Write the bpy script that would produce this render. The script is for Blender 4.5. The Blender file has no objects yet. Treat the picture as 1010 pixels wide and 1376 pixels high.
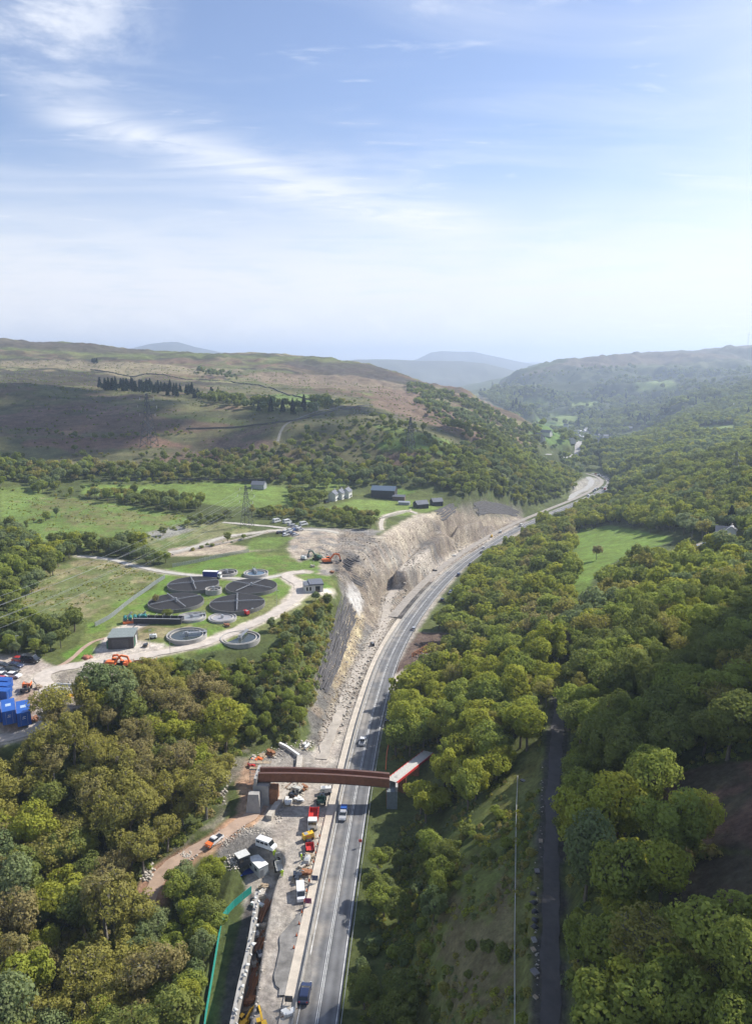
import bpy, math, random
import numpy as np
from mathutils import Vector, Matrix

sc = bpy.context.scene
R = math.radians
# ------------------------------------------------------------ camera
F, CX, CY = 1000.0, 505.0, 688.0
CAMZ, PITCH = 118.0, math.atan(203/1000)
cam_d = bpy.data.cameras.new('camera'); cam = bpy.data.objects.new('camera', cam_d)
sc.collection.objects.link(cam); sc.camera = cam
cam.location = (0, 0, CAMZ); cam.rotation_euler = (R(90) - PITCH, 0, 0)
cam_d.sensor_fit = 'VERTICAL'; cam_d.sensor_height = 24; cam_d.lens = 24*F/1376
cam_d.clip_start = 1; cam_d.clip_end = 60000
# ------------------------------------------------------------ light
HAZE = 0.00015
SUN_AZ, SUN_EL = R(58), R(42)
w = bpy.data.worlds.new('World'); sc.world = w; w.use_nodes = True
nt = w.node_tree; nt.nodes.clear()
def N(tree, t, **k):
    n = tree.nodes.new(t)
    for a, v in k.items():
        if a.startswith('i_'):
            n.inputs[a[2:].replace('_', ' ')].default_value = v
        elif a[0] == 'n' and a[1:].isdigit(): n.inputs[int(a[1:])].default_value = v
        else: setattr(n, a, v)
    return n
def L(tree, a, b): tree.links.new(a, b)
def build_sky():
    out = N(nt, 'ShaderNodeOutputWorld'); bg = N(nt, 'ShaderNodeBackground'); bg.inputs[1].default_value = 0.103
    sky = N(nt, 'ShaderNodeTexSky', sky_type='NISHITA', sun_disc=False, sun_elevation=SUN_EL, sun_rotation=SUN_AZ,
            altitude=300, air_density=1.0, dust_density=0.35, ozone_density=3.2)
    tc = N(nt, 'ShaderNodeTexCoord'); sp = N(nt, 'ShaderNodeSeparateXYZ'); L(nt, tc.outputs['Generated'], sp.inputs[0])
    def M(op, a, b=None, c=None, clamp=False):
        n = N(nt, 'ShaderNodeMath', operation=op, use_clamp=clamp)
        for i, v in enumerate((a, b, c)):
            if v is None: continue
            if isinstance(v, (int, float)): n.inputs[i].default_value = v
            else: L(nt, v, n.inputs[i])
        return n.outputs[0]
    X, Y, Z = sp.outputs
    az = M('ARCTAN2', X, Y); el = M('ARCSINE', Z)
    azd = M('MULTIPLY', az, 57.2958); eld = M('MULTIPLY', el, 57.2958)
    # cloud layer seen in perspective: project onto a plane overhead
    inv = M('DIVIDE', 1.0, M('MAXIMUM', M('ADD', Z, 0.06), 0.03))
    cb = N(nt, 'ShaderNodeCombineXYZ'); L(nt, M('MULTIPLY', X, inv), cb.inputs[0]); L(nt, M('MULTIPLY', Y, inv), cb.inputs[1])
    def noise(scale, detail, rough, dist=0.0, stretch=(1,1,1), rot=0.0, off=(0,0,0), src=None):
        mp = N(nt, 'ShaderNodeMapping'); mp.inputs['Scale'].default_value = stretch; mp.inputs['Rotation'].default_value = (0,0,rot); mp.inputs['Location'].default_value = off
        L(nt, src or cb.outputs[0], mp.inputs[0])
        n = N(nt, 'ShaderNodeTexNoise'); n.inputs['Scale'].default_value = scale; n.inputs['Detail'].default_value = detail
        n.inputs['Roughness'].default_value = rough; n.inputs['Distortion'].default_value = dist
        L(nt, mp.outputs[0], n.inputs['Vector']); return n.outputs[0]
    def ss(v, a, b):
        n = N(nt, 'ShaderNodeMapRange', interpolation_type='SMOOTHSTEP'); n.inputs[1].default_value = a; n.inputs[2].default_value = b
        L(nt, v, n.inputs[0]); return n.outputs[0]
    def gauss(x, c, wd):   # exp(-((x-c)/w)^2)
        d = M('DIVIDE', M('SUBTRACT', x, c), wd); return M('EXPONENT', M('MULTIPLY', M('MULTIPLY', d, d), -1.0))
    # A: long cirrus streak falling from upper left to the middle
    wob = M('MULTIPLY', M('SUBTRACT', noise(1.1, 3, .5, off=(3,1,0)), .5), 5.0)
    line = M('ADD', M('ADD', 10.9, M('MULTIPLY', wob, .5)), M('MULTIPLY', azd, -0.235))
    fib = noise(2.3, 10, .62, 1.1, (0.7, 1.5, 1), R(28), (5.1, 3.3, 0))
    streak = M('MULTIPLY', M('ADD', M('MULTIPLY', gauss(eld, line, 1.0), .55), M('MULTIPLY', gauss(eld, line, 2.6), .42)), ss(fib, .2, .66))
    streak = M('MULTIPLY', streak, M('MULTIPLY', ss(azd, -26, -19), M('SUBTRACT', 1.0, ss(azd, 3, 12))))
    # B: thin veil everywhere, denser to the horizon
    veil = M('MULTIPLY', ss(noise(1.2, 7, .55, .7, (0.7, 1.6, 1), R(15)), .44, .85), .5)
    low = M('SUBTRACT', 1.0, ss(eld, 3.0, 15.0))
    low2 = M('MULTIPLY', low, ss(noise(1.9, 7, .58, .4, (0.8, 1.1, 1), R(10), (9, 4, 0)), .12, .62))
    # C: puffs top left corner
    puffs = M('MULTIPLY', ss(noise(2.2, 9, .62, .2, (1,1,1), 0, (4.2, 7.7, 0)), .47, .66),
              M('MULTIPLY', M('SUBTRACT', 1.0, ss(azd, -22, -12)), ss(eld, 15, 21)))
    p2 = M('MULTIPLY', ss(noise(3.1, 9, .6, .2, (1,1,1), 0, (8.2, 1.7, 0)), .55, .72), M('MULTIPLY', .6, ss(eld, 21, 24)))
    p3 = M('MULTIPLY', ss(noise(4.3, 7, .6, .3, (.6,1.6,1), R(10), (2.2, 3.7, 0)), .58, .75), .45)
    # D: small cumulus heads low over the left horizon
    cc = N(nt, 'ShaderNodeCombineXYZ'); L(nt, M('MULTIPLY', azd, .18), cc.inputs[0]); L(nt, M('MULTIPLY', eld, .32), cc.inputs[1])
    cum = M('MULTIPLY', ss(noise(1.8, 6, .58, 0, src=cc.outputs[0]), .46, .60), gauss(eld, 2.2, 1.7))
    cum = M('MULTIPLY', cum, M('SUBTRACT', 1.0, ss(azd, 4, 14)))
    # E: glow of thin cloud round the sun side
    glow = M('MULTIPLY', gauss(azd, 31, 9), M('MULTIPLY', gauss(eld, 17, 9), .6))
    tot = streak
    for v in (veil, puffs, p2, p3, glow): tot = M('ADD', tot, v)
    tot = M('MULTIPLY', tot, .85)
    tot = M('MAXIMUM', M('MINIMUM', tot, .92), 0.0)
    tn = N(nt, 'ShaderNodeMixRGB', blend_type='MULTIPLY'); tn.inputs[0].default_value = 1; tn.inputs[2].default_value = (1.13, 1.0, 1.0, 1); L(nt, sky.outputs[0], tn.inputs[1])
    m1 = N(nt, 'ShaderNodeMixRGB'); L(nt, tot, m1.inputs[0]); L(nt, tn.outputs[0], m1.inputs[1]); m1.inputs[2].default_value = (6.6, 6.85, 7.35, 1)
    m2 = N(nt, 'ShaderNodeMixRGB'); L(nt, M('MULTIPLY', M('ADD', M('MULTIPLY', low2, .62), M('MULTIPLY', low, .55)), .96), m2.inputs[0]); L(nt, m1.outputs[0], m2.inputs[1]); m2.inputs[2].default_value = (6.5, 6.6, 6.85, 1)
    m3 = N(nt, 'ShaderNodeMixRGB'); L(nt, M('MULTIPLY', cum, .8), m3.inputs[0]); L(nt, m2.outputs[0], m3.inputs[1]); m3.inputs[2].default_value = (7.0, 7.05, 7.15, 1)
    L(nt, m3.outputs[0], bg.inputs[0]); L(nt, bg.outputs[0], out.inputs[0])
build_sky()
sd = bpy.data.lights.new('sun', 'SUN'); sd.energy = 4.7; sd.angle = R(0.53); sd.color = (1.0, .955, .88)
sun = bpy.data.objects.new('sun', sd); sc.collection.objects.link(sun)
tosun = Vector((math.sin(SUN_AZ)*math.cos(SUN_EL), math.cos(SUN_AZ)*math.cos(SUN_EL), math.sin(SUN_EL)))
sun.rotation_euler = tosun.to_track_quat('Z', 'Y').to_euler(); sun.location = (200, 100, 400)
sc.view_settings.view_transform = 'Standard'; sc.view_settings.look = 'None'
sc.view_settings.exposure = 0.60; sc.view_settings.gamma = 1; sc.view_settings.use_curve_mapping = False
sc.cycles.max_bounces = 5; sc.cycles.diffuse_bounces = 3; sc.cycles.glossy_bounces = 2; sc.cycles.transmission_bounces = 3
sc.cycles.transparent_max_bounces = 6; sc.cycles.volume_bounces = 2; sc.cycles.use_denoising = True
sc.cycles.use_adaptive_sampling = True; sc.cycles.adaptive_threshold = 0.02; sc.cycles.caustics_reflective = False
sc.cycles.caustics_refractive = False; sc.cycles.sample_clamp_indirect = 4

rnd = random.Random(7); rng = np.random.default_rng(7)
# ------------------------------------------------------------ pixel <-> world
SP, CP = math.sin(PITCH), math.cos(PITCH)
def ray(px, py):
    u, v = (px-CX)/F, (py-CY)/F
    return np.array((u, CP - v*SP, -SP - v*CP))
def pz(px, py, z):              # point on the view ray at height z
    d = ray(px, py); t = (z-CAMZ)/d[2]; return np.array((0,0,CAMZ)) + d*t
def pd(px, py, D):              # point on the view ray at ground distance D (along y)
    d = ray(px, py); t = D/d[1]; return np.array((0,0,CAMZ)) + d*t
def proj(x, y, z):
    x, y, z = np.asarray(x, float), np.asarray(y, float), np.asarray(z, float)-CAMZ
    dep = y*CP - z*SP; up = y*SP + z*CP
    return CX + F*x/dep, CY - F*up/dep, dep
# ------------------------------------------------------------ numpy noise
def _hash(ix, iy, s):
    h = (ix.astype(np.int64)*374761393 + iy.astype(np.int64)*668265263 + s*1442695041) & 0x7fffffff
    h = ((h ^ (h >> 13))*1274126177) & 0x7fffffff
    return ((h ^ (h >> 16)) & 0xffff)/65535.0
def vn(x, y, s=0):
    ix, iy = np.floor(x), np.floor(y); fx, fy = x-ix, y-iy
    fx = fx*fx*(3-2*fx); fy = fy*fy*(3-2*fy)
    a = _hash(ix, iy, s); b = _hash(ix+1, iy, s); c = _hash(ix, iy+1, s); d = _hash(ix+1, iy+1, s)
    return (a*(1-fx)+b*fx)*(1-fy) + (c*(1-fx)+d*fx)*fy
def fbm(x, y, sc_, octv=4, s=0, g=.5):
    x = np.asarray(x, float)/sc_; y = np.asarray(y, float)/sc_; t = 0; a = 1; n = 0
    for i in range(octv):
        t = t + a*(vn(x, y, s+i*17)*2-1); n += a; a *= g; x = x*2.03+11.3; y = y*2.03-7.1
    return t/n
def sstep(x, a, b):
    t = np.clip((x-a)/(b-a), 0, 1); return t*t*(3-2*t)
# ------------------------------------------------------------ terrain control points: (px, py, z) on view rays
ROAD = [(395,1600,0),(410,1460,0),(425,1376,0),(441,1280,0),(463,1150,0),(483,1040,0),(503,950,-1),(526,880,-3),(558,825,-6),(598,778,-9),
        (640,744,-12),(690,713,-15),(740,690,-18),(785,671,-22),(810,658,-26),(819,649,-28.5),(812,641,-31),(796,636,-34)]
CP_ = [
 # work platform and lower strip beside the road
 (380,1376,0),(360,1300,0),(375,1200,0),(400,1120,0),(330,1085,.5),(350,1040,1),(318,1376,-4),(300,1300,-5),(330,1215,-4),
 (300,1135,0),(240,1155,-1),(200,1195,-2),(262,1376,-9),(262,1300,-10),(240,1230,-7),(340,1150,0),
 # left wood
 (0,1376,-12),(120,1376,-14),(-200,1376,-8),(0,1200,-5),(120,1200,-9),(0,1080,4),(120,1080,2),(220,1060,0),(280,1040,1),(-250,1100,5),
 (0,1000,15),(100,965,16.5),(190,935,15),(230,960,8),(300,960,4),(300,905,14),(350,960,3),(390,1000,1),(-300,950,17),(-300,1500,-10),(0,1600,-14),(250,1600,-10),
 # plateau with sewage works
 (30,930,17.5),(100,880,18),(200,880,18.5),(160,850,18.5),(300,850,18.5),(345,840,18),(380,800,19),(300,780,19.5),(430,790,18.5),(220,810,19),(270,760,20),(340,760,20),
 (400,760,18.5),(450,775,18),(100,820,19.5),(0,860,19),(0,800,20),(0,740,21),(100,740,21),(200,740,20),(300,720,20),(380,715,19),(460,712,17.5),
 (-300,850,20),(-300,750,23),(0,700,23),(130,690,23),(250,690,22),(400,690,20),(480,690,17),(560,690,14.5),
 # cut
 (461,800,18),(445,850,17),(425,915,14),(416,955,9),(415,985,3),(432,1005,0.5),(455,950,1.5),(478,905,3),(500,865,4),(515,835,5),(522,815,6),(530,800,8),
 (450,905,8),(475,850,10),(487,825,12),(470,788,18),(500,800,10.5),(530,850,1),(545,825,2),(570,795,1),(586,778,-1),(500,905,0),(475,960,0),
 (455,745,18),(500,765,13.5),(500,740,16.5),(480,780,14.5),(540,720,14.5),(540,760,9),(530,780,8),(560,775,3),(600,695,12),(590,730,4),(600,752,-6),(560,745,8),(575,700,13),(590,712,10),(640,690,8),(650,700,2),(628,733,-8),(655,720,-11),
 (690,690,-4),(700,702,-14),(640,672,12),(700,678,-3),
 # middle left, farms
 (450,665,20),(520,665,17),(590,675,13),(380,665,22),(250,665,24),(100,660,26),(0,660,28),(-300,660,34),(420,640,26),(560,650,22),(640,650,20),(700,655,8),(740,665,-10),
 (760,650,-16),(780,640,-26),
 # moor
 (0,620,38),(100,620,36),(200,610,40),(300,610,38),(400,610,40),(500,620,34),(600,620,34),(680,630,16),(730,630,-8),(760,620,-30),
 (0,580,54),(200,570,58),(400,570,60),(550,580,56),(650,590,40),(720,600,4),
 (0,545,72),(200,545,72),(400,545,70),(550,545,62),(650,560,38),(0,520,90),(200,520,80),(400,515,82),(520,520,72),(600,540,56),
 (-300,620,44),(-300,560,75),(-300,520,100),
 # right bank of the road
 (470,1376,-1),(480,1300,-1),(500,1180,-2),(530,1080,-2),(535,1000,-1.5),(555,920,-3),(600,850,-6),(640,790,-9),(680,750,-11),(750,715,-12),(800,690,-14),(835,670,-20),
 (560,1376,8),(560,1200,8),(580,1080,4),(600,980,6),(640,900,6),(680,820,3),(740,760,2),(640,1376,19),(650,1200,18),(660,1080,16),(690,980,17),(720,880,15),(760,800,12),
 (735,1376,24),(738,1200,24),(742,1080,23.5),(748,980,22.5),(755,900,20),(800,740,8),(860,725,10),(800,780,14),
 (800,1376,28),(850,1200,34),(830,1050,33),(850,930,30),(850,850,26),(900,780,22),(1010,1376,42),(1010,1200,45),(1010,1050,46),(1010,930,42),(1010,850,38),(1010,780,30),
 (1300,1376,60),(1300,1050,62),(1300,800,52),(560,1600,6),(735,1600,25),(1010,1600,40),(980,722,24),(930,740,22),(900,735,16),(1010,700,28),(850,695,2),(900,680,8),(830,670,-12),(860,650,-4),
 (950,660,22),(1010,660,32),(860,620,-6),(900,610,4),(950,620,22),(1010,630,36),(820,625,-30),(1300,650,60),(1300,580,75),
 # far right side valley
 (830,600,-46),(870,590,-34),
]
CPD = [ (930,585,1150),(1010,590,1050),(1010,560,1500),(930,565,1450),(1010,530,1900),(960,545,1750),(1100,560,1400),(1150,520,1900), # (px, py, D)
 (0,457,2000),(100,462,1980),(200,472,1950),(300,478,1900),(400,483,1850),(500,491,1700),(560,512,1500),(620,525,1400),(700,560,1250),(742,590,1150),(-300,450,2000),
 (0,485,1500),(150,490,1500),(300,492,1450),(430,497,1450),(0,505,1200),(520,500,1500),
 (765,605,1420),(745,613,1380),(790,598,1680),(725,598,1600),(712,580,1700),(800,590,1900),(780,580,2050),(850,585,1900),
 (690,555,2300),(740,565,2250),(660,530,3300),(640,524,3500),(700,505,3650),(728,492,3700),(757,484,3800),(860,474,4000),(930,472,4200),(1010,464,4300),(1300,455,4300),
 (700,530,2900),(780,535,2800),(860,530,2700),(920,540,2300),(820,560,2300),(880,560,2000),(960,515,3000),(1010,495,3300),(860,500,3500),(780,500,3500),(1300,490,2500),
]
CPW = [(-1400,3000,90),(-600,3000,70),(0,2500,10),(200,2100,-60),(-1600,4800,60),(-500,4800,-60),(0,4500,-100),(500,3800,-90),(1500,5200,150),(2600,5200,150),(3200,4000,260),(700,5200,-40),(0,5600,-140),(-2000,5600,-60),(2000,5600,40),
 (0,60,0),(-60,60,-10),(60,60,24),(380,1500,-50)]
pts = [pz(*p) for p in CP_] + [pz(*p) for p in ROAD] + [pd(*p) for p in CPD] + [np.array(p, float) for p in CPW]
pts = np.array(pts)
def warp(x, y): return np.stack([x/(y+8), np.log(y+8)], -1)
WC = warp(pts[:,0], pts[:,1])
def kern(a, b):
    d = a[:,None,:]-b[None,:,:]; return np.sqrt((d**2).sum(-1) + .018**2)
n_ = len(pts); A = np.zeros((n_+3, n_+3)); A[:n_,:n_] = kern(WC, WC) - np.eye(n_)*.004
A[:n_,n_] = 1; A[:n_,n_+1:] = WC; A[n_,:n_] = 1; A[n_+1:,:n_] = WC.T
sol = np.linalg.solve(A, np.concatenate([pts[:,2], np.zeros(3)]))
def base_h(x, y):
    x = np.asarray(x, float).ravel(); y = np.asarray(y, float).ravel(); out = np.empty(len(x))
    for i in range(0, len(x), 20000):
        W = warp(x[i:i+20000], y[i:i+20000]); out[i:i+20000] = kern(W, WC)@sol[:n_] + sol[n_] + W@sol[n_+1:]
    return out
# ------------------------------------------------------------ terrain grid
SMAX, SC_, Y0, YG, OFF = .80, 640, 52.0, 1.0041, 40.0
NR = int(math.log(5600/Y0)/math.log(YG)); NC = SC_
rows = Y0*YG**np.arange(NR); cols = np.linspace(-SMAX, SMAX, NC)
GY = np.repeat(rows[:,None], NC, 1); GX = cols[None,:]*(GY+OFF)
# coarse evaluation then bilinear upsample of the smooth base
def coarse():
    st = 4; r = np.arange(0, NR+st, st); c = np.arange(0, NC+st, st)
    yy = Y0*YG**r.astype(float); cc = -SMAX + 2*SMAX*c/(NC-1)
    Yc = np.repeat(yy[:,None], len(c), 1); Xc = cc[None,:]*(Yc+OFF)
    H = base_h(Xc, Yc).reshape(Yc.shape)
    ri = np.arange(NR)/st; ci = np.arange(NC)/st; r0 = ri.astype(int); c0 = ci.astype(int); fr = (ri-r0)[:,None]; fc = (ci-c0)[None,:]
    g = lambda a, b: H[np.ix_(r0+a, c0+b)]
    return (g(0,0)*(1-fr)+g(1,0)*fr)*(1-fc) + (g(0,1)*(1-fr)+g(1,1)*fr)*fc
GZ = coarse()
def ground(x, y):
    x = np.asarray(x, float); y = np.asarray(y, float)
    ri = np.clip(np.log(np.maximum(y, Y0)/Y0)/math.log(YG), 0, NR-1.001); ci = np.clip((x/(y+OFF)+SMAX)/(2*SMAX)*(NC-1), 0, NC-1.001)
    r0 = ri.astype(int); c0 = ci.astype(int); fr = ri-r0; fc = ci-c0
    return (GZ[r0,c0]*(1-fr)+GZ[r0+1,c0]*fr)*(1-fc) + (GZ[r0,c0+1]*(1-fr)+GZ[r0+1,c0+1]*fr)*fc
TS = np.concatenate([np.geomspace(60, 6500, 2600)])
def at(px, py):                 # first hit of the view ray with the ground
    d = ray(px, py); P = np.array((0,0,CAMZ)) + d[None,:]*TS[:,None]
    h = ground(P[:,0], P[:,1]); below = np.nonzero((P[:,2] < h) & (P[:,1] > Y0+1))[0]
    if len(below) == 0: i = len(TS)-1
    else:
        i = below[0]
        if i > 0:
            a = P[i-1,2]-h[i-1]; b = h[i]-P[i,2]; f = a/(a+b+1e-9); q = P[i-1]*(1-f)+P[i]*f
            return Vector((q[0], q[1], float(ground(q[0], q[1]))))
    return Vector((P[i,0], P[i,1], float(h[i])))
def spline(P, step):
    P = np.array([tuple(p) for p in P], float)
    if len(P) == 2: Q = P
    else:
        Q = []
        E = np.vstack([2*P[0]-P[1], P, 2*P[-1]-P[-2]])
        for i in range(1, len(E)-2):
            for t in np.linspace(0, 1, 24, endpoint=False):
                a,b,c,d = E[i-1],E[i],E[i+1],E[i+2]
                Q.append(.5*((2*b)+(-a+c)*t+(2*a-5*b+4*c-d)*t*t+(-a+3*b-3*c+d)*t**3))
        Q.append(P[-1]); Q = np.array(Q)
    s = np.concatenate([[0], np.cumsum(np.linalg.norm(np.diff(Q[:,:2], axis=0), axis=1))])
    n = max(2, int(s[-1]/step)+1); t = np.linspace(0, s[-1], n)
    return np.stack([np.interp(t, s, Q[:,k]) for k in range(3)], 1)
def nearest(path, X, Y, mx):    # distance to a polyline, height there (only in the bounding box)
    D = np.full(X.shape, 1e9); Zp = np.zeros(X.shape); S = np.zeros(X.shape)
    bb = (X > path[:,0].min()-mx)&(X < path[:,0].max()+mx)&(Y > path[:,1].min()-mx)&(Y < path[:,1].max()+mx)
    xi, yi = X[bb], Y[bb]; d = np.full(xi.shape, 1e9); z = np.zeros(xi.shape); sd_ = np.zeros(xi.shape)
    for i in range(len(path)-1):
        a, b = path[i], path[i+1]; ab = b[:2]-a[:2]; l2 = (ab**2).sum()+1e-9
        m = (xi > min(a[0],b[0])-mx)&(xi < max(a[0],b[0])+mx)&(yi > min(a[1],b[1])-mx)&(yi < max(a[1],b[1])+mx)
        if not m.any(): continue
        xm, ym = xi[m], yi[m]
        t = np.clip(((xm-a[0])*ab[0]+(ym-a[1])*ab[1])/l2, 0, 1); qx, qy = a[0]+ab[0]*t, a[1]+ab[1]*t
        dd = np.hypot(xm-qx, ym-qy); dm = d[m]; zm = z[m]; sm = sd_[m]; k = dd < dm
        dm[k] = dd[k]; zm[k] = (a[2]+(b[2]-a[2])*t)[k]; sm[k] = np.sign((ab[0]*(ym-a[1])-ab[1]*(xm-a[0])))[k]
        d[m] = dm; z[m] = zm; sd_[m] = sm
    D[bb] = d; Zp[bb] = z; S[bb] = sd_; return D, Zp, S
def stamp(path, half, blend, drop=.2):
    global GZ
    cell = np.maximum(GY*(YG-1), 2*SMAX/(NC-1)*(GY+OFF))
    D, Zp, _ = nearest(path, GX, GY, half+blend+6)
    k = 1 - sstep(D, half+cell, half+cell+blend); GZ = GZ*(1-k) + (Zp-drop)*k
def inpoly(poly, X, Y):
    m = np.zeros(X.shape, bool); n = len(poly)
    x0, y0 = poly[:,0].min(), poly[:,1].min(); x1, y1 = poly[:,0].max(), poly[:,1].max()
    bb = (X>=x0)&(X<=x1)&(Y>=y0)&(Y<=y1); xs, ys = X[bb], Y[bb]; r = np.zeros(xs.shape, bool)
    for i in range(n):
        xa, ya = poly[i][:2]; xb, yb = poly[(i+1)%n][:2]
        if ya == yb: continue
        c = ((ya > ys) != (yb > ys)) & (xs < (xb-xa)*(ys-ya)/(yb-ya)+xa); r ^= c
    m[bb] = r; return m
def wpoly(pp, dens=6):          # photo polygon -> ground polygon, edges subdivided
    out = []
    for i in range(len(pp)):
        a, b = pp[i], pp[(i+1)%len(pp)]
        for k in range(dens): t = k/dens; q = at(a[0]+(b[0]-a[0])*t, a[1]+(b[1]-a[1])*t); out.append((q.x, q.y))
    return np.array(out)
# ------------------------------------------------------------ shape the ground
FARFIELDS = [[(735,556),(775,560),(790,572),(750,572)], [(850,515),(905,511),(912,523),(858,526)], [(762,540),(800,537),(806,547),(768,549)], [(700,538),(730,536),(738,545),(708,546)], [(930,575),(985,570),(990,582),(940,586)]]
_pcut = wpoly([(430,1010),(415,960),(430,860),(462,790),(440,752),(455,712),(520,722),(600,680),(700,680),(708,704),(650,724),(600,768),(560,812),(522,870),(500,930),(480,1010)])
_cut = inpoly(_pcut, GX, GY)
# smooth edge mask by distance-free blur
def blur(m, k=3):
    m = m.astype(float)
    for _ in range(k): m = (m + np.roll(m,1,0)+np.roll(m,-1,0)+np.roll(m,1,1)+np.roll(m,-1,1))/5
    return m
cutm = blur(_cut, 5)
far = sstep(GY, 500, 1500)
n1 = fbm(GX, GY, 60, 5, 3); n2 = fbm(GX, GY, 14, 4, 9)
_flat = blur(inpoly(wpoly([(20,960),(30,880),(160,820),(200,770),(330,742),(420,742),(452,775),(420,815),(330,870),(200,905),(100,930)]), GX, GY), 8)
GZ = GZ + (n1*(1.2+far*9) + n2*(.35+far*1.2))*(1-cutm)*(1-_flat*.93)
# rocky cut: stepped strata and gullies
rk = np.abs(fbm(GX, GY, 13, 4, 21)); rk2 = fbm(GX*.8+GY*.5, GY*.25, 5, 3, 5)
GZ = GZ + cutm*((.4-rk*2.2)*1.3 + rk2*.35)
st = 3.4; zz = GZ + n2*.6; fz = zz/st; step_ = (np.floor(fz) + sstep(fz-np.floor(fz), .5, .95))*st
gxx = np.abs(np.gradient(GZ, axis=1))/np.gradient(GX, axis=1)
GZ = GZ + cutm*(step_-zz)*.8
# far right hill: crags and gullies
_fr = blur(inpoly(wpoly([(690,560),(655,525),(725,490),(860,478),(1010,470),(1100,470),(1100,560),(880,560)]), GX, GY), 4)
_fr[GY < 1900] = 0
GZ = GZ + _fr*(-np.abs(fbm(GX, GY*1.2, 420, 5, 44))*150+35)
_lr = blur(inpoly(wpoly([(545,520),(610,515),(740,585),(750,620),(640,600),(560,560)]), GX, GY), 4)
GZ = GZ + _lr*(-np.abs(fbm(GX, GY, 90, 4, 54))*22+5)
# ---- road and track routes
road = spline([pz(*p) for p in ROAD], 2.5)
def offs(path, d):
    t = np.gradient(path[:,:2], axis=0); t /= np.linalg.norm(t, axis=1)[:,None]+1e-9
    q = path.copy(); q[:,0] += -t[:,1]*d; q[:,1] += t[:,0]*d; return q     # positive d = towards the left bank
def route(pp, step=2.5, smooth=6, lift=0, flat=None):
    P = np.array([tuple(at(*p)) for p in pp]); Q = spline(P, step)
    Q[:,2] = ground(Q[:,0], Q[:,1]); k = min(smooth, len(Q)//3)
    for _ in range(k): Q[1:-1,2] = (Q[:-2,2]+Q[1:-1,2]*2+Q[2:,2])/4
    if flat is not None: Q[:,2] = flat
    Q[:,2] += lift; return Q
stamp(offs(road, 2.5), 10.5, 19, .35)           # road plus the works strip on its left side
platform = spline([pz(*p) for p in [(372,1500,0),(385,1376,0),(392,1280,0),(405,1180,0),(420,1100,0),(438,1030,0),(452,980,0)]], 3)
stamp(platform, 8, 2.0, .3)
lower = spline([pz(*p) for p in [(275,1500,-6),(305,1376,-6),(318,1300,-6),(335,1220,-5.5),(350,1180,-4.5)]], 3)
stamp(lower, 4.2, 1.2, .3)
haul = route([(434,1020),(452,968),(476,908),(500,866),(516,836),(520,812),(526,798),(546,781),(578,764)], smooth=14); stamp(haul, 2.6, 1.6, .2)
for _L in ([(566,750,6),(590,729,3),(625,709,0),(665,698,-5)], [(540,748,11.5),(555,735,11),(580,714,9.5),(612,701,7),(650,692,3)]):
    _l = spline([pz(*p) for p in _L], 2.5); _l[:,2] = _l[:,2]*.55+ground(_l[:,0], _l[:,1])*.45
    for _ in range(8): _l[1:-1,2] = (_l[:-2,2]+_l[1:-1,2]+_l[2:,2])/3
    stamp(_l, 1.6, 2.8, 0)
bench = route([(578,764),(598,751),(628,734),(660,719),(690,707)], smooth=14); stamp(bench, 3.5, 2.5, .1)
# ribs left by the diggers on the upper slope, and the spoil mound between haul road and carriageway
_u = at(552,786)-at(455,728); _u = Vector((_u.x,_u.y,0)).normalized(); _q = GX*(-_u.y)+GY*_u.x; _up = blur(inpoly(wpoly([(448,722),(515,720),(575,745),(560,785),(520,785),(470,752)]), GX, GY), 4)
GZ = GZ + _up*(np.sin(_q*2*math.pi/5.5 + n2*2)*.42)
_mo = blur(inpoly(wpoly([(512,888),(534,818),(560,792),(588,776),(596,784),(566,806),(545,838),(524,885)]), GX, GY), 8); GZ = GZ + _mo*(2.6-np.abs(fbm(GX, GY, 7, 3, 66))*3.5)
stamp(offs(road, 2.0), 8.5, 3.0, .35)
_no = blur(inpoly(wpoly([(596,704),(606,700),(613,720),(603,728)]), GX, GY), 3); GZ = GZ - _no*6
T = {}
def track(name, pp, half, **k): T[name] = (route(pp, **k), half); stamp(T[name][0], half+.3, 2.0, .12)
track('red_track', [(196,1215),(215,1180),(245,1152),(285,1130),(318,1108),(345,1085),(352,1050)], 2.4)
track('works_access', [(-60,1010),(40,985),(70,940),(60,905),(130,890),(210,878),(280,862),(330,842),(372,822),(398,802),(402,786),(385,772),(410,768)], 3.0, smooth=12)
track('tank_lane', [(385,772),(340,778),(285,775),(240,771),(190,762),(150,752),(105,747)], 1.9)
track('yard_spur', [(168,868),(150,862),(165,848),(195,832)], 3.0)
track('footway', [(60,903),(90,890),(120,865),(150,855)], 1.0)
track('upper_road', [(210,745),(250,738),(300,722),(345,716),(385,712),(420,712),(455,716)], 2.2)
track('pylon_road', [(300,702),(345,706),(385,710)], 2.2)
track('farm_lane', [(560,690),(545,686),(520,692),(512,702),(513,712)], 1.6)
track('tramway', [(737,1700),(738,1376),(739,1250),(742,1080),(747,1000),(751,955),(752,935)], 1.75, smooth=30)
track('house_lane', [(890,748),(915,738),(938,732),(958,726)], 1.8)
track('far_road', [(792,593),(776,600),(762,608),(745,612),(736,611)], 5, step=6)
track('moor_road', [(372,598),(382,572),(410,558),(470,545)], 1.5, step=6)
track('side_road', [(766,672),(772,664),(786,657),(794,648),(790,641)], 4.0, step=4)
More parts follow.
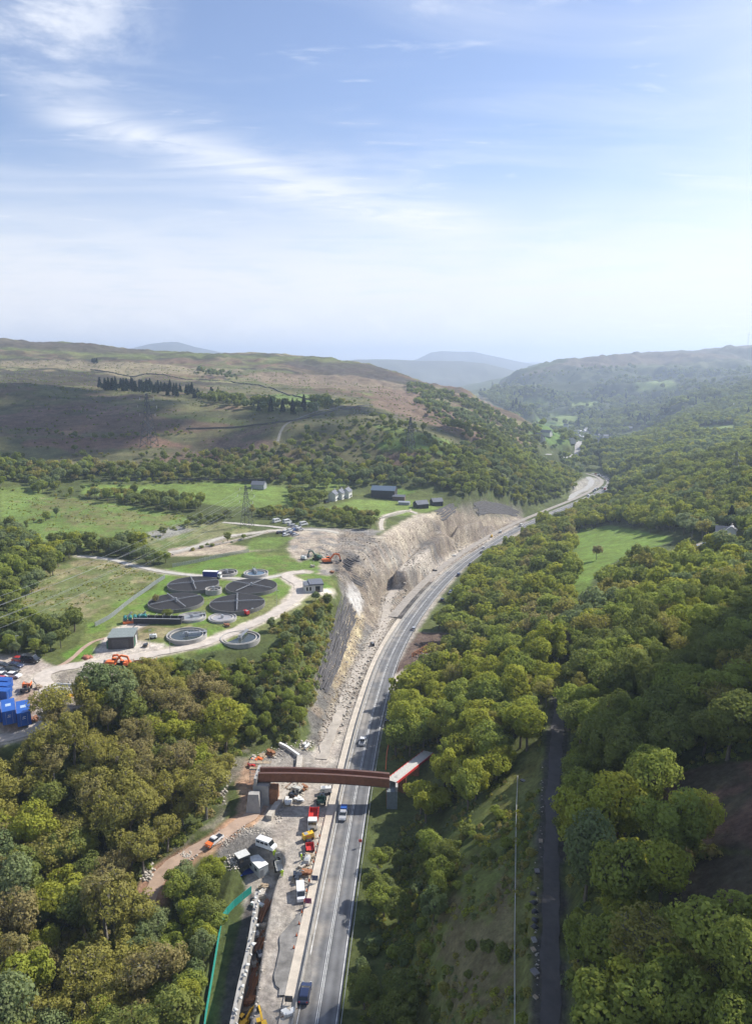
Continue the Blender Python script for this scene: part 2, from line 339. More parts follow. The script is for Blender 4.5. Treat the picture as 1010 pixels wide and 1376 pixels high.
# ------------------------------------------------------------ zone colours (surface tones, plus shade painted into the rock notch)
col = np.zeros(GX.shape+(3,)); rocky = np.zeros(GX.shape)
fN1 = fbm(GX, GY, 180, 5, 71); fN2 = fbm(GX, GY, 35, 5, 72); fN3 = fbm(GX*.5, GY*1.6, 130, 5, 73); fN4 = fbm(GX, GY, 5, 3, 74)
def mixc(a, b, t): return np.array(a)*(1-t[...,None]) + np.array(b)*t[...,None]
WOOD, GRASS, ROUGH, BRACKEN, HEATH, STRAW = (.07,.085,.028), (.135,.18,.045), (.115,.135,.04), (.15,.10,.065), (.05,.045,.03), (.24,.20,.115)
TAN, GREY, SPOIL, RED, PALE = (.31,.26,.20), (.22,.205,.185), (.105,.10,.095), (.36,.22,.14), (.50,.44,.37)
col[:] = mixc(WOOD, ROUGH, sstep(fN2, -.1, .6)*.6)
def jit(X, Y, a):  # wobble so that borders are ragged
    return X + fbm(X, Y, 6*a, 3, 91)*3*a, Y + fbm(X, Y, 6*a, 3, 92)*3*a
def zone(pp, c, amt=1.0, rock=0.0, wob=.6, c2=None, tn=None, wp=None, soft=1):
    P = wpoly(pp) if wp is None else wp
    X, Y = jit(GX, GY, wob) if wob else (GX, GY)
    m = blur(inpoly(P, X, Y), soft)*amt
    cc = np.array(c, float)*np.ones(col.shape) if c2 is None else mixc(c, c2, tn)
    col[:] = col*(1-m[...,None]) + cc*m[...,None]; rocky[:] = rocky*(1-m) + rock*m
    return m
# moor
mo = [(-400,640),(0,622),(150,628),(300,628),(420,620),(520,628),(620,600),(690,600),(745,600),(745,585),(620,520),(500,488),(400,480),(200,468),(0,450),(-400,445)]
mh = mixc(STRAW, BRACKEN, sstep(fN1+fN2*.35, -.16, .12)); 
mh = mixc((1,1,1), (0,0,0), np.zeros(GX.shape))*0 + mh
hm = sstep(fN3*1.1+fN2*.25, .03, .15); mh = mh*(1-hm[...,None]) + np.array(HEATH)*hm[...,None]
gm = sstep(fbm(GX*.7, GY*1.3, 110, 5, 75)+fN4*.1, .02, .2)*.8; mh = mh*(1-gm[...,None]) + np.array(ROUGH)*gm[...,None]*1.05
pm = blur(inpoly(wpoly(mo), *jit(GX, GY, 3)), 2)[...,None]; pm = np.maximum(pm, (sstep(GZ, 55, 85)*(GY > 1150)*(GX < 500))[...,None])
fN5 = fbm(GX*.6, GY*1.5, 26, 5, 76); k5 = sstep(fN5, .06, .22)[...,None]*.75; mh = mh*(1-k5) + np.array((.07,.062,.035))*k5; k6 = sstep(-fN5, .12, .26)[...,None]*.6; mh = mh*(1-k6) + np.array((.15,.17,.06))*k6
col[:] = col*(1-pm) + mh*pm
low = [(-400,640),(0,624),(200,630),(420,622),(520,628),(640,610),(660,580),(560,545),(400,520),(200,508),(0,515),(-400,520)]
lm = mixc((.115,.11,.05), (.165,.11,.08), sstep(fN2*.7+fN1*.6, -.05, .22))
k7 = sstep(fN5, .0, .2)[...,None]*.6; lm = lm*(1-k7)+np.array((.055,.065,.03))*k7
m = zone(low, (0,0,0), .85, wob=4, c2=(0,0,0), tn=fN1*0) ; col += lm*m[...,None]
for pp, c in (([(0,498),(60,500),(130,503),(240,512),(330,516),(200,520),(60,518),(0,514)], HEATH), ([(-300,474),(0,482),(120,484),(210,490),(120,494),(0,490),(-300,488)], HEATH),
              ([(0,456),(100,462),(200,472),(240,478),(120,474),(0,466)], (.09,.075,.05)), ([(400,484),(500,490),(560,515),(500,510),(430,500),(380,490)], (.07,.06,.05)),
              ([(120,495),(200,500),(190,510),(150,505)], STRAW), ([(0,484),(80,484),(200,488),(330,498),(300,506),(160,500),(0,492)], (.23,.19,.115)),
              ([(330,500),(480,505),(560,520),(600,545),(520,530),(420,520),(350,515)], (.20,.15,.10)), ([(330,555),(390,556),(440,548),(470,540),(380,535),(340,545)], (.13,.15,.04)),
              ([(355,530),(420,530),(440,542),(380,545)], (.13,.19,.05)), ([(200,555),(330,565),(330,580),(220,575)], (.10,.12,.04)),
              ([(505,520),(560,528),(640,575),(640,590),(560,565),(500,545)], (.17,.115,.08)), ([(508,570),(600,590),(620,606),(520,592)], GRASS),
              ([(510,586),(560,596),(640,616),(600,614),(512,600)], (.11,.18,.035)), ([(0,560),(200,555),(330,575),(200,585),(0,575)], (.13,.085,.06)),
              ([(30,590),(200,585),(260,600),(120,605),(30,600)], (.17,.10,.07))):
    zone(pp, c, .85, wob=3)
# middle distance fields
zone([(0,655),(60,655),(60,668),(100,690),(0,712)], GRASS, wob=.5)
zone([(110,650),(180,652),(300,648),(385,655),(398,675),(390,685),(300,680),(240,672),(150,668),(110,664)], (.14,.195,.045), wob=.5)
zone([(10,668),(95,668),(200,684),(260,696),(250,706),(150,735),(80,745),(0,720)], (.13,.185,.045), c2=(.16,.16,.06), tn=sstep(fN4+fN2, -.1, .5))
zone([(30,772),(110,752),(200,760),(215,775),(180,800),(120,830),(60,835),(20,830)], (.125,.145,.05), c2=(.22,.195,.10), tn=sstep(fN4*1.2+fN2*.6, -.15, .45))
zone([(170,728),(240,705),(300,700),(340,712),(290,735),(210,748)], (.20,.20,.09), c2=(.13,.16,.05), tn=sstep(fN4+fN2, -.1, .3))
zone([(195,716),(240,706),(262,712),(215,726)], (.26,.25,.21), rock=.6)
zone([(405,655),(430,648),(460,640),(470,650),(440,660)], GRASS)
zone([(440,682),(470,672),(560,672),(600,680),(560,692),(470,696)], (.14,.19,.045))
zone([(505,655),(560,660),(540,668),(505,668)], (.11,.18,.035))
zone([(385,708),(515,712),(500,722),(440,730),(400,720)], GREY, rock=.5)
# cut
zone(None, TAN, rock=1.0, wob=.7, wp=_pcut, c2=GREY, tn=sstep(fN2+fN4*.5, -.15, .3))
zone([(450,722),(520,722),(575,745),(560,790),(520,780),(462,748)], (.36,.31,.25), rock=.6, c2=(.27,.25,.22), tn=sstep(fbm(GX+GY, (GX-GY)*.2, 6, 3, 5), -.1, .2))
zone([(520,872),(540,812),(590,775),(600,790),(560,830),(535,870),(515,900)], SPOIL, rock=1, c2=(.23,.21,.19), tn=sstep(fN4+rk2, -.2, .5))
zone([(415,960),(425,915),(446,905),(440,960),(425,1000)], (.20,.19,.17), rock=1, c2=TAN, tn=sstep(fN4, 0, .5))
zone([(454,880),(466,830),(480,812),(492,830),(480,870),(458,950),(446,960)], (.47,.39,.25), rock=1)
zone([(462,792),(474,782),(488,806),(484,830),(470,812)], (.47,.45,.42), rock=.2)
zone([(592,704),(608,697),(616,722),(602,732)], (.10,.075,.065), rock=1, wob=.3)  # dark tone painted over the notch so that its shade reads
zone([(500,725),(560,690),(590,690),(575,715),(545,740)], (.42,.36,.28), rock=.8)
zone([(594,684),(632,688),(700,692),(708,702),(650,724),(600,752),(585,735)], TAN, rock=1, c2=(.27,.235,.20), tn=sstep(fN2+fN4*.6, -.2, .25))
zone([(616,680),(640,677),(700,684),(704,692),(660,690),(620,690)], (.20,.18,.155), .85, rock=.8)
# works platform and strips
pf = [(330,1180),(352,1130),(330,1090),(345,1030),(380,1005),(430,1010),(440,990),(500,905),(540,840),(600,770),(680,712),(700,706),(705,714),(640,748),(600,790),(560,850),(520,950),(500,1040),(470,1160),(440,1376),(430,1500),(330,1500),(322,1376)]
zone(pf, (.38,.335,.28), rock=.25, c2=(.30,.27,.235), tn=sstep(fN4+fN2, -.2, .4), wob=.3)
zone([(318,1120),(322,1070),(314,1045),(330,1018),(350,1030),(356,1068),(352,1095),(340,1112)], RED, rock=.4, c2=(.40,.28,.19), tn=sstep(fN4, -.3, .4), wob=.4)
zone([(285,1140),(300,1118),(340,1108),(365,1118),(352,1140),(330,1165),(300,1160)], (.20,.185,.165), rock=.9, wob=.3)
zone([(355,1010),(400,1005),(420,1012),(400,1020),(350,1022)], (.24,.22,.20), rock=.6)
zone([(300,1012),(345,1000),(330,1030),(308,1060),(304,1100),(270,1140),(230,1160),(200,1200),(190,1190),(225,1150),(290,1100)], (.26,.23,.18), .8, rock=1, c2=WOOD, tn=sstep(fN4, 0, .5))
zone([(335,1200),(343,1200),(322,1500),(278,1500),(296,1340)], (.10,.088,.085), rock=.3, wob=.1)
zone([(288,1340),(306,1262),(312,1262),(296,1376),(284,1500),(274,1500)], (.11,.12,.04), .7, wob=.3)
zone([(530,900),(560,850),(600,850),(605,880),(570,905),(535,915)], (.14,.10,.08), rock=1, wob=.4)
zone([(522,912),(545,898),(570,905),(560,925),(530,925)], PALE, rock=.2, wob=.4)
zone([(512,884),(534,822),(560,796),(588,778),(594,784),(566,810),(545,842),(526,884)], SPOIL, .85, rock=1, c2=(.2,.185,.165), tn=sstep(fN4, -.2, .4), wob=.5)
# sewage works and yard
zone([(80,905),(130,820),(210,790),(220,765),(330,742),(420,742),(440,770),(455,785),(440,800),(380,832),(330,862),(250,885),(160,905)], (.115,.18,.035), wob=.4, c2=(.14,.16,.05), tn=sstep(fN4+fN2, -.1, .5))
zone([(150,842),(260,840),(262,852),(200,862),(150,858)], (.25,.19,.12), .8, wob=.5, c2=ROUGH, tn=sstep(fN4, -.2, .3))
zone([(330,815),(420,790),(450,800),(400,830),(350,850)], (.15,.16,.06), wob=.5)
zone([(112,888),(140,862),(150,850),(185,828),(205,835),(165,858),(225,866),(205,884),(150,892)], PALE, rock=.1, wob=.2)
zone([(-60,880),(40,878),(72,895),(72,960),(48,985),(-60,990)], (.42,.36,.30), rock=.2, wob=.3)
zone([(0,960),(30,930),(60,925),(62,975),(48,990),(20,995)], (.34,.25,.19), rock=.2, wob=.4)
zone([(62,905),(200,886),(215,900),(160,910),(110,950),(80,960),(66,950)], (.30,.26,.21), rock=.8, wob=.5, c2=(.20,.18,.13), tn=sstep(fN4, -.1, .4))
zone([(80,880),(122,862),(130,880),(98,888)], (.11,.19,.03), wob=.2)
zone([(395,712),(455,712),(460,740),(445,775),(420,770),(385,740)], (.38,.32,.25), rock=.5, c2=GREY, tn=sstep(fN4, -.1, .4))
zone([(395,760),(430,742),(428,770),(405,775)], (.12,.18,.04))
zone([(410,790),(450,792),(448,800),(412,800)], PALE, wob=.1)
zone([(290,730),(370,738),(330,742),(250,748),(215,745)], (.36,.30,.22), wob=.3)
zone([(340,722),(395,722),(370,738),(330,740)], (.12,.17,.04), wob=.3)
zone([(225,738),(330,722),(300,735),(230,748)], (.38,.31,.23), wob=.3)
# strata and stained bands on the rock
_bz = GZ*1.1 + fN2*2.2 + fN4*.7; _bk = (cutm*(.5+.5*np.sin(_bz*2.4))*.38 + cutm*sstep(fbm(GX, GY, 9, 4, 88), .05, .35)*.45)[...,None]; col[:] = col*(1-_bk) + col*_bk*np.array((.52,.50,.50))
# right side
zone([(500,1376),(520,1220),(560,1140),(640,1100),(690,1040),(725,985),(735,1060),(722,1376),(700,1600),(480,1600)], (.085,.105,.03), c2=(.135,.14,.045), tn=sstep(fN2+fN4*.5, -.1, .35), wob=.5)
zone([(575,1260),(600,1190),(660,1120),(690,1110),(690,1376),(660,1500),(590,1376)], (.13,.15,.04), .8, c2=(.16,.13,.07), tn=sstep(fN4+fN2, -.05, .4), wob=1)
zone([(770,712),(820,706),(900,722),(900,728),(845,745),(800,768),(790,800),(765,800),(770,760)], (.135,.20,.035), wob=.5)
zone([(985,850),(1100,830),(1100,868),(1000,860)], (.13,.15,.05))
zone([(885,1050),(950,1025),(1100,1020),(1100,1120),(1000,1145),(910,1125)], (.18,.115,.085), rock=1, c2=(.10,.085,.055), tn=sstep(fN4, -.3, .3))
zone([(890,1170),(960,1150),(1150,1130),(1150,1290),(1000,1310),(915,1280)], (.18,.115,.085), rock=1, c2=(.10,.085,.055), tn=sstep(fN4, -.3, .3))
zone([(990,590),(1020,585),(1060,640),(990,645)], (.10,.15,.04))
zone([(925,738),(960,728),(965,735),(930,742)], (.12,.18,.04))
zone([(722,560),(760,590),(745,600),(720,590)], (.11,.18,.04))
zone([(655,520),(760,484),(860,473),(1010,463),(1300,455),(1300,500),(1010,490),(860,490),(760,500)], (.12,.095,.06), c2=(.075,.075,.045), tn=sstep(fN1, -.1, .2), wob=5)
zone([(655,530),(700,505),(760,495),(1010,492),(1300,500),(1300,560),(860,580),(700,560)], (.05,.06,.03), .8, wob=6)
zone([(730,500),(1010,480),(1010,490),(860,495),(760,512),(700,520)], (.10,.11,.05), .7, wob=8)
zone([(700,580),(740,565),(775,576),(780,590),(745,600)], (.10,.16,.04), .8, wob=4)
for _f in FARFIELDS: zone(_f, (.17,.22,.06), .9, wob=2)
zone([(765,672),(800,655),(812,645),(790,640),(770,650)], (.30,.28,.24), rock=.4, wob=.5)
for nm, c in (('red_track',RED),('works_access',(.44,.385,.31)),('yard_spur',PALE),('tank_lane',(.30,.28,.2)),('upper_road',(.36,.32,.26)),('farm_lane',(.3,.28,.18)),('tramway',(.07,.065,.055)),('house_lane',(.2,.19,.12))):
    P, hw = T[nm]; D, _, _ = nearest(P, GX, GY, hw+8); k = (1-sstep(D+fN4*1.6+fN2*1.2, hw, hw+2.2))[...,None]; col[:] = col*(1-k)+np.array(c)*k
D, _, _ = nearest(haul, GX, GY, 10); D2, _, _ = nearest(bench, GX, GY, 10); D = np.minimum(D, D2); k = (1-sstep(D+fN4*1.6, 2.2, 4.5))[...,None]; col[:] = col*(1-k)+np.array((.42,.37,.31))*k
# ------------------------------------------------------------ materials
def newmat(name):
    m = bpy.data.materials.new(name); m.use_nodes = True; m.node_tree.nodes.clear(); return m
def ground_mat():
    m = newmat('ground_cover'); t = m.node_tree
    out = N(t, 'ShaderNodeOutputMaterial'); b = N(t, 'ShaderNodeBsdfPrincipled'); b.inputs['Roughness'].default_value = .95; b.inputs['Specular IOR Level'].default_value = .15
    ca = N(t, 'ShaderNodeAttribute', attribute_name='surface'); ra = N(t, 'ShaderNodeAttribute', attribute_name='rocky')
    geo = N(t, 'ShaderNodeNewGeometry')
    def nz(s, d=6, r=.65):
        n = N(t, 'ShaderNodeTexNoise'); n.inputs['Scale'].default_value = s; n.inputs['Detail'].default_value = d; n.inputs['Roughness'].default_value = r
        L(t, geo.outputs['Position'], n.inputs['Vector']); return n.outputs[0]
    a = nz(.9, 8, .75); c = nz(.11, 6, .6); e = nz(.022, 6, .6)
    def mr(v, lo, hi):
        n = N(t, 'ShaderNodeMapRange'); n.inputs[1].default_value = .3; n.inputs[2].default_value = .7; n.inputs[3].default_value = lo; n.inputs[4].default_value = hi; L(t, v, n.inputs[0]); return n.outputs[0]
    def mul(x, y):
        n = N(t, 'ShaderNodeMath', operation='MULTIPLY'); L(t, x, n.inputs[0]); L(t, y, n.inputs[1]); return n.outputs[0]
    g_ = nz(.33, 5, .7); f = mul(mul(mul(mr(a, .58, 1.48), mr(c, .76, 1.26)), mr(e, .8, 1.2)), mr(g_, .74, 1.28))
    h = N(t, 'ShaderNodeHueSaturation'); L(t, ca.outputs['Color'], h.inputs['Color']); L(t, f, h.inputs['Value'])
    L(t, mr(c, .488, .512), h.inputs['Hue'])
    L(t, h.outputs[0], b.inputs['Base Color'])
    bm = N(t, 'ShaderNodeBump'); bm.inputs['Distance'].default_value = 1.0
    st_ = N(t, 'ShaderNodeMath', operation='MULTIPLY_ADD'); L(t, ra.outputs['Fac'], st_.inputs[0]); st_.inputs[1].default_value = .7; st_.inputs[2].default_value = .3
    L(t, st_.outputs[0], bm.inputs['Strength']); 
    hh = N(t, 'ShaderNodeMath', operation='ADD'); L(t, a, hh.inputs[0]); L(t, c, hh.inputs[1]); L(t, hh.outputs[0], bm.inputs['Height'])
    L(t, bm.outputs[0], b.inputs['Normal']); L(t, b.outputs[0], out.inputs[0]); return m
def pmat(name, c, rough=.8, metal=0, var=.18, scale=1.5, bump=0.0, bscale=8, spec=.4, coat=0, emit=None):
    m = newmat(name); t = m.node_tree; out = N(t, 'ShaderNodeOutputMaterial'); b = N(t, 'ShaderNodeBsdfPrincipled')
    b.inputs['Roughness'].default_value = rough; b.inputs['Metallic'].default_value = metal; b.inputs['Specular IOR Level'].default_value = spec
    b.inputs['Coat Weight'].default_value = coat
    geo = N(t, 'ShaderNodeTexCoord'); n = N(t, 'ShaderNodeTexNoise'); n.inputs['Scale'].default_value = scale; n.inputs['Detail'].default_value = 6; n.inputs['Roughness'].default_value = .65
    L(t, geo.outputs['Object'], n.inputs['Vector'])
    mr = N(t, 'ShaderNodeMapRange'); mr.inputs[1].default_value = .3; mr.inputs[2].default_value = .7; mr.inputs[3].default_value = 1-var; mr.inputs[4].default_value = 1+var; L(t, n.outputs[0], mr.inputs[0])
    h = N(t, 'ShaderNodeHueSaturation'); h.inputs['Color'].default_value = (*c, 1); L(t, mr.outputs[0], h.inputs['Value']); L(t, h.outputs[0], b.inputs['Base Color'])
    if bump:
        n2_ = N(t, 'ShaderNodeTexNoise'); n2_.inputs['Scale'].default_value = bscale; n2_.inputs['Detail'].default_value = 5; L(t, geo.outputs['Object'], n2_.inputs['Vector'])
        bp = N(t, 'ShaderNodeBump'); bp.inputs['Strength'].default_value = bump; bp.inputs['Distance'].default_value = .1; L(t, n2_.outputs[0], bp.inputs['Height']); L(t, bp.outputs[0], b.inputs['Normal'])
    L(t, b.outputs[0], out.inputs[0]); return m
col_root = sc.collection
def link(name, me, parent=None, loc=(0,0,0)):
    o = bpy.data.objects.new(name, me); col_root.objects.link(o); o.location = loc
    if parent is not None: o.parent = parent
    return o
def tag(o, label=None, cat=None, group=None, kind=None):
    for k, v in (('label', label), ('category', cat), ('group', group), ('kind', kind)):
        if v: o[k] = v
    return o
def npmesh(name, V, Fq, mat=None, smooth=False):
    me = bpy.data.meshes.new(name); V = np.asarray(V, np.float32); Fq = np.asarray(Fq, np.int32); k = Fq.shape[1]
    me.vertices.add(len(V)); me.vertices.foreach_set('co', V.ravel()); me.loops.add(Fq.size); me.loops.foreach_set('vertex_index', Fq.ravel())
    me.polygons.add(len(Fq)); me.polygons.foreach_set('loop_start', np.arange(0, Fq.size, k, dtype=np.int32)); 
    me.update(calc_edges=True)
    if smooth: me.polygons.foreach_set('use_smooth', np.ones(len(Fq), bool))
    if mat: me.materials.append(mat)
    return me
def gridfaces(nr, nc):
    i = np.arange(nr-1)[:,None]*nc + np.arange(nc-1)[None,:]; i = i.ravel(); return np.stack([i, i+1, i+nc+1, i+nc], 1)
me = npmesh('ground', np.stack([GX, GY, GZ], -1).reshape(-1,3), gridfaces(NR, NC), ground_mat(), True)
ca = me.color_attributes.new('surface', 'FLOAT_COLOR', 'POINT'); buf = np.ones((NR*NC,4), np.float32); buf[:,:3] = np.clip(col.reshape(-1,3), 0, 1); ca.data.foreach_set('color', buf.ravel())
ra = me.attributes.new('rocky', 'FLOAT', 'POINT'); ra.data.foreach_set('value', rocky.astype(np.float32).ravel())
tag(link('ground', me), kind='structure', label='hilly ground of the valley with moor, fields and cut rock')
# ground beyond and beside the modelled valley, a metre or more below it
s_ = 60000; hole = []
EV = [(-s_,-s_),(s_,-s_),(s_,s_),(-s_,s_)]
g2 = npmesh('far_land', [(x,y,-190) for x,y in EV], [(0,1,2,3)], pmat('far_land', (.09,.11,.05), .95))
tag(link('far_land', g2), kind='structure')
# distant mountains
def mountain(name, prof, D, depth, basez, c, label):
    n = 140; px = np.linspace(prof[0][0], prof[-1][0], n); py = np.interp(px, [p[0] for p in prof], [p[1] for p in prof])
    top = np.array([pd(a, b, D) for a, b in zip(px, py)]); m = 26; V = []
    for j in range(m):
        t = (j/(m-1))*2-1; f = 1-abs(t)**1.15
        y = D + t*depth; x = top[:,0]*(1 + t*depth/D*.4); z = basez + (top[:,2]-basez)*f
        z = z + fbm(x, np.full(n, y), D*.06, 4, 5)*(top[:,2]-basez)*.22*(1-f)*f*4*(1 if t < 0 else .3)
        V += list(zip(x, np.full(n, y), z))
    me = npmesh(name, V, gridfaces(m, n), pmat(name, c, .95, scale=.002, var=.3), True)
    tag(link(name, me), kind='structure', label=label)
mountain('distant_mountain', [(60,476),(150,470),(180,467),(205,461),(222,458.5),(240,458.5),(262,465),(300,473),(350,478),(420,484)], 8200, 2300, -190, (.07,.075,.05), 'far flat-topped cone of a mountain behind the moor')
mountain('distant_mountain', [(430,488),(480,482),(520,482),(570,484),(620,484),(650,487),(700,500),(760,520)], 6300, 1300, -190, (.08,.085,.05), 'low hazy ridge in front of the flat-topped mountain')
mountain('distant_mountain', [(520,490),(560,482),(578,473),(592,471),(635,471.5),(650,475),(690,484),(730,492),(800,500)], 9500, 1700, -190, (.07,.075,.05), 'hazy flat-topped mountain at the end of the valley')
mountain('distant_mountain', [(-200,490),(300,486),(450,484),(520,484),(660,486),(760,487),(1200,486)], 14000, 2000, -190, (.07,.075,.05), 'faint low hills on the far skyline')
# ------------------------------------------------------------ roads
def ribbon_mesh(name, path, offsets, lift, mat, a=0, b=None, z2=None):
    p = path[a:b]; t = np.gradient(p[:,:2], axis=0); t /= np.linalg.norm(t, axis=1)[:,None]+1e-9
    V = []
    for o_ in offsets:
        V.append(np.stack([p[:,0]-t[:,1]*o_, p[:,1]+t[:,0]*o_, p[:,2]+lift], 1))
    V = np.stack(V, 1).reshape(-1,3); me = npmesh(name, V, gridfaces(len(p), len(offsets))[:, ::-1], mat); return me
def road_mat():
    m = newmat('asphalt'); t = m.node_tree; out = N(t, 'ShaderNodeOutputMaterial'); b = N(t, 'ShaderNodeBsdfPrincipled'); b.inputs['Roughness'].default_value = .8; b.inputs['Specular IOR Level'].default_value = .35
    at_ = N(t, 'ShaderNodeAttribute', attribute_name='across'); geo = N(t, 'ShaderNodeNewGeometry')
    # wheel tracks: paler polished bands
    wv = N(t, 'ShaderNodeMath', operation='SINE'); mm = N(t, 'ShaderNodeMath', operation='MULTIPLY'); mm.inputs[1].default_value = 2*math.pi/1.8; L(t, at_.outputs['Fac'], mm.inputs[0]); L(t, mm.outputs[0], wv.inputs[0])
    n = N(t, 'ShaderNodeTexNoise'); n.inputs['Scale'].default_value = .25; n.inputs['Detail'].default_value = 7; n.inputs['Roughness'].default_value = .7; L(t, geo.outputs['Position'], n.inputs['Vector'])
    r = N(t, 'ShaderNodeMapRange'); r.inputs[1].default_value = .25; r.inputs[2].default_value = .75; r.inputs[3].default_value = .65; r.inputs[4].default_value = 1.3; L(t, n.outputs[0], r.inputs[0])
    q = N(t, 'ShaderNodeMath', operation='MULTIPLY_ADD'); L(t, wv.outputs[0], q.inputs[0]); q.inputs[1].default_value = .16; L(t, r.outputs[0], q.inputs[2])
    n2 = N(t, 'ShaderNodeTexNoise'); n2.inputs['Scale'].default_value = .09; n2.inputs['Detail'].default_value = 8; n2.inputs['Roughness'].default_value = .7; L(t, geo.outputs['Position'], n2.inputs['Vector'])
    ds = N(t, 'ShaderNodeMath', operation='MULTIPLY_ADD'); L(t, at_.outputs['Fac'], ds.inputs[0]); ds.inputs[1].default_value = .045; L(t, n2.outputs[0], ds.inputs[2])
    dm = N(t, 'ShaderNodeMapRange'); dm.inputs[1].default_value = .5; dm.inputs[2].default_value = .72; dm.inputs[4].default_value = .75; L(t, ds.outputs[0], dm.inputs[0])
    dx = N(t, 'ShaderNodeMixRGB'); dx.inputs[1].default_value = (.145,.145,.147,1); dx.inputs[2].default_value = (.30,.27,.23,1); L(t, dm.outputs[0], dx.inputs[0])
    h = N(t, 'ShaderNodeHueSaturation'); L(t, dx.outputs[0], h.inputs['Color']); L(t, q.outputs[0], h.inputs['Value']); L(t, h.outputs[0], b.inputs['Base Color']); L(t, b.outputs[0], out.inputs[0]); return m
def across(me, path_n, offsets):
    a = me.attributes.new('across', 'FLOAT', 'POINT'); a.data.foreach_set('value', np.tile(np.array(offsets, np.float32), path_n))
HW = 4.0
offsets = list(np.linspace(-HW, HW, 17)); me = ribbon_mesh('road', road, offsets, 0.0, road_mat()); across(me, len(road), offsets)
tag(link('road', me), kind='structure', label='two lane asphalt road running up the valley past the works')
PAINT = pmat('road_paint', (.58,.58,.56), .7, var=.45, scale=.5)
for o_, wd in ((-3.55,.16),(3.55,.16),(.18,.12),(-.18,.12)):
    link('road_marking', ribbon_mesh('road_marking', road, [o_-wd/2, o_+wd/2], .012, PAINT))['kind'] = 'structure'
CONC = pmat('concrete', (.50,.47,.42), .85, var=.15, scale=.5, bump=.2)
KERB = pmat('haul_strip', (.50,.44,.36), .9, var=.2, scale=.4)
iB = int(np.argmin(np.hypot(road[:,0]-pz(552,832,-6)[0], road[:,1]-pz(552,832,-6)[1])))
def strip(name, path, o0, o1, lift, mat, a=0, b=None, label=None):
    o = link(name, ribbon_mesh(name, path, list(np.linspace(o0, o1, 4)), lift, mat, a, b)); tag(o, label, kind='structure'); return o
strip('pale_strip', road, 4.5, 6.9, .05, KERB, 10, int(iB*1.0), 'pale concrete strip beside the barrier')
strip('new_carriageway', road, 7.5, 12.0, .03, pmat('planings', (.30,.27,.235), .9, var=.25, scale=.4), iB, len(road)-1, 'unsurfaced new carriageway next to the road')
lay = pmat('tarmac_binder', (.20,.19,.175), .9, var=.5, scale=.3, bump=.3, bscale=1.5)
_platfine = spline(platform, .8)
strip('new_tarmac', _platfine, -4.2, 3.0, .02, lay, *[int(np.argmin(np.abs(proj(_platfine[:,0],_platfine[:,1],_platfine[:,2])[1]-v))) for v in (1335,1222)], 'grey newly laid strip on the works platform')
def slab(me_name, path, o0, o1, z0, z1, mat, a=0, b=None):
    return ribbon_mesh(me_name, path, [o0, o0+.01, o1-.01, o1], 0, mat, a, b)
_nt = bpy.data.objects['new_tarmac'].data; _co = np.empty(len(_nt.vertices)*3, np.float32); _nt.vertices.foreach_get('co', _co); _co = _co.reshape(-1, 4, 3); _n = len(_co); _c = _co.mean(1, keepdims=True)[:,:,:2]
_w = (.96+.22*fbm(np.arange(_n)*.8, np.zeros(_n), 6, 3, 4))*np.clip(np.linspace(0, 1, _n)*9, .75, 1)*np.clip((1-np.linspace(0, 1, _n))*3.2, .12, 1)
_co[:,:,:2] = _c + (_co[:,:,:2]-_c)*_w[:,None,None]; _nt.vertices.foreach_set('co', _co.ravel())
for nm, m_ in (('red_track',(.42,.30,.22)),('works_access',(.50,.44,.375)),('tank_lane',(.46,.43,.38)),('yard_spur',(.50,.44,.375)),('footway',(.40,.28,.21)),('upper_road',(.44,.41,.35)),('pylon_road',(.44,.41,.36)),
               ('farm_lane',(.50,.45,.38)),('tramway',(.085,.078,.075)),('house_lane',(.33,.30,.24)),('far_road',(.40,.38,.36)),('moor_road',(.21,.20,.17)),('side_road',(.36,.35,.33))):
    P, hw = T[nm]; K = 7; offs_ = np.linspace(-hw, hw, K)
    P = spline(P, .8 if hw < 4 else 3)
    me = ribbon_mesh(nm, P, list(offs_), .04, pmat(nm, m_, .92, var=.22, scale=.35, bump=.3, bscale=2))
    co = np.empty(len(me.vertices)*3, np.float32); me.vertices.foreach_get('co', co); co = co.reshape(len(P), K, 3); c_ = P[:,None,:2]
    rag = np.ones((len(P), K)); 
    for e in (0, K-1): rag[:, e] = .84 + .30*fbm(np.arange(len(P))*.8, np.full(len(P), e*40.), 3.5, 3, 8)
    co[:,:,:2] = c_ + (co[:,:,:2]-c_)*rag[:,:,None]; me.vertices.foreach_set('co', co.ravel())
    o = link(nm, me); o['kind'] = 'structure'
P = spline(haul, .9); me = ribbon_mesh('haul_road', P, list(np.linspace(-2.3,2.3,5)), .03, pmat('haul_road', (.40,.355,.30), .92, var=.25, scale=.3, bump=.4, bscale=2)); co = np.empty(len(me.vertices)*3, np.float32); me.vertices.foreach_get('co', co); co = co.reshape(len(P), 5, 3)
for e in (0, 4): co[:,e,:2] = P[:,:2]+(co[:,e,:2]-P[:,:2])*(.8+.45*fbm(np.arange(len(P))*.9, np.full(len(P), e*30.), 4, 3, 3))[:,None]
me.vertices.foreach_set('co', co.ravel()); o = link('haul_road', me); o['kind'] = 'structure'
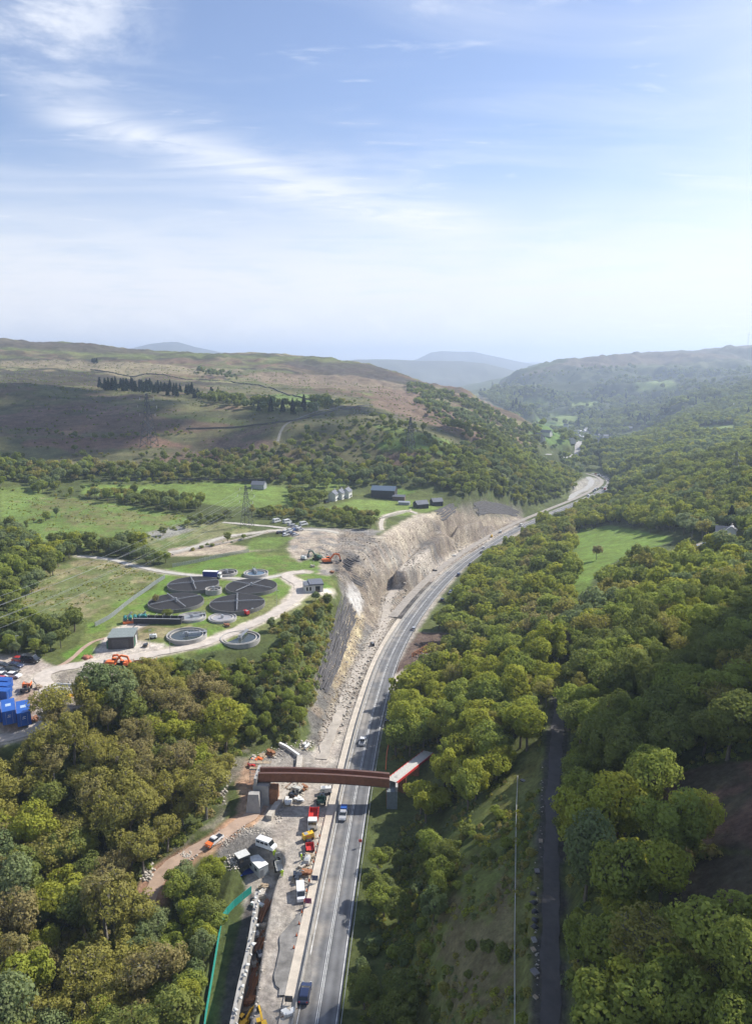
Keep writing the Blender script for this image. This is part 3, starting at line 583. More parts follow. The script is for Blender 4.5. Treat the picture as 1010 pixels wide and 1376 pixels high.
# ------------------------------------------------------------ trees
def leaf_mat(name, c, c2, trans=.48, var=.25):
    m = newmat(name); t = m.node_tree; out = N(t, 'ShaderNodeOutputMaterial')
    a = N(t, 'ShaderNodeAttribute', attribute_name='tint'); oi = N(t, 'ShaderNodeObjectInfo')
    mx = N(t, 'ShaderNodeMixRGB'); mx.inputs[1].default_value = (*c, 1); mx.inputs[2].default_value = (*c2, 1)
    ad = N(t, 'ShaderNodeMath', operation='MULTIPLY_ADD', use_clamp=True); L(t, oi.outputs['Random'], ad.inputs[0]); ad.inputs[1].default_value = .7; 
    sb = N(t, 'ShaderNodeMath', operation='SUBTRACT'); L(t, a.outputs['Fac'], sb.inputs[0]); sb.inputs[1].default_value = .35; L(t, sb.outputs[0], ad.inputs[2]); L(t, ad.outputs[0], mx.inputs[0])
    h = N(t, 'ShaderNodeHueSaturation'); L(t, mx.outputs[0], h.inputs['Color'])
    v = N(t, 'ShaderNodeMapRange'); v.inputs[3].default_value = 1-var; v.inputs[4].default_value = 1+var; L(t, a.outputs['Fac'], v.inputs[0]); L(t, v.outputs[0], h.inputs['Value'])
    d = N(t, 'ShaderNodeBsdfDiffuse'); tr = N(t, 'ShaderNodeBsdfTranslucent'); L(t, h.outputs[0], d.inputs[0]); L(t, h.outputs[0], tr.inputs[0])
    ms = N(t, 'ShaderNodeMixShader'); ms.inputs[0].default_value = trans; L(t, d.outputs[0], ms.inputs[1]); L(t, tr.outputs[0], ms.inputs[2]); L(t, ms.outputs[0], out.inputs[0]); return m
LOOKS = [ # words, leaf colours, sparse?
 ('yellow-green', (.42,.42,.07), (.33,.37,.065), 0), ('bright green', (.35,.39,.085), (.28,.335,.075), 0), ('mid green', (.265,.29,.08), (.21,.25,.07), 0),
 ('olive', (.40,.37,.095), (.34,.32,.09), 1), ('brown budding', (.37,.31,.14), (.33,.30,.11), 1), ('grey-green', (.29,.33,.15), (.21,.27,.11), 0),
 ('dark green', (.038,.065,.038), (.026,.046,.03), 0), ('bare grey', (.27,.235,.20), (.23,.195,.16), 2)]
LM = [leaf_mat('leaves_'+l[0].replace(' ', '_').replace('-', '_'), l[1], l[2]) for l in LOOKS]
BARK = pmat('bark', (.16,.135,.10), .95, var=.3, scale=2); BARKP = pmat('pale_bark', (.22,.20,.17), .9, var=.3, scale=2)
def leaves_mesh(name, P, Nn, size, mat, tint, seed):
    g = np.random.default_rng(seed); n = len(P)
    Nn = Nn + g.normal(0, .45, (n,3)); Nn /= np.linalg.norm(Nn, axis=1)[:,None]
    a = np.cross(Nn, g.normal(0, 1, (n,3))); a /= np.linalg.norm(a, axis=1)[:,None]; b = np.cross(Nn, a)
    s = size*g.uniform(.55, 1.35, n)[:,None]; k = g.uniform(.5, .9, n)[:,None]
    V = np.stack([P-a*s, P-b*s*k+Nn*s*.15, P+a*s, P+b*s*k+Nn*s*.1], 1).reshape(-1,3)
    me = npmesh(name, V, np.arange(4*n).reshape(n,4), mat)
    t = me.attributes.new('tint', 'FLOAT', 'POINT'); t.data.foreach_set('value', np.repeat(tint, 4).astype(np.float32)); return me
def crown_pts(seed, n, Rr, H, sparse, shape='round'):
    g = np.random.default_rng(seed); nl = 40 if not sparse else 46; lob = []
    ctr = np.array((0, 0, H*.60)); ax = ((1,1),(1.18,.8),(.8,1.15),(1.05,.92),(.9,1.0),(1.1,1.08))[seed//3%6]; el2 = g.uniform(.8,1.2)
    for i in range(nl):
        d = g.normal(0, 1, 3); d /= np.linalg.norm(d); d[2] = d[2]*.9+.15
        rr = g.uniform(.35, .72) if i > 5 else g.uniform(0, .3)
        c = ctr + d*np.array((Rr*ax[0]*el2, Rr*ax[0]/el2, H*.40*ax[1]))*rr; lob.append((c, Rr*g.uniform(.17, .36)*(1 if not sparse else .75)))
    P, Q, T_ = [], [], []
    per = int(n*1.7/nl)
    for i, (c, r) in enumerate(lob):
        d = g.normal(0, 1, (per,3)); d /= np.linalg.norm(d, axis=1)[:,None]
        rad = r*(1 - np.abs(g.normal(0, .16, per))) * (1 + .16*np.sin(d[:,0]*6+i)*np.sin(d[:,1]*7+i*2)+.14*np.sin(d[:,2]*9+i))
        p = c + d*rad[:,None]*np.array((1,1,.85)); keep = np.ones(per, bool)
        for j, (c2, r2) in enumerate(lob):
            if j != i: keep &= np.linalg.norm((p-c2)/np.array((1,1,.85)), axis=1) > r2*(.80 if not sparse else .6)
        P.append(p[keep]); Q.append(d[keep]); T_.append(np.clip(g.normal(.5, .17, keep.sum()) + g.uniform(-.2,.2), 0, 1))
    P = np.concatenate(P); Q = np.concatenate(Q); T_ = np.concatenate(T_)
    out = P-ctr; out /= np.linalg.norm(out, axis=1)[:,None]; Q = Q*.6+out*.5
    if len(P) > n: k = g.permutation(len(P))[:n]; P, Q, T_ = P[k], Q[k], T_[k]
    return P, Q, T_, lob
def tube(V, Fc, p0, p1, r0, r1, k=5):
    p0, p1 = Vector(p0), Vector(p1); d = (p1-p0).normalized(); a = d.orthogonal().normalized(); b = d.cross(a); s = len(V)
    for p, r in ((p0, r0), (p1, r1)):
        for i in range(k): th = 2*math.pi*i/k; V.append(tuple(p + a*math.cos(th)*r + b*math.sin(th)*r))
    for i in range(k): Fc.append((s+i, s+(i+1)%k, s+k+(i+1)%k, s+k+i))
def trunk_mesh(name, lob, H, seed, mat, twigs=0, R0=.28):
    g = random.Random(seed); V, Fc = [], []; top = Vector((g.uniform(-.3,.3), g.uniform(-.3,.3), H*.33))
    tube(V, Fc, (0,0,-1.2), (0,0,.5), R0*1.35, R0, 6); tube(V, Fc, (0,0,.5), top, R0, R0*.8, 6); mid = Vector((0,0,H*.62)); tube(V, Fc, top, mid, R0*.75, R0*.3)
    for c, r in lob[5:]:
        c = Vector(c); k = top.lerp(mid, g.uniform(0, .8)); e = k.lerp(c, .55)+Vector((0,0,.3)); tube(V, Fc, k, e, R0*.35, R0*.2, 4); tube(V, Fc, e, c, R0*.2, .05, 3)
        for q in range(twigs):
            d = Vector((g.gauss(0,1), g.gauss(0,1), g.gauss(.5,1))).normalized(); f = e.lerp(c, g.uniform(.1,1)); e2 = f+d*r*g.uniform(.7,1.3)
            tube(V, Fc, f, e2, .06, .022, 3)
            for _ in range(2 if twigs > 4 else 0):
                d2 = (d+Vector((g.gauss(0,.6), g.gauss(0,.6), g.gauss(.2,.6)))).normalized(); f2 = f.lerp(e2, g.uniform(.3,.9)); tube(V, Fc, f2, f2+d2*r*.7, .035, .015, 3)
    return npmesh(name, V, Fc, mat)
def conifer_pts(seed, n, Rr, H):
    g = np.random.default_rng(seed); t = g.uniform(0, 1, n)**.8; th = g.uniform(0, 2*math.pi, n)
    layer = .72+.28*np.abs(np.sin(t*22+np.sin(th*3))); r = Rr*(1-t)**.8*layer*(1+.15*np.sin(th*5+seed))
    P = np.stack([r*np.cos(th), r*np.sin(th), H*(.06+.94*t)-r*.15], 1); Q = np.stack([np.cos(th), np.sin(th), np.full(n, .5)], 1); return P, Q, np.clip(g.normal(.5,.2,n),0,1)
NS = 6
TREE = {}   # (look, shape, lod) -> (crown mesh, trunk mesh)
RT, HT = 4.9, 11.0
def make_tree_meshes():
    for s in range(NS):
        for li, (nm, c1, c2, sp) in enumerate(LOOKS):
            for lod, (n, size) in enumerate(((7000, .24), (1900, .48), (330, 1.25))):
                if li == 6: P, Q, T_ = conifer_pts(s+3, int(n*.8), 3.0, 13.0); lob = []
                elif sp == 2: P, Q, T_, lob = crown_pts(100+s*3, int(n*.25), RT, HT, 1)
                else: P, Q, T_, lob = crown_pts(100+s*3+(50 if sp else 0), int(n*(.62 if sp else 1)), RT, HT, sp)
                cm = leaves_mesh('crown', P, Q, size*(.8 if sp else 1)*(.6 if sp == 2 else 1), LM[li], T_, s*7+lod)
                if li == 6:
                    V, Fc = [], []; tube(V, Fc, (0,0,-1), (0,0,12.5), .28, .04); tm = npmesh('trunk', V, Fc, BARK)
                else: tm = trunk_mesh('trunk', lob, HT, s, BARKP if sp else BARK, (7 if sp == 2 else 4 if sp else 1) if lod == 0 else (2 if sp and lod == 1 else 0))
                TREE[(li, s, lod)] = (cm, tm)
    # shrub crowns
    for li in (0, 1, 2, 3, 5):
        for s in range(2):
            for lod, (n, size) in enumerate(((1500, .30), (500, .5), (160, .95))):
                P, Q, T_, lob = crown_pts(300+s, n, 2.6, 3.6, 0); P[:,2] -= .55
                TREE[('s', li, s, lod)] = (leaves_mesh('crown', P, Q, size, LM[li], T_, s+lod), None)
make_tree_meshes()
# places where nothing grows
NOGO = np.zeros(GX.shape, bool)
def nogo_path(path, half):
    D, _, _ = nearest(path, GX, GY, half+2); NOGO[D < half] = True
D_, _, S_ = nearest(road, GX, GY, 22); NOGO[(D_ < 21)&(S_ > 0)] = True; NOGO[D_ < 6.3] = True; NOGO[(D_ < 17)&(S_ < 0)&(GY > 335)&(GY < 800)] = True
for nm, (P, hw) in T.items(): nogo_path(P, hw+(1.2 if nm == 'tramway' else 1.8))
nogo_path(platform, 11); nogo_path(lower, 6.5)
for pp in (pf, [(20,960),(30,885),(75,880),(130,820),(210,790),(220,765),(330,742),(420,742),(450,780),(440,800),(380,832),(330,866),(250,885),(200,908),(110,950),(60,985)],
           [(310,1110),(300,1060),(330,1000),(420,1000),(430,1020)], [(285,1140),(340,1108),(365,1118),(335,1200),(310,1170)], [(285,866),(355,843),(378,858),(350,892),(292,898)], [(530,900),(560,850),(605,850),(605,885),(560,925),(520,935)],
           [(885,1050),(950,1025),(1100,1020),(1100,1125),(1000,1150),(905,1130)], [(880,1175),(960,1150),(1150,1130),(1150,1290),(1000,1310),(915,1280)], [(768,716),(820,706),(905,724),(905,742),(850,762),(812,795),(800,832),(766,832),(768,770)], [(-60,975),(60,965),(75,1005),(60,1035),(-60,1035)], *FARFIELDS,
           [(495,1062),(575,1005),(602,1016),(590,1060),(525,1130),(498,1120)]):
    NOGO |= inpoly(wpoly(pp), GX, GY)
NOGO |= _cut
def is_free(x, y):
    ri = np.clip(np.rint(np.log(y/Y0)/math.log(YG)), 0, NR-1).astype(int); ci = np.clip(np.rint((x/(y+OFF)+SMAX)/(2*SMAX)*(NC-1)), 0, NC-1).astype(int); return ~NOGO[ri, ci]
ALL = []   # x, y, look, kind(0 tree,1 shrub), scale
def scatter(pp, d, sc_range, looks, shrub=0.0, dens=1.0, clump=None, ymin=0):
    P = wpoly(pp); g = rng; x0, y0 = P.min(0); x1, y1 = P.max(0); nx, ny = int((x1-x0)/d)+1, int((y1-y0)/d)+1
    X, Y = np.meshgrid(x0+np.arange(nx)*d, y0+np.arange(ny)*d*.9); X = (X + (np.arange(ny)[:,None]%2)*d*.5 + g.uniform(-.42,.42,X.shape)*d).ravel(); Y = (Y + g.uniform(-.42,.42,Y.shape)*d).ravel() if False else (Y.ravel() + g.uniform(-.42,.42,X.size)*d)
    m = inpoly(P, X, Y) & (Y > max(ymin, Y0+4)); X, Y = X[m], Y[m]
    m = is_free(X, Y) & (g.uniform(0,1,len(X)) < dens)
    if clump: m &= (fbm(X, Y, clump[0], 3, 61) > clump[1])
    X, Y = X[m], Y[m]; Z = ground(X, Y); px, py, dep = proj(X, Y, Z); m = (px > -140)&(px < 1150)&(py < 1376+260); X, Y = X[m], Y[m]
    ks = list(looks); wts = np.array([looks[k] for k in ks], float); wts /= wts.sum()
    # looks change in drifts, with single odd trees between
    u = np.clip((fbm(X, Y, 45, 3, 33)*1.1+.5)*.6 + g.uniform(0,1,len(X))*.4, 0, .999); cs = np.cumsum(wts); u2 = np.argsort(np.argsort(u))/max(1, len(u))
    lk = np.array(ks)[np.minimum(np.searchsorted(cs, u2), len(ks)-1)]
    for x, y, l, sh, s in zip(X, Y, lk, g.uniform(0,1,len(X)) < shrub, g.uniform(*sc_range, len(X))): ALL.append((x, y, int(l), int(sh), float(s)))
YG_, BG, MG, OL, BR, GG, DK, BA = range(8)
# -- near woods
scatter([(-250,955),(20,985),(110,962),(200,918),(230,905),(300,885),(330,905),(305,960),(305,1015),(295,1080),(262,1130),(215,1165),(188,1205),(190,1300),(262,1500),(200,1700),(-300,1700)], 6.2, (.85,1.5), {OL:6.5,BR:3.2,MG:1.4,YG_:1.7,GG:1.8})
scatter([(188,1215),(245,1165),(290,1150),(330,1188),(318,1205),(292,1240),(272,1310),(256,1376),(248,1500),(200,1500),(170,1330)], 4.0, (.5,.85), {GG:3,BG:3,YG_:1,MG:2})
scatter([(205,905),(300,878),(380,838),(440,795),(452,800),(440,850),(425,900),(415,950),(405,1000),(330,1000),(300,1010),(280,1000),(250,960)], 3.0, (.32,.62), {MG:3,BG:4,GG:2,OL:2}, shrub=.72)
scatter([(190,925),(240,905),(310,905),(330,940),(300,990),(230,985)], 7, (.6,.95), {BG:2,MG:3,YG_:2,GG:2})
# -- right of the road
scatter([(523,1110),(526,1010),(536,945),(552,915),(590,890),(605,850),(622,808),(650,765),(690,730),(745,694),(790,692),(800,715),(775,720),(770,760),(765,830),(745,960),(725,985),(690,1040),(640,1095),(560,1135)], 6.8, (.75,1.35), {YG_:3,BG:2.6,OL:1.8,MG:2.4,BR:.6})
scatter([(560,840),(600,780),(640,745),(700,712),(720,702),(760,690),(700,730),(650,765),(615,810),(600,850)], 5.6, (.6,1.0), {BG:2,MG:3,YG_:1})
scatter([(498,1160),(523,1110),(600,1120),(600,1200),(560,1376),(540,1500),(480,1500),(484,1300)], 4.2, (.4,.85), {MG:4,BG:1.5,GG:1}, shrub=.6, dens=.85)
scatter([(560,1140),(690,1060),(690,1376),(660,1500),(540,1500)], 3.6, (.3,.75), {MG:2,BG:2,OL:1}, shrub=1, dens=.6, clump=(16, .0))
scatter([(600,1130),(640,1095),(690,1045),(690,1110),(640,1130)], 6, (.5,.9), {BG:2,MG:2}, shrub=.6)
scatter([(700,1050),(728,985),(738,985),(730,1376),(715,1500),(696,1376)], 3.2, (.3,.6), {MG:2,OL:1,BG:1}, shrub=1, dens=.5)
scatter([(762,940),(752,1376),(750,1700),(1400,1700),(1400,760),(1010,750),(940,742),(885,752),(850,748),(802,790),(772,850),(765,900)], 6.6, (.7,1.35), {MG:4,BG:2.6,OL:1.6,YG_:1.3,GG:1})
scatter([(770,800),(800,785),(880,755),(1010,755),(1100,800),(1000,850),(800,850)], 6.2, (.6,1.05), {YG_:2,BG:2,OL:1.6,MG:2})
scatter([(738,850),(765,850),(770,900),(740,915)], 7, (.8,1.0), {BA:1}, dens=.7)
# -- right, middle distance
scatter([(800,714),(760,694),(790,672),(830,676),(850,690),(905,716),(880,722),(820,705)], 8.5, (.7,1.05), {YG_:2,BG:2,MG:1})
scatter([(800,700),(838,668),(870,660),(900,650),(960,655),(1100,640),(1300,660),(1300,745),(1010,735),(990,710),(940,728),(905,718),(850,708)], 7.4, (.75,1.25), {YG_:2,BG:3,MG:3,OL:1,GG:1})
scatter([(820,668),(812,632),(800,605),(850,585),(910,570),(1010,565),(1300,560),(1300,640),(960,655),(900,650),(850,662)], 8, (.8,1.3), {MG:3,BG:3,YG_:1.4,GG:1.5}, dens=.93)
scatter([(860,590),(900,565),(930,540),(1010,520),(1300,500),(1300,565),(1010,568)], 12, (.9,1.4), {MG:3,BG:1,GG:1})
# -- left valley side
scatter([(600,655),(560,655),(470,650),(440,640),(420,628),(520,628),(600,608),(650,600),(700,610),(745,625),(768,640),(776,655),(755,672),(720,680),(700,676),(680,672),(640,668)], 7.2, (.6,1.0), {BG:2.4,MG:3,YG_:1.3,OL:.8,GG:1.4}, dens=.92)
scatter([(500,560),(560,575),(650,605),(520,628),(420,628),(380,600),(420,575)], 8.5, (.4,.85), {MG:3,BG:2,GG:2}, shrub=.5, dens=.85, clump=(70,-.2))
scatter([(560,515),(640,540),(745,600),(780,645),(700,612),(640,602),(560,545),(545,520)], 8.5, (.5,.95), {MG:3,BG:1,GG:2}, dens=.8, clump=(60,-.28))
scatter([(-300,640),(0,622),(120,630),(300,632),(420,628),(440,642),(400,652),(300,648),(150,645),(60,650),(0,645),(-300,650)], 7, (.55,1.0), {MG:3,OL:1.4,BR:1,GG:1,BG:1})
scatter([(280,610),(420,600),(420,630),(300,635),(250,630)], 8, (.5,.9), {MG:3,BR:1,OL:1,BG:1}, dens=.8)
scatter([(-300,620),(0,600),(200,612),(300,606),(420,590),(480,600),(430,625),(200,632),(0,625)], 9, (.35,.75), {MG:3,OL:1,GG:1}, shrub=.5, clump=(60,-.15))
scatter([(-300,600),(0,560),(200,545),(400,548),(500,560),(520,600),(200,610),(0,605)], 13, (.35,.6), {MG:3,OL:1}, shrub=1, dens=.4, clump=(80,.0))
scatter([(340,640),(400,632),(500,640),(505,655),(420,662),(395,655)], 9, (.5,.9), {MG:3,BG:2,GG:2})
scatter([(375,628),(384,628),(384,635),(375,635)], 6, (.8,1.1), {DK:1})
scatter([(385,675),(398,668),(425,668),(440,675),(430,682),(395,685)], 7, (.55,.8), {MG:2,BG:1})
scatter([(120,662),(190,668),(250,672),(280,680),(268,690),(230,690),(170,678),(118,672)], 6, (.45,.85), {MG:3,GG:1,BG:1,OL:1})
scatter([(20,642),(80,648),(78,665),(35,660)], 8, (.6,.9), {GG:2,BG:1,MG:1})
scatter([(-100,640),(0,636),(20,645),(0,656),(-100,660)], 8, (.6,.9), {BG:2,MG:1})
scatter([(330,684),(420,690),(505,696),(512,714),(490,712),(400,702),(340,696)], 5.5, (.45,.72), {MG:2,BG:1,OL:2,GG:1})
scatter([(180,728),(230,712),(300,690),(330,692),(310,700),(240,712),(185,738)], 5, (.3,.55), {MG:2,BG:2}, shrub=.6)
scatter([(-120,760),(-100,700),(0,700),(60,738),(105,735),(180,735),(215,752),(205,765),(150,752),(110,748),(70,775),(40,800),(20,830),(-120,840)], 5.6, (.55,.9), {BG:2.4,YG_:1.4,MG:3,GG:1.6})
scatter([(-100,850),(0,838),(40,838),(90,838),(130,828),(190,800),(215,785),(218,795),(150,838),(120,850),(80,882),(30,882),(-100,885)], 4.6, (.4,.8), {BG:2,GG:2,MG:2})
scatter([(200,752),(230,752),(235,765),(210,770)], 6, (.5,.7), {BG:2,MG:2})
scatter([(300,745),(350,748),(352,757),(305,758)], 5, (.5,.75), {DK:2,MG:2})
scatter([(358,748),(400,752),(398,764),(362,762)], 4.5, (.55,.8), {DK:3,MG:1})
scatter([(395,742),(415,745),(412,762),(398,762)], 6, (.7,.9), {BR:1})
scatter([(95,915),(180,900),(200,905),(160,940),(90,965)], 6.5, (.4,.65), {BA:3,BR:1})
scatter([(590,650),(770,655),(757,672),(718,690),(706,681),(640,668),(600,668)], 6.5, (.5,.9), {MG:3,BG:2,YG_:1})
# -- moor
scatter([(133,519),(222,524),(222,530),(133,524)], 13, (.5,1.15), {DK:1}); scatter([(222,524),(300,534),(300,540),(222,532)], 16, (.6,1.1), {DK:1})
scatter([(250,530),(350,545),(430,552),(420,560),(340,555),(290,545)], 11, (.7,1.2), {MG:2,GG:1,DK:.4}); scatter([(418,540),(445,540),(445,546),(418,546)], 12, (.8,1.1), {MG:2,GG:1})
scatter([(262,496),(320,503),(318,512),(262,503)], 14, (.5,.9), {MG:2,GG:1}); scatter([(120,486),(131,486),(131,489),(120,489)], 8, (.5,.7), {DK:1})
# hedges and field edges
for hp in ([(0,655),(60,662),(110,668),(112,671),(60,666),(0,659)], [(108,664),(112,650),(190,648),(300,645),(300,649),(190,652),(116,654),(112,666)], [(0,712),(90,690),(92,694),(0,718)], [(392,655),(402,680),(398,688),(388,660)], [(500,578),(640,612),(640,615),(500,582)], [(505,590),(600,610),(600,613),(505,594)], [(250,706),(330,690),(330,694),(255,710)], [(215,748),(232,742),(330,722),(332,725),(235,746)], [(430,545),(480,538),(480,541),(430,549)], [(20,575),(130,590),(260,580),(260,583),(130,593),(20,578)]):
    scatter(hp, 5, (.3,.62), {MG:3,OL:1,GG:1,BG:1}, shrub=.55, dens=.85)
# -- far valley sides
scatter([(640,530),(700,520),(760,530),(900,540),(960,520),(1010,520),(1300,520),(1300,560),(930,560),(860,580),(800,590),(780,575),(720,570),(690,555)], 16, (1.1,2.0), {MG:4,BG:1,GG:1,DK:.5}, dens=1, clump=(130,-.35), ymin=1900)
scatter([(660,520),(730,500),(860,492),(1010,500),(1010,525),(860,545),(740,535)], 26, (1.1,2.0), {MG:4,GG:1}, dens=.8, clump=(160,-.06), ymin=1900)
scatter([(700,575),(760,570),(800,592),(800,630),(780,640),(745,605),(730,600)], 13, (.8,1.3), {MG:3,BG:2,GG:2}, clump=(70,-.3))
# single trees the photograph shows by themselves
SINGLE = [(801,752,BR,.75,'round olive-brown bush standing alone in the green field'), (874,765,BR,1.0,'orange-brown budding tree at the foot of the field'), (980,712,DK,1.25,'tall dark conifer beside the white house'),
          (574,985,YG_,1.25,'large sunlit yellow-green tree at the roadside behind the bridge'), (210,812,BR,.45,'small round tree in front of a black filter bed'), (1004,560,DK,1.3,'dark conifer clump high on the far shaded slope'),
          (8,1130,OL,1.1,'olive tree with a visible trunk at the photo edge above the big wood'), (278,1040,BR,1.05,'tall brown budding tree with bare lower limbs by the works'), (225,832,MG,.5,'small green tree between the two front filter beds'),
          (568,1082,GG,.6,'grey-green birch with a pale leaning trunk below the ramp'), (498,700,BR,.8,'brown budding tree at the top of the cut')]
for px, py, l, s, lab in SINGLE:
    p = at(px, py); ALL.append((p.x, p.y, l, 0, s))
A_ = np.array([a[:2] for a in ALL]); AZ = ground(A_[:,0], A_[:,1]); apx, apy, adep = proj(A_[:,0], A_[:,1], AZ+5)
LANDM = [((30,985),'the blue containers'),((288,1131),'the orange and white pickup'),((325,1165),'the dark cabin'),((338,1200),"the teal fence's upper end"),((298,1242),"the teal fence's bend"),((278,1376),"the teal fence's lower end"),
 ((338,1045),"the footbridge's dirt-side end"),((575,1018),'the red-edged ramp'),((322,858),'the open tank with the walkway'),((820,735),'the grazing field'),((968,722),'the house with the conifer'),((752,940),"the tramway's upper end"),
 ((742,1070),"the tramway's middle bend"),((716,1200),'the timber beside the tramway'),((737,1376),"the tramway's lower end"),((905,1062),'the upper bracken patch'),((890,1205),'the lower bracken patch'),((570,880),'the sheet-piled pit'),
 ((640,1240),'the grassy clearing'),((738,880),'the bare grey trees'),((200,1200),"the red track's lower end"),((100,950),'the stored equipment yard'),((0,1376),"the photo's bottom left corner"),((0,1150),"the photo's side edge level with the bridge"),
 ((1010,1376),"the photo's bottom right corner"),((1010,900),'the sloping grass patch'),((440,930),"the dark terraced slope's foot"),((525,1110),'the bridge abutment by the road'),((560,1200),'the shaded roadside bank'),((120,1200),'the open gap in the big wood'),
 ((1010,1140),'the strip between the bracken patches'),((130,1376),"the photo's bottom edge under the big wood"),((850,1376),"the photo's bottom edge past the tramway"),((850,930),'the dip in the hillside wood'),((660,880),'the brow of the roadside wood'),((140,524),'the moor wall end'),((185,526),'the pylon side of the moor belt'),((240,530),'the gap in the moor belt'),((300,538),'the lower end of the moor belt'),((325,750),'the lorry'),((375,755),'the moorside spoil yard'),((380,632),'the pasture top'),((650,700),'the far rock face')]
LP = np.array([tuple(at(*p)) for p, _ in LANDM])
ORD = ['first','second','third','fourth','fifth','sixth','seventh','eighth','ninth','tenth','eleventh','twelfth','thirteenth','fourteenth','fifteenth','sixteenth','seventeenth','eighteenth','nineteenth','twentieth']
def instance_field(name, V, I, S, src, label):
    me = bpy.data.meshes.new(name); me.vertices.add(len(V)); me.vertices.foreach_set('co', V.astype(np.float32).ravel())
    for nm, dt, arr in (('src', 'INT', I), ('size', 'FLOAT', S), ('turn', 'FLOAT', rng.uniform(0, 6.28, len(V)).astype(np.float32))):
        a = me.attributes.new(nm, dt, 'POINT'); a.data.foreach_set('value', arr)
    ob = link(name, me); tag(ob, label, kind='stuff')
    ng = bpy.data.node_groups.new(name, 'GeometryNodeTree'); ng.interface.new_socket('Geometry', in_out='INPUT', socket_type='NodeSocketGeometry'); ng.interface.new_socket('Geometry', in_out='OUTPUT', socket_type='NodeSocketGeometry')
    gi = N(ng, 'NodeGroupInput'); go = N(ng, 'NodeGroupOutput'); ip = N(ng, 'GeometryNodeInstanceOnPoints'); ci = N(ng, 'GeometryNodeCollectionInfo')
    ci.inputs['Collection'].default_value = src; ci.inputs['Separate Children'].default_value = True; ci.inputs['Reset Children'].default_value = True
    ip.inputs['Pick Instance'].default_value = True
    L(ng, gi.outputs[0], ip.inputs['Points']); L(ng, ci.outputs[0], ip.inputs['Instance'])
    def na(nm, dt):
        q = N(ng, 'GeometryNodeInputNamedAttribute', data_type=dt); q.inputs['Name'].default_value = nm; return q.outputs[0]
    L(ng, na('src', 'INT'), ip.inputs['Instance Index']); vs = N(ng, 'ShaderNodeVectorMath', operation='SCALE'); rv = N(ng, 'FunctionNodeRandomValue', data_type='FLOAT_VECTOR'); rv.inputs[0].default_value = (.86,.86,.82); rv.inputs[1].default_value = (1.14,1.14,1.18)
    L(ng, rv.outputs[0], vs.inputs[0]); L(ng, na('size', 'FLOAT'), vs.inputs['Scale']); L(ng, vs.outputs[0], ip.inputs['Scale'])
    cx = N(ng, 'ShaderNodeCombineXYZ'); L(ng, na('turn', 'FLOAT'), cx.inputs[2]); L(ng, cx.outputs[0], ip.inputs['Rotation']); L(ng, ip.outputs[0], go.inputs[0])
    md = ob.modifiers.new('scatter', 'NODES'); md.node_group = ng
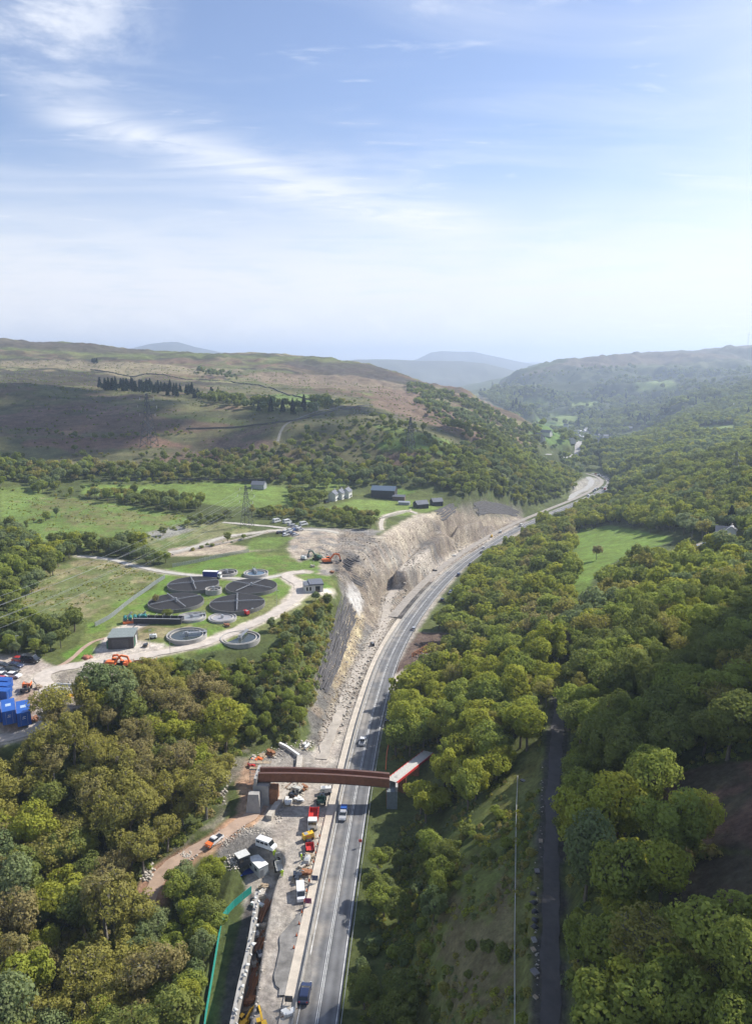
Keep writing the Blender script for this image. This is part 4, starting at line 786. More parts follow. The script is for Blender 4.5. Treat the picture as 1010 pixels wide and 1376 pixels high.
def plant_trees():
    n = len(ALL); isl = np.arange(n) >= n-len(SINGLE); kind = np.array([a[3] for a in ALL]); scl = np.array([a[4] for a in ALL])
    size = scl*np.where(kind == 1, .4, 1)/adep
    infr = (apx > 5)&(apx < 1005)&(apy > 0)&(apy < 1380); score = np.where(infr, size, 0)
    score[~infr] = 0; score[(kind == 1)] *= 1
    # a tree hidden behind larger nearer ones does not count as showing large
    def top(m, k):
        idx = np.nonzero(m & (score > 0))[0]; return idx[np.argsort(-score[idx])[:k]]
    lk = np.array([a[2] for a in ALL]); con = lk == DK
    chosen = set(top((kind == 0)&~con&~isl, 272)) | set(top((kind == 1), 120)) | set(top(con&~isl, 40)) | set(np.nonzero(isl)[0])
    count = {}; order = sorted(chosen, key=lambda i: adep[i])
    near = {}
    for i in order:
        q = np.array((ALL[i][0], ALL[i][1])); d = np.hypot(*(LP[:,:2]-q).T); j = int(np.argmin(d)); kk = (ALL[i][3], ALL[i][2], j); near.setdefault(kk, []).append((d[j], i))
    labels = {}
    for (k, l, j), lst in near.items():
        lst.sort(); w_ = LOOKS[l][0]; nm = 'shrub' if k else ('conifer' if l == DK else 'tree')
        for r, (_, i) in enumerate(lst):
            sz = 'tall' if ALL[i][4] > .95 else ('small' if ALL[i][4] < .6 else 'broad')
            labels[i] = f"{sz} {w_} {nm}, {ORD[r] if r < 20 else 'outermost'} such from {LANDM[j][1]}" if len(lst) > 1 else f"{sz} {w_} {nm} growing by {LANDM[j][1]}"
    for i in order:
        x, y, l, k, s = ALL[i]; z = float(ground(x, y)); g = random.Random(int(i)); lod = 0 if adep[i] < 380 else 1
        nm = 'shrub' if k else ('conifer_tree' if l == DK else 'bare_tree' if l == BA else 'broadleaf_tree')
        root = bpy.data.objects.new(nm, None); col_root.objects.link(root); root.location = (x, y, z-.1); root.rotation_euler[2] = g.uniform(0, 6.28); root.scale = (s*g.uniform(.88,1.12), s*g.uniform(.88,1.12), s*g.uniform(.85,1.15)); root.empty_display_size = .5
        lab = labels[i]
        if isl[i]: lab = SINGLE[i-(n-len(SINGLE))][4]
        side = 'in the wood beside the tramway' if x > 25 and y < 400 else ('on the hillside above the works' if y > 300 else ('on the bank past the road' if x > 0 else 'in the wood below the sewage works'))
        tag(root, lab, 'shrub' if k else 'tree', f"{'shrubs' if k else 'trees'} {side}")
        l2 = l if l in (0,1,2,3,5) else 2
        cm, tm = TREE[('s', l2, i%2, lod)] if k else TREE[(l, i%NS, lod)]
        link('crown', cm, root)
        if tm: link('trunk', tm, root)
        else: link('stem', SH_STEM, root)
    # everything smaller: one mass, drawn as instances
    src = bpy.data.collections.new('tree_sources'); keys = []
    for key, (cm, tm) in TREE.items():
        keys.append(key)
    names = {}
    for q, key in enumerate(keys):
        cm, tm = TREE[key]; bm_ = bpy.data.meshes.new('woodland_source')
        if tm is None or (key[-1] == 2 and LOOKS[key[0]][3] == 0): me_ = cm
        else:
            import bmesh
            b = bmesh.new(); b.from_mesh(cm); nf = len(b.faces); b.from_mesh(tm); b.faces.ensure_lookup_table()
            for f in b.faces[nf:]: f.material_index = 1
            b.to_mesh(bm_); b.free(); bm_.materials.append(cm.materials[0]); bm_.materials.append(tm.materials[0]); me_ = bm_
        o = bpy.data.objects.new(f'woodland_source_{q:03d}', me_); src.objects.link(o); names[key] = q
    rest = [i for i in range(n) if i not in chosen]
    g = rng; V = np.array([(ALL[i][0], ALL[i][1], AZ[i]-.1) for i in rest]); idx = []
    for i in rest:
        lod = 0 if adep[i] < 260 else (1 if adep[i] < 760 else 2); l = ALL[i][2]
        if ALL[i][3]: idx.append(names[('s', l if l in (0,1,2,3,5) else 2, i%2, lod)])
        else: idx.append(names[(l, i%NS, lod)])
    instance_field('woodland', V, np.array(idx, np.int32), np.array([ALL[i][4] for i in rest], np.float32), src, 'mass of woodland trees and shrubs covering the valley sides')
    print('TREES', n, 'individual', len(chosen))
_v, _f = [], []; tube(_v, _f, (0,0,-.5), (.1,0,1.6), .07, .04, 4); SH_STEM = npmesh('stem', _v, _f, BARK)
plant_trees()

def undergrowth():
    src = bpy.data.collections.new('undergrowth_sources'); nm_ = []
    for q, (li, h) in enumerate(((0,.55),(1,.5),(2,.6),(3,.4),(4,.4),(5,.5))):
        g = np.random.default_rng(q); n = 70; P = g.normal(0, 1, (n,3)); P /= np.linalg.norm(P, axis=1)[:,None]; P[:,2] = np.abs(P[:,2])*.9; P *= g.uniform(.5,1,(n,1)); Q = P.copy()
        o = bpy.data.objects.new(f'undergrowth_source_{q:03d}', leaves_mesh('undergrowth_source', P, Q, .26, LM[li], np.clip(g.normal(.5,.2,n),0,1), q)); src.objects.link(o)
    def spread(pp, d, looks, lo, hi, cl):
        P = wpoly(pp); g = rng; x0, y0 = P.min(0); x1, y1 = P.max(0); n = int((x1-x0)*(y1-y0)/d/d); X = g.uniform(x0,x1,n); Y = g.uniform(y0,y1,n); m = inpoly(P, X, Y)&(Y > Y0+4); X, Y = X[m], Y[m]; m = is_free(X, Y)&(fbm(X, Y, 7, 3, 77) > cl); X, Y = X[m], Y[m]
        Z = ground(X, Y); px, py, dep = proj(X, Y, Z); m = (px > -100)&(px < 1110)&(py < 1500); X, Y, Z = X[m], Y[m], Z[m]; return np.stack([X, Y, Z-.1], 1), g.choice(looks, len(X)), g.uniform(lo, hi, len(X))**1.4
    parts = [spread([(-200,960),(20,985),(110,962),(200,905),(300,880),(440,800),(450,850),(415,990),(330,1000),(300,1080),(215,1165),(190,1300),(330,1190),(256,1376),(240,1600),(-200,1600)], 1.35, [1,2,2,3,4,5], .5, 1.5, -.35),
             spread([(485,1600),(486,1300),(520,1110),(525,1000),(560,900),(640,1000),(700,1040),(728,990),(728,1600)], 1.15, [1,2,3,3,4,5,0], .25, 1.0, -.12),
             spread([(745,1600),(748,1000),(770,850),(1010,800),(1200,900),(1200,1600)], 1.6, [1,2,2,3,5], .5, 1.4, -.3),
             spread([(30,772),(110,752),(200,760),(215,775),(180,800),(120,840),(60,835),(20,830)], 1.9, [1,3,3,5,0], .25, .75, -.1),
             spread([(10,668),(95,668),(200,684),(260,696),(250,706),(150,735),(80,745),(0,720)], 2.8, [1,3,5,0], .3, .9, -.05),
             spread([(80,905),(130,820),(210,790),(330,742),(350,760),(200,830),(110,900)], 3.0, [1,2,3], .2, .55, .1),
             spread([(330,850),(440,800),(450,850),(380,860),(310,885)], 1.3, [1,2,3], .4, 1.0, -.4),
             spread([(-300,620),(0,600),(300,620),(500,620),(640,600),(560,530),(400,500),(0,480),(-300,480)], 8, [2,2,5,2], .7, 1.5, .05),
             spread([(885,1060),(950,1035),(1150,1030),(1150,1290),(1000,1290),(890,1270)], 1.5, [4,4,3,2], .5, 1.6, -.2)]
    V = np.concatenate([p[0] for p in parts]); I = np.concatenate([p[1] for p in parts]).astype(np.int32); S = np.concatenate([p[2] for p in parts]).astype(np.float32)
    instance_field('undergrowth', V, I, S, src, 'brambles, rough grass and scrub covering the banks and wood floor'); print('UNDERGROWTH', len(V))
undergrowth()
# ------------------------------------------------------------ object helpers
PM = {}
def pm(name, c=None, **k):
    if name not in PM: PM[name] = pmat(name, c, **k)
    return PM[name]
WHITE = pm('white_paint', (.74,.74,.71), rough=.5, var=.12); DARK = pm('dark_paint', (.03,.035,.045), rough=.3, var=.1, coat=.5); GLASS = pm('dark_glass', (.02,.025,.03), rough=.08, spec=.8, var=.05)
TYRE = pm('rubber', (.03,.03,.03), rough=.9); RUST = pm('rusty_steel', (.30,.135,.065), rough=.85, var=.35, scale=1.2, bump=.3); WEATH = pm('weathering_steel', (.24,.095,.045), rough=.7, var=.22, scale=.8)
GALV = pm('galvanised_steel', (.45,.46,.47), rough=.5, metal=.6, var=.1); BLACKM = pm('black_media', (.022,.021,.023), rough=.95, var=.35, scale=2.5, bump=1, bscale=5); WATER = pm('tank_water', (.05,.06,.055), rough=.15, spec=.6, var=.2)
STONE = pm('pale_stone', (.46,.42,.36), rough=.9, var=.25, scale=.9, bump=.5); TIMBER = pm('timber', (.36,.28,.19), rough=.85, var=.25); SLATE = pm('slate', (.13,.14,.165), rough=.7, var=.15, scale=1); YEL = pm('yellow_paint', (.75,.45,.03), rough=.5, var=.12)
ORANGE = pm('orange_paint', (.75,.17,.04), rough=.5, var=.15); REDP = pm('red_paint', (.50,.04,.035), rough=.5, var=.15); BLUEC = pm('blue_paint', (.02,.10,.38), rough=.5, var=.15, scale=.8); TEAL = pm('teal_mesh', (.02,.30,.24), rough=.8, var=.12)
HIVIS = pm('hi_vis', (.55,.75,.04), rough=.7, var=.05); SKIN = pm('skin', (.45,.28,.2), rough=.6); NAVY = pm('navy_cloth', (.03,.035,.06), rough=.9); LAMP = pm('lamp_lens', (.8,.8,.75), rough=.15, var=.02); REDL = pm('tail_lens', (.4,.02,.02), rough=.2)
CONCG = pm('grey_concrete', (.36,.345,.32), rough=.9, var=.2, scale=.6, bump=.2)
class MB:
    def __init__(s): s.V = []; s.F = []
    def hexa(s, P):
        k = len(s.V); s.V += [tuple(p) for p in P]; s.F += [tuple(k+i for i in f) for f in ((3,2,1,0),(4,5,6,7),(0,1,5,4),(1,2,6,5),(2,3,7,6),(3,0,4,7))]; return s
    def box(s, c, d, rz=0, top=(1,1), ry=0):
        x, y, z = d[0]/2, d[1]/2, d[2]/2; M_ = Matrix.Translation(c) @ Matrix.Rotation(rz, 4, 'Z') @ Matrix.Rotation(ry, 4, 'Y')
        return s.hexa([M_ @ Vector((a*x*(top[0] if e > 0 else 1), b*y*(top[1] if e > 0 else 1), e*z)) for e in (-1,1) for a, b in ((-1,-1),(1,-1),(1,1),(-1,1))])
    def beam(s, a, b, w_, h=None):
        a, b = Vector(a), Vector(b); h = h or w_; d = (b-a).normalized(); u = Vector((0,0,1)).cross(d); u = (u if u.length > 1e-3 else Vector((1,0,0))).normalized()*w_/2; v = d.cross(u).normalized()*h/2
        return s.hexa([a-u-v, a+u-v, a+u+v, a-u+v, b-u-v, b+u-v, b+u+v, b-u+v])
    def cyl(s, a, b, r, r2=None, n=12):
        r2 = r if r2 is None else r2; a, b = Vector(a), Vector(b); d = (b-a).normalized(); u = d.orthogonal().normalized(); v = d.cross(u); k = len(s.V)
        for p, q in ((a, r), (b, r2)):
            for i in range(n): t = 2*math.pi*i/n; s.V.append(tuple(p+u*math.cos(t)*q+v*math.sin(t)*q))
        for i in range(n): j = (i+1)%n; s.F.append((k+i, k+j, k+n+j, k+n+i))
        s.F.append(tuple(k+i for i in range(n))[::-1]); s.F.append(tuple(k+n+i for i in range(n))); return s
    def prism(s, prof, y0, y1, ytop=None):   # side profile (x,z) extruded across; ytop = half width factor at the highest points
        k = len(s.V); zs = [p[1] for p in prof]; zl, zh = min(zs), max(zs)
        for y in (y0, y1):
            for x, z in prof: f = 1 if ytop is None else 1+(ytop-1)*(z-zl)/(zh-zl); s.V.append((x, y*f, z))
        n = len(prof); s.F.append(tuple(range(k, k+n))); s.F.append(tuple(range(k+2*n-1, k+n-1, -1)))
        for i in range(n): j = (i+1)%n; s.F.append((k+i, k+n+i, k+n+j, k+j))
        return s
    def ring(s, r0, r1, z0, z1, n=56):
        k = len(s.V)
        for i in range(n):
            t = 2*math.pi*i/n; c_, d_ = math.cos(t), math.sin(t); s.V += [(r1*c_,r1*d_,z0),(r1*c_,r1*d_,z1),(r0*c_,r0*d_,z1),(r0*c_,r0*d_,z0)]
        for i in range(n):
            a = k+4*i; b = k+4*((i+1)%n)
            for q in range(3): s.F.append((a+q, b+q, b+q+1, a+q+1))
        return s
    def mesh(s, name, mat):
        me = bpy.data.meshes.new(name); me.from_pydata(s.V, [], s.F); me.materials.append(mat); me.validate(); me.update(); return me
    def build(s, name, mat, parent=None, loc=(0,0,0)): return link(name, s.mesh(name, mat), parent, loc)
def thing(name, loc, rz=0, label=None, cat=None, group=None, s=1):
    o = bpy.data.objects.new(name, None); col_root.objects.link(o); o.location = loc; o.rotation_euler[2] = rz; o.scale = (s,s,s); tag(o, label, cat, group); return o
def kids(o): return [c for c in col_root.objects if c.parent == o]
def dup(o, loc, rz, label=None, group=None, s=None):
    r = o.copy(); col_root.objects.link(r); r.location = loc; r.rotation_euler[2] = rz
    if s: r.scale = (s,s,s)
    if label: r['label'] = label
    if group: r['group'] = group
    for c in o.children:
        d = c.copy(); col_root.objects.link(d); d.parent = r
        for e in c.children: f = e.copy(); col_root.objects.link(f); f.parent = d
    return r
def hd(a, b):
    p, q = at(*a), at(*b); return math.atan2(q.y-p.y, q.x-p.x)
def tri(s): return Vector(s)
def rocks_mesh(name, P, sizes, mat, seed=0):
    g = np.random.default_rng(seed); n = len(P); base = np.array([(1,0,0),(-1,0,0),(0,1,0),(0,-1,0),(0,0,1),(0,0,-1)], float)
    f = np.array([(0,2,4),(2,1,4),(1,3,4),(3,0,4),(2,0,5),(1,2,5),(3,1,5),(0,3,5)]); V = base[None]*g.uniform(.55,1.25,(n,6,1))*np.asarray(sizes)[:,None,None]; V[:,:,2] *= .7
    th = g.uniform(0, 6.28, n); c_, s_ = np.cos(th)[:,None], np.sin(th)[:,None]; X = V[:,:,0]*c_-V[:,:,1]*s_; Y = V[:,:,0]*s_+V[:,:,1]*c_; V[:,:,0] = X; V[:,:,1] = Y; V += np.asarray(P)[:,None,:]
    return npmesh(name, V.reshape(-1,3), (np.arange(n)[:,None,None]*6+f[None]).reshape(-1,3), mat)
# ------------------------------------------------------------ footbridge
def bridge():
    a = Vector(pz(347,1050,6.2)); b = Vector(pz(523,1058,5.2)); ln = (b-a).length; rz = math.atan2(b.y-a.y, b.x-a.x)
    root = thing('footbridge', a, rz, 'arched weathering-steel bridge girders spanning the road', 'bridge')
    n = 14; dz = b.z-a.z
    def zc(t): return dz*t + .55*4*t*(1-t)
    for y, nm in ((0, 'girder'), (2.7, 'girder')):
        m = MB(); fl = MB()
        for i in range(n):
            t0, t1 = i/n, (i+1)/n; h = 2.5
            m.hexa([(ln*t0,y-.12,zc(t0)),(ln*t1,y-.12,zc(t1)),(ln*t1,y+.12,zc(t1)),(ln*t0,y+.12,zc(t0)),(ln*t0,y-.12,zc(t0)+h),(ln*t1,y-.12,zc(t1)+h),(ln*t1,y+.12,zc(t1)+h),(ln*t0,y+.12,zc(t0)+h)])
            for zz_ in (-.06, h+.01):
                fl.hexa([(ln*t0,y-.38,zc(t0)+zz_),(ln*t1,y-.38,zc(t1)+zz_),(ln*t1,y+.38,zc(t1)+zz_),(ln*t0,y+.38,zc(t0)+zz_),(ln*t0,y-.38,zc(t0)+zz_+.05),(ln*t1,y-.38,zc(t1)+zz_+.05),(ln*t1,y+.38,zc(t1)+zz_+.05),(ln*t0,y+.38,zc(t0)+zz_+.05)])
        g = m.build(nm, WEATH, root); fl.build('flange', pm('flange_steel', (.12,.06,.045), rough=.6, var=.2), g)
        sm = MB().box((0,y-.18,1.25),(.05,.14,2.3)).mesh('stiffener', WEATH)
        for i in range(1, 12):
            t = i/12; link('stiffener', sm, g, (ln*t, 0, zc(t)))
    m = MB()
    for i in range(n):
        t0, t1 = i/n, (i+1)/n; m.hexa([(ln*t0,.4,zc(t0)+.6),(ln*t1,.4,zc(t1)+.6),(ln*t1,2.3,zc(t1)+.6),(ln*t0,2.3,zc(t0)+.6),(ln*t0,.4,zc(t0)+.75),(ln*t1,.4,zc(t1)+.75),(ln*t1,2.3,zc(t1)+.75),(ln*t0,2.3,zc(t0)+.75)])
    m.build('deck', pm('deck_grey', (.33,.33,.36), rough=.8), root)
    cb = MB().box((0,1.35,.35),(.2,2.4,.4)).mesh('cross_beam', WEATH)
    for i in range(1, 10): link('cross_beam', cb, root, (ln*i/10, 0, zc(i/10)))
    # abutments
    ab = thing('bridge_abutment', (a.x+1.0, a.y+1.5, float(ground(a.x, a.y))), rz, 'grey concrete abutment with propping under the dirt-side end of the bridge', 'abutment')
    h = a.z-ab.location.z
    MB().box((0,0,h/2-.2),(4.2,6.5,h-.3)).build('wall', CONCG, ab); MB().box((-1.4,0,h+.9),(.7,7,2.2)).build('ballast_wall', CONCG, ab); MB().box((3.2,-1,h/2-1),(2.2,3,h-1.5)).build('prop_frame', RUST, ab)
    for y in (-5, 5.2): MB().box((-1.5,y,h*.4),(4,3.6,h*.8), top=(.7,.5)).build('wing_wall', CONCG, ab)
    z0 = float(ground(b.x, b.y)); ab = thing('bridge_abutment', (b.x+.8, b.y+1.4, z0), rz, 'blue-grey shuttered abutment beside the road under the ramp end', 'abutment'); h = b.z-z0
    MB().box((0,0,h/2-.3),(2.8,6,h-.2)).build('wall', pm('blue_shutter', (.17,.20,.21), rough=.6, var=.2), ab); MB().box((1.2,0,h+.4),(.6,6,1.3)).build('ballast_wall', CONCG, ab)
    for y in (-2.2,-.7,.8,2.3): MB().box((-1.5,y,h/2-.3),(.14,.14,h-.3)).build('waler', RUST, ab)
    # ramp over to the bank
    p0 = b+Vector((.6,1.3,1.0)); p1 = at(575,1015)+Vector((0,0,.9)); rz = math.atan2(p1.y-p0.y, p1.x-p0.x); L_ = (Vector((p1.x,p1.y))-Vector((p0.x,p0.y))).length; sl = p1.z-p0.z
    r = thing('approach_ramp', p0, rz, 'white slatted deck ramp with red edge rails at the roadside', 'ramp')
    n = 13
    for s_ in (-1.6, 1.6):
        e = MB().hexa([(0,s_-.1,-.35),(L_,s_-.1,sl-.35),(L_,s_+.1,sl-.35),(0,s_+.1,-.35),(0,s_-.1,.3),(L_,s_-.1,sl+.3),(L_,s_+.1,sl+.3),(0,s_+.1,.3)]); e.build('edge_beam', REDP, r)
    pl = MB().box((0,0,0),(L_/n*.985,3.0,.1)).mesh('plank', pm('white_board', (.46,.44,.40), rough=.8, var=.2))
    for i in range(n): t = (i+.5)/n; link('plank', pl, r, (L_*t, 0, sl*t+.2))
    lg = MB().box((0,0,-4),(.3,3,7.6)).mesh('trestle', RUST)
    for t in (.25,.6,.9): link('trestle', lg, r, (L_*t, 0, sl*t-.1))
bridge()
# ------------------------------------------------------------ vehicles
WH = MB().cyl((0,-.11,0),(0,.11,0),.34,n=14).mesh('wheel', TYRE); WHB = MB().cyl((0,-.2,0),(0,.2,0),.52,n=14).mesh('wheel', TYRE); RIM = MB().cyl((0,-.125,0),(0,.125,0),.19,n=10).mesh('rim', GALV)
def wheels(root, xs, w_, me=WH, r=.34):
    for x in xs:
        for y in (-w_, w_): o = link('wheel', me, root, (x, y, r)); link('rim', RIM, o)
def make_car(paint, kind='hatch'):
    r = thing('parked_car' if kind != 'van' else 'van', (0,0,-500))
    if kind in ('hatch', 'estate'):
        MB().prism([(-2.1,.3),(-2.15,.75),(-2.05,.95),(1.0,.98),(1.9,.82),(2.15,.62),(2.12,.3)], -.88, .88).build('body', paint, r)
        MB().prism([(-1.95,.95),(-1.55,1.40),(.25,1.42),(1.05,.98)], -.82, .82, .8).build('window', GLASS, r)
        MB().prism([(-1.62,1.36),(-1.5,1.47),(.1,1.48),(.32,1.38)], -.70, .70).build('roof', paint, r)
    elif kind == 'pickup':
        MB().prism([(-2.6,.45),(-2.6,1.0),(1.2,1.05),(2.3,.95),(2.55,.7),(2.5,.4)], -.92, .92).build('body', paint, r)
        MB().prism([(-.7,1.0),(-.55,1.62),(.55,1.64),(1.25,1.05)], -.86, .86, .84).build('window', GLASS, r)
        MB().prism([(-.6,1.58),(-.5,1.72),(.45,1.74),(.65,1.6)], -.76, .76).build('roof', paint, r); MB().box((-1.65,0,1.02),(1.7,1.5,.1)).build('load_bed', DARK, r)
    else:
        MB().prism([(-2.6,.4),(-2.65,2.1),(-2.5,2.3),(1.1,2.3),(1.75,1.35),(2.5,1.1),(2.6,.4)], -.98, .98, .93).build('body', paint, r)
        MB().prism([(1.22,2.14),(1.30,2.17),(1.88,1.36),(1.80,1.33)], -.84, .84).build('windscreen', GLASS, r)
        for y in (-.985, .985):
            m = MB()
            for x0, x1 in ((-2.3,-1.3),(-1.1,-.1),(.1,1.1)): m.box(((x0+x1)/2, y*.985, 1.68),(x1-x0,.04,.55))
            m.build('side_window', GLASS, r)
        MB().box((-2.64,0,1.7),(.05,1.4,.5)).build('rear_window', GLASS, r)
    wheels(r, (-1.35,1.35) if kind in ('hatch','estate') else (-1.65,1.65), .8 if kind in ('hatch','estate') else .86)
    fx = {'hatch':2.13,'estate':2.13,'pickup':2.54,'van':2.58}[kind]; lm = MB().box((0,0,0),(.06,.3,.16)).mesh('headlight', LAMP); tm = MB().box((0,0,0),(.06,.25,.22)).mesh('tail_light', REDL)
    for y in (-.65,.65): link('headlight', lm, r, (fx,y,.72)); link('tail_light', tm, r, (-fx-.02,y,.8))
    return r
COL = {'white':(.75,.75,.74),'silver':(.42,.43,.45),'black':(.02,.02,.025),'dark blue':(.02,.03,.08),'red':(.42,.03,.03),'grey':(.14,.145,.15),'blue':(.04,.10,.3)}
PROTO = {}
def vehicle(kind, colour, pos, rz, label, cat, group, nm=None, s=1):
    k = (kind, colour)
    if k not in PROTO:
        o = make_car(pm('car_'+colour.replace(' ', '_'), COL[colour], rough=.3, var=.04, coat=.7, spec=.5), kind); PROTO[k] = o; o.location = pos; o.rotation_euler[2] = rz; o.scale = (s,s,s); tag(o, label, cat, group)
    else: o = dup(PROTO[k], pos, rz, label, group, s)
    if not group and 'group' in o: del o['group']
    o.name = nm or ('van' if kind == 'van' else 'pickup_truck' if kind == 'pickup' else 'car'); return o
def on_road(px, py):   # height and direction of the road under that view ray
    best = None
    for i in range(len(road)-1):
        a, b, d_ = proj(*road[i]); q = abs(b-py)*1.0
        if best is None or q < best[0]: best = (q, i)
    i = best[1]; z = road[i][2]; p = Vector(pz(px, py, z)); t = road[min(i+1,len(road)-1)]-road[max(i-1,0)]; return p+Vector((0,0,.01)), math.atan2(t[1], t[0])
for px, py, k, c, s, lab, fl in [(410,1338,'hatch','dark blue',1.12,'dark blue hatchback alone on the road at the bottom of the view',0),(461,1097,'pickup','silver',1,'grey pickup driving in the shade just below the bridge',1),
        (487,998,'pickup','white',.95,'white pickup on the road just beyond the bridge',0),(556,846,'hatch','silver',1,'silver car passing the sheet-piled pit',0),(521,967,'hatch','black',1,'black car pulled up on the wood-side verge of the road',1),
        (594,807,'hatch','black',1,'black car on the bend, second after the pit',0),(605,797,'hatch','grey',1,'grey car on the bend by the shaded tree shadow',1),(616,773,'hatch','dark blue',1,'dark blue car level with the rock face notch',0),
        (632,759,'hatch','black',1,'black car below the rock face, one ahead of the dark blue one',0),(647,743,'hatch','grey',1,'grey car nose to tail where the road meets the wood edge',0),(650,737,'hatch','white',1,'white car nose to tail where the road meets the wood edge',0),(700,707,'van','white',1,'white van on the straight before the field',0),(722,698,'hatch','red',1,'red car on the straight before the field',0)]:
    p, rz = on_road(px, py); o = vehicle(k, c, p, rz+(math.pi if fl else 0), lab, 'pickup' if k == 'pickup' else 'van' if k == 'van' else 'car', 'vehicles driving on the road', s=s)
    if (px, py) == (461,1097): MB().box((-1.65,0,1.5),(1.7,1.6,.9)).build('blue_load', BLUEC, o)
_g = random.Random(5); qn = 0
for i in range(len(road)-2, 0, -1):
    x_, y_, d_ = proj(*road[i]);
    if y_ > 668: break
    if _g.random() < .16 and qn < 26:
        t = road[i+1]-road[i-1]; rz = math.atan2(t[1], t[0]); q = offs(road[i-1:i+2], _g.choice((-2,2,6.5)))[1]
        vehicle(_g.choice(('hatch','hatch','van')), _g.choice(('white','white','silver','black','grey','red')), Vector(q)+Vector((0,0,.01)), rz, ORD[min(qn,19)]+' vehicle back from the far end of the queue on the distant bend' if qn < 20 else 'vehicle at the rear of the queue on the distant bend', 'car', 'vehicles queueing on the distant bend'); qn += 1
gr_ = 'vehicles standing about the works'
def park(kind, colour, px, py, to, label, group=gr_, nm=None, s=1, cat=None):
    p = at(px, py); return vehicle(kind, colour, p+Vector((0,0,.05)), hd((px,py), to), label, cat or ('van' if kind == 'van' else 'pickup' if kind == 'pickup' else 'car'), group, nm, s)
park('van', 'white', 358, 1139, (368,1147), 'white minibus with side windows beside the round spoil hollow', s=1.0)
park('van', 'white', 404, 1204, (405,1215), 'white van with yellow tail parked alone on the works strip', s=.95)
o = park('pickup', 'white', 288, 1133, (280,1140), 'white pickup with an orange bonnet on the red dirt track')
MB().prism([(1.0,.99),(1.1,1.09),(2.3,.99),(2.6,.72),(2.62,.45),(2.2,.45),(1.2,.9)], -.93, .93).build('bonnet', ORANGE, o)
for px, py, k, c, lab in [(5,897,'hatch','black','black car in the far row of the yard car park by the edge'),(22,897,'hatch','dark blue','dark blue car in the far row of the yard car park'),(42,890,'van','black','black van at the hedge end of the car park'),(17,903,'hatch','black','black car in the middle row of the car park'),
        (2,904,'hatch','grey','grey car in the middle row of the car park'),(4,910,'hatch','white','white car in the near row of the yard car park'),(19,910,'hatch','white','white car in the near row at the lane side'),(6,916,'hatch','red','red car in front of the blue containers'),(27,889,'hatch','red','red car against the hedge by the black van'),(-14,898,'hatch','silver','silver car at the edge of the yard')]:
    park(k, c, px, py, (px+20,py+2), lab, 'cars in the yard car park', s=1.15)
for i, (px, py, c, k) in enumerate([(372,702,'white','van'),(386,703,'white','van'),(391,706,'white','hatch'),(395,708,'silver','hatch'),(400,710,'white','hatch'),(403,713,'silver','hatch'),(396,713,'blue','hatch'),(390,714,'white','hatch'),(384,716,'silver','hatch'),(376,717,'black','hatch'),(392,718,'dark blue','hatch'),(384,720,'white','hatch'),(397,720,'silver','hatch'),(408,706,'white','van'),(439,676,'black','hatch')]):
    park(k, c, px, py, (px+20,py-4), ('black car in front of the white farmhouses' if i == 14 else f"{c} {'van' if k == 'van' else 'car'}, {ORD[i]} along the upper works car park from the pylon"), 'cars in the upper works car park', s=1.1)
park('van', 'white', 950, 735, (960,734), 'white van on the grass in front of the hillside house', 'vehicles at the hillside house'); park('hatch', 'blue', 937, 737, (947,737), 'blue car on the lane to the hillside house', 'vehicles at the hillside house')
def tipper(px, py, to, label, bodycol, cabcol, s=1):
    r = thing('tipper_truck', at(px, py)+Vector((0,0,.05)), hd((px,py), to), label, 'truck', gr_, s)
    MB().box((0,0,.75),(6.8,.9,.35)).build('chassis', DARK, r)
    m = MB(); m.box((-1.2,0,1.15),(4.6,2.3,.15)); m.box((-1.2,-1.12,1.8),(4.6,.1,1.4)); m.box((-1.2,1.12,1.8),(4.6,.1,1.4)); m.box((1.05,0,1.9),(.1,2.3,1.6)); m.box((-3.45,0,1.7),(.1,2.3,1.2)); m.build('tipper_body', bodycol, r)
    rb = MB().box((0,0,0),(.12,.08,1.4)).mesh('rib', bodycol)
    for x in (-3,-2,-1,0):
        for y in (-1.2,1.2): link('rib', rb, r, (x,y,1.8))
    MB().box((2.3,0,1.75),(1.9,2.3,2.3), top=(.85,.92)).build('cab', cabcol, r); MB().box((3.22,0,2.15),(.06,1.9,.8)).build('windscreen', GLASS, r)
    for y in (-1.17,1.17): MB().box((2.4,y,2.15),(1.0,.04,.7)).build('side_window', GLASS, r)
    wheels(r, (-2.6,-1.5,2.3), 1.0, WHB, .52); return r
tipper(421,1107,(419,1122),'red tipper truck with white cab beside the barrier', REDP, WHITE, 1.05)
def dumper(px, py, to, label, c, s=1):
    r = thing('site_dumper', at(px,py)+Vector((0,0,.05)), hd((px,py), to), label, 'dumper', gr_, s)
    m = MB(); m.box((1.2,0,1.0),(2.0,1.9,.1)); m.box((1.2,-.95,1.35),(2.0,.1,.7)); m.box((1.2,.95,1.35),(2.0,.1,.7)); m.box((.2,0,1.4),(.1,1.9,.8)); m.build('skip', c, r)
    MB().box((-.9,0,.95),(2.0,1.3,.6)).build('body', DARK, r); MB().box((-.7,0,1.45),(.5,.6,.5)).build('seat', TYRE, r)
    m = MB()
    for y in (-.6,.6): m.box((-1.0,y,1.9),(.08,.08,1.4))
    m.box((-1.0,0,2.6),(.08,1.28,.08)); m.build('roll_bar', c, r); wheels(r, (-1.0,1.1), .95, WHB, .52); return r
dumper(376,1166,(383,1180),'grey and black site dumper surrounded by workers', pm('pale_grey_paint', (.5,.5,.47), rough=.5), 1.25)
dumper(354,1070,(358,1064),'small yellow dumper standing on the red dirt', YEL, .75); dumper(347,1083,(352,1080),'small blue machine standing on the red dirt', BLUEC, .6)
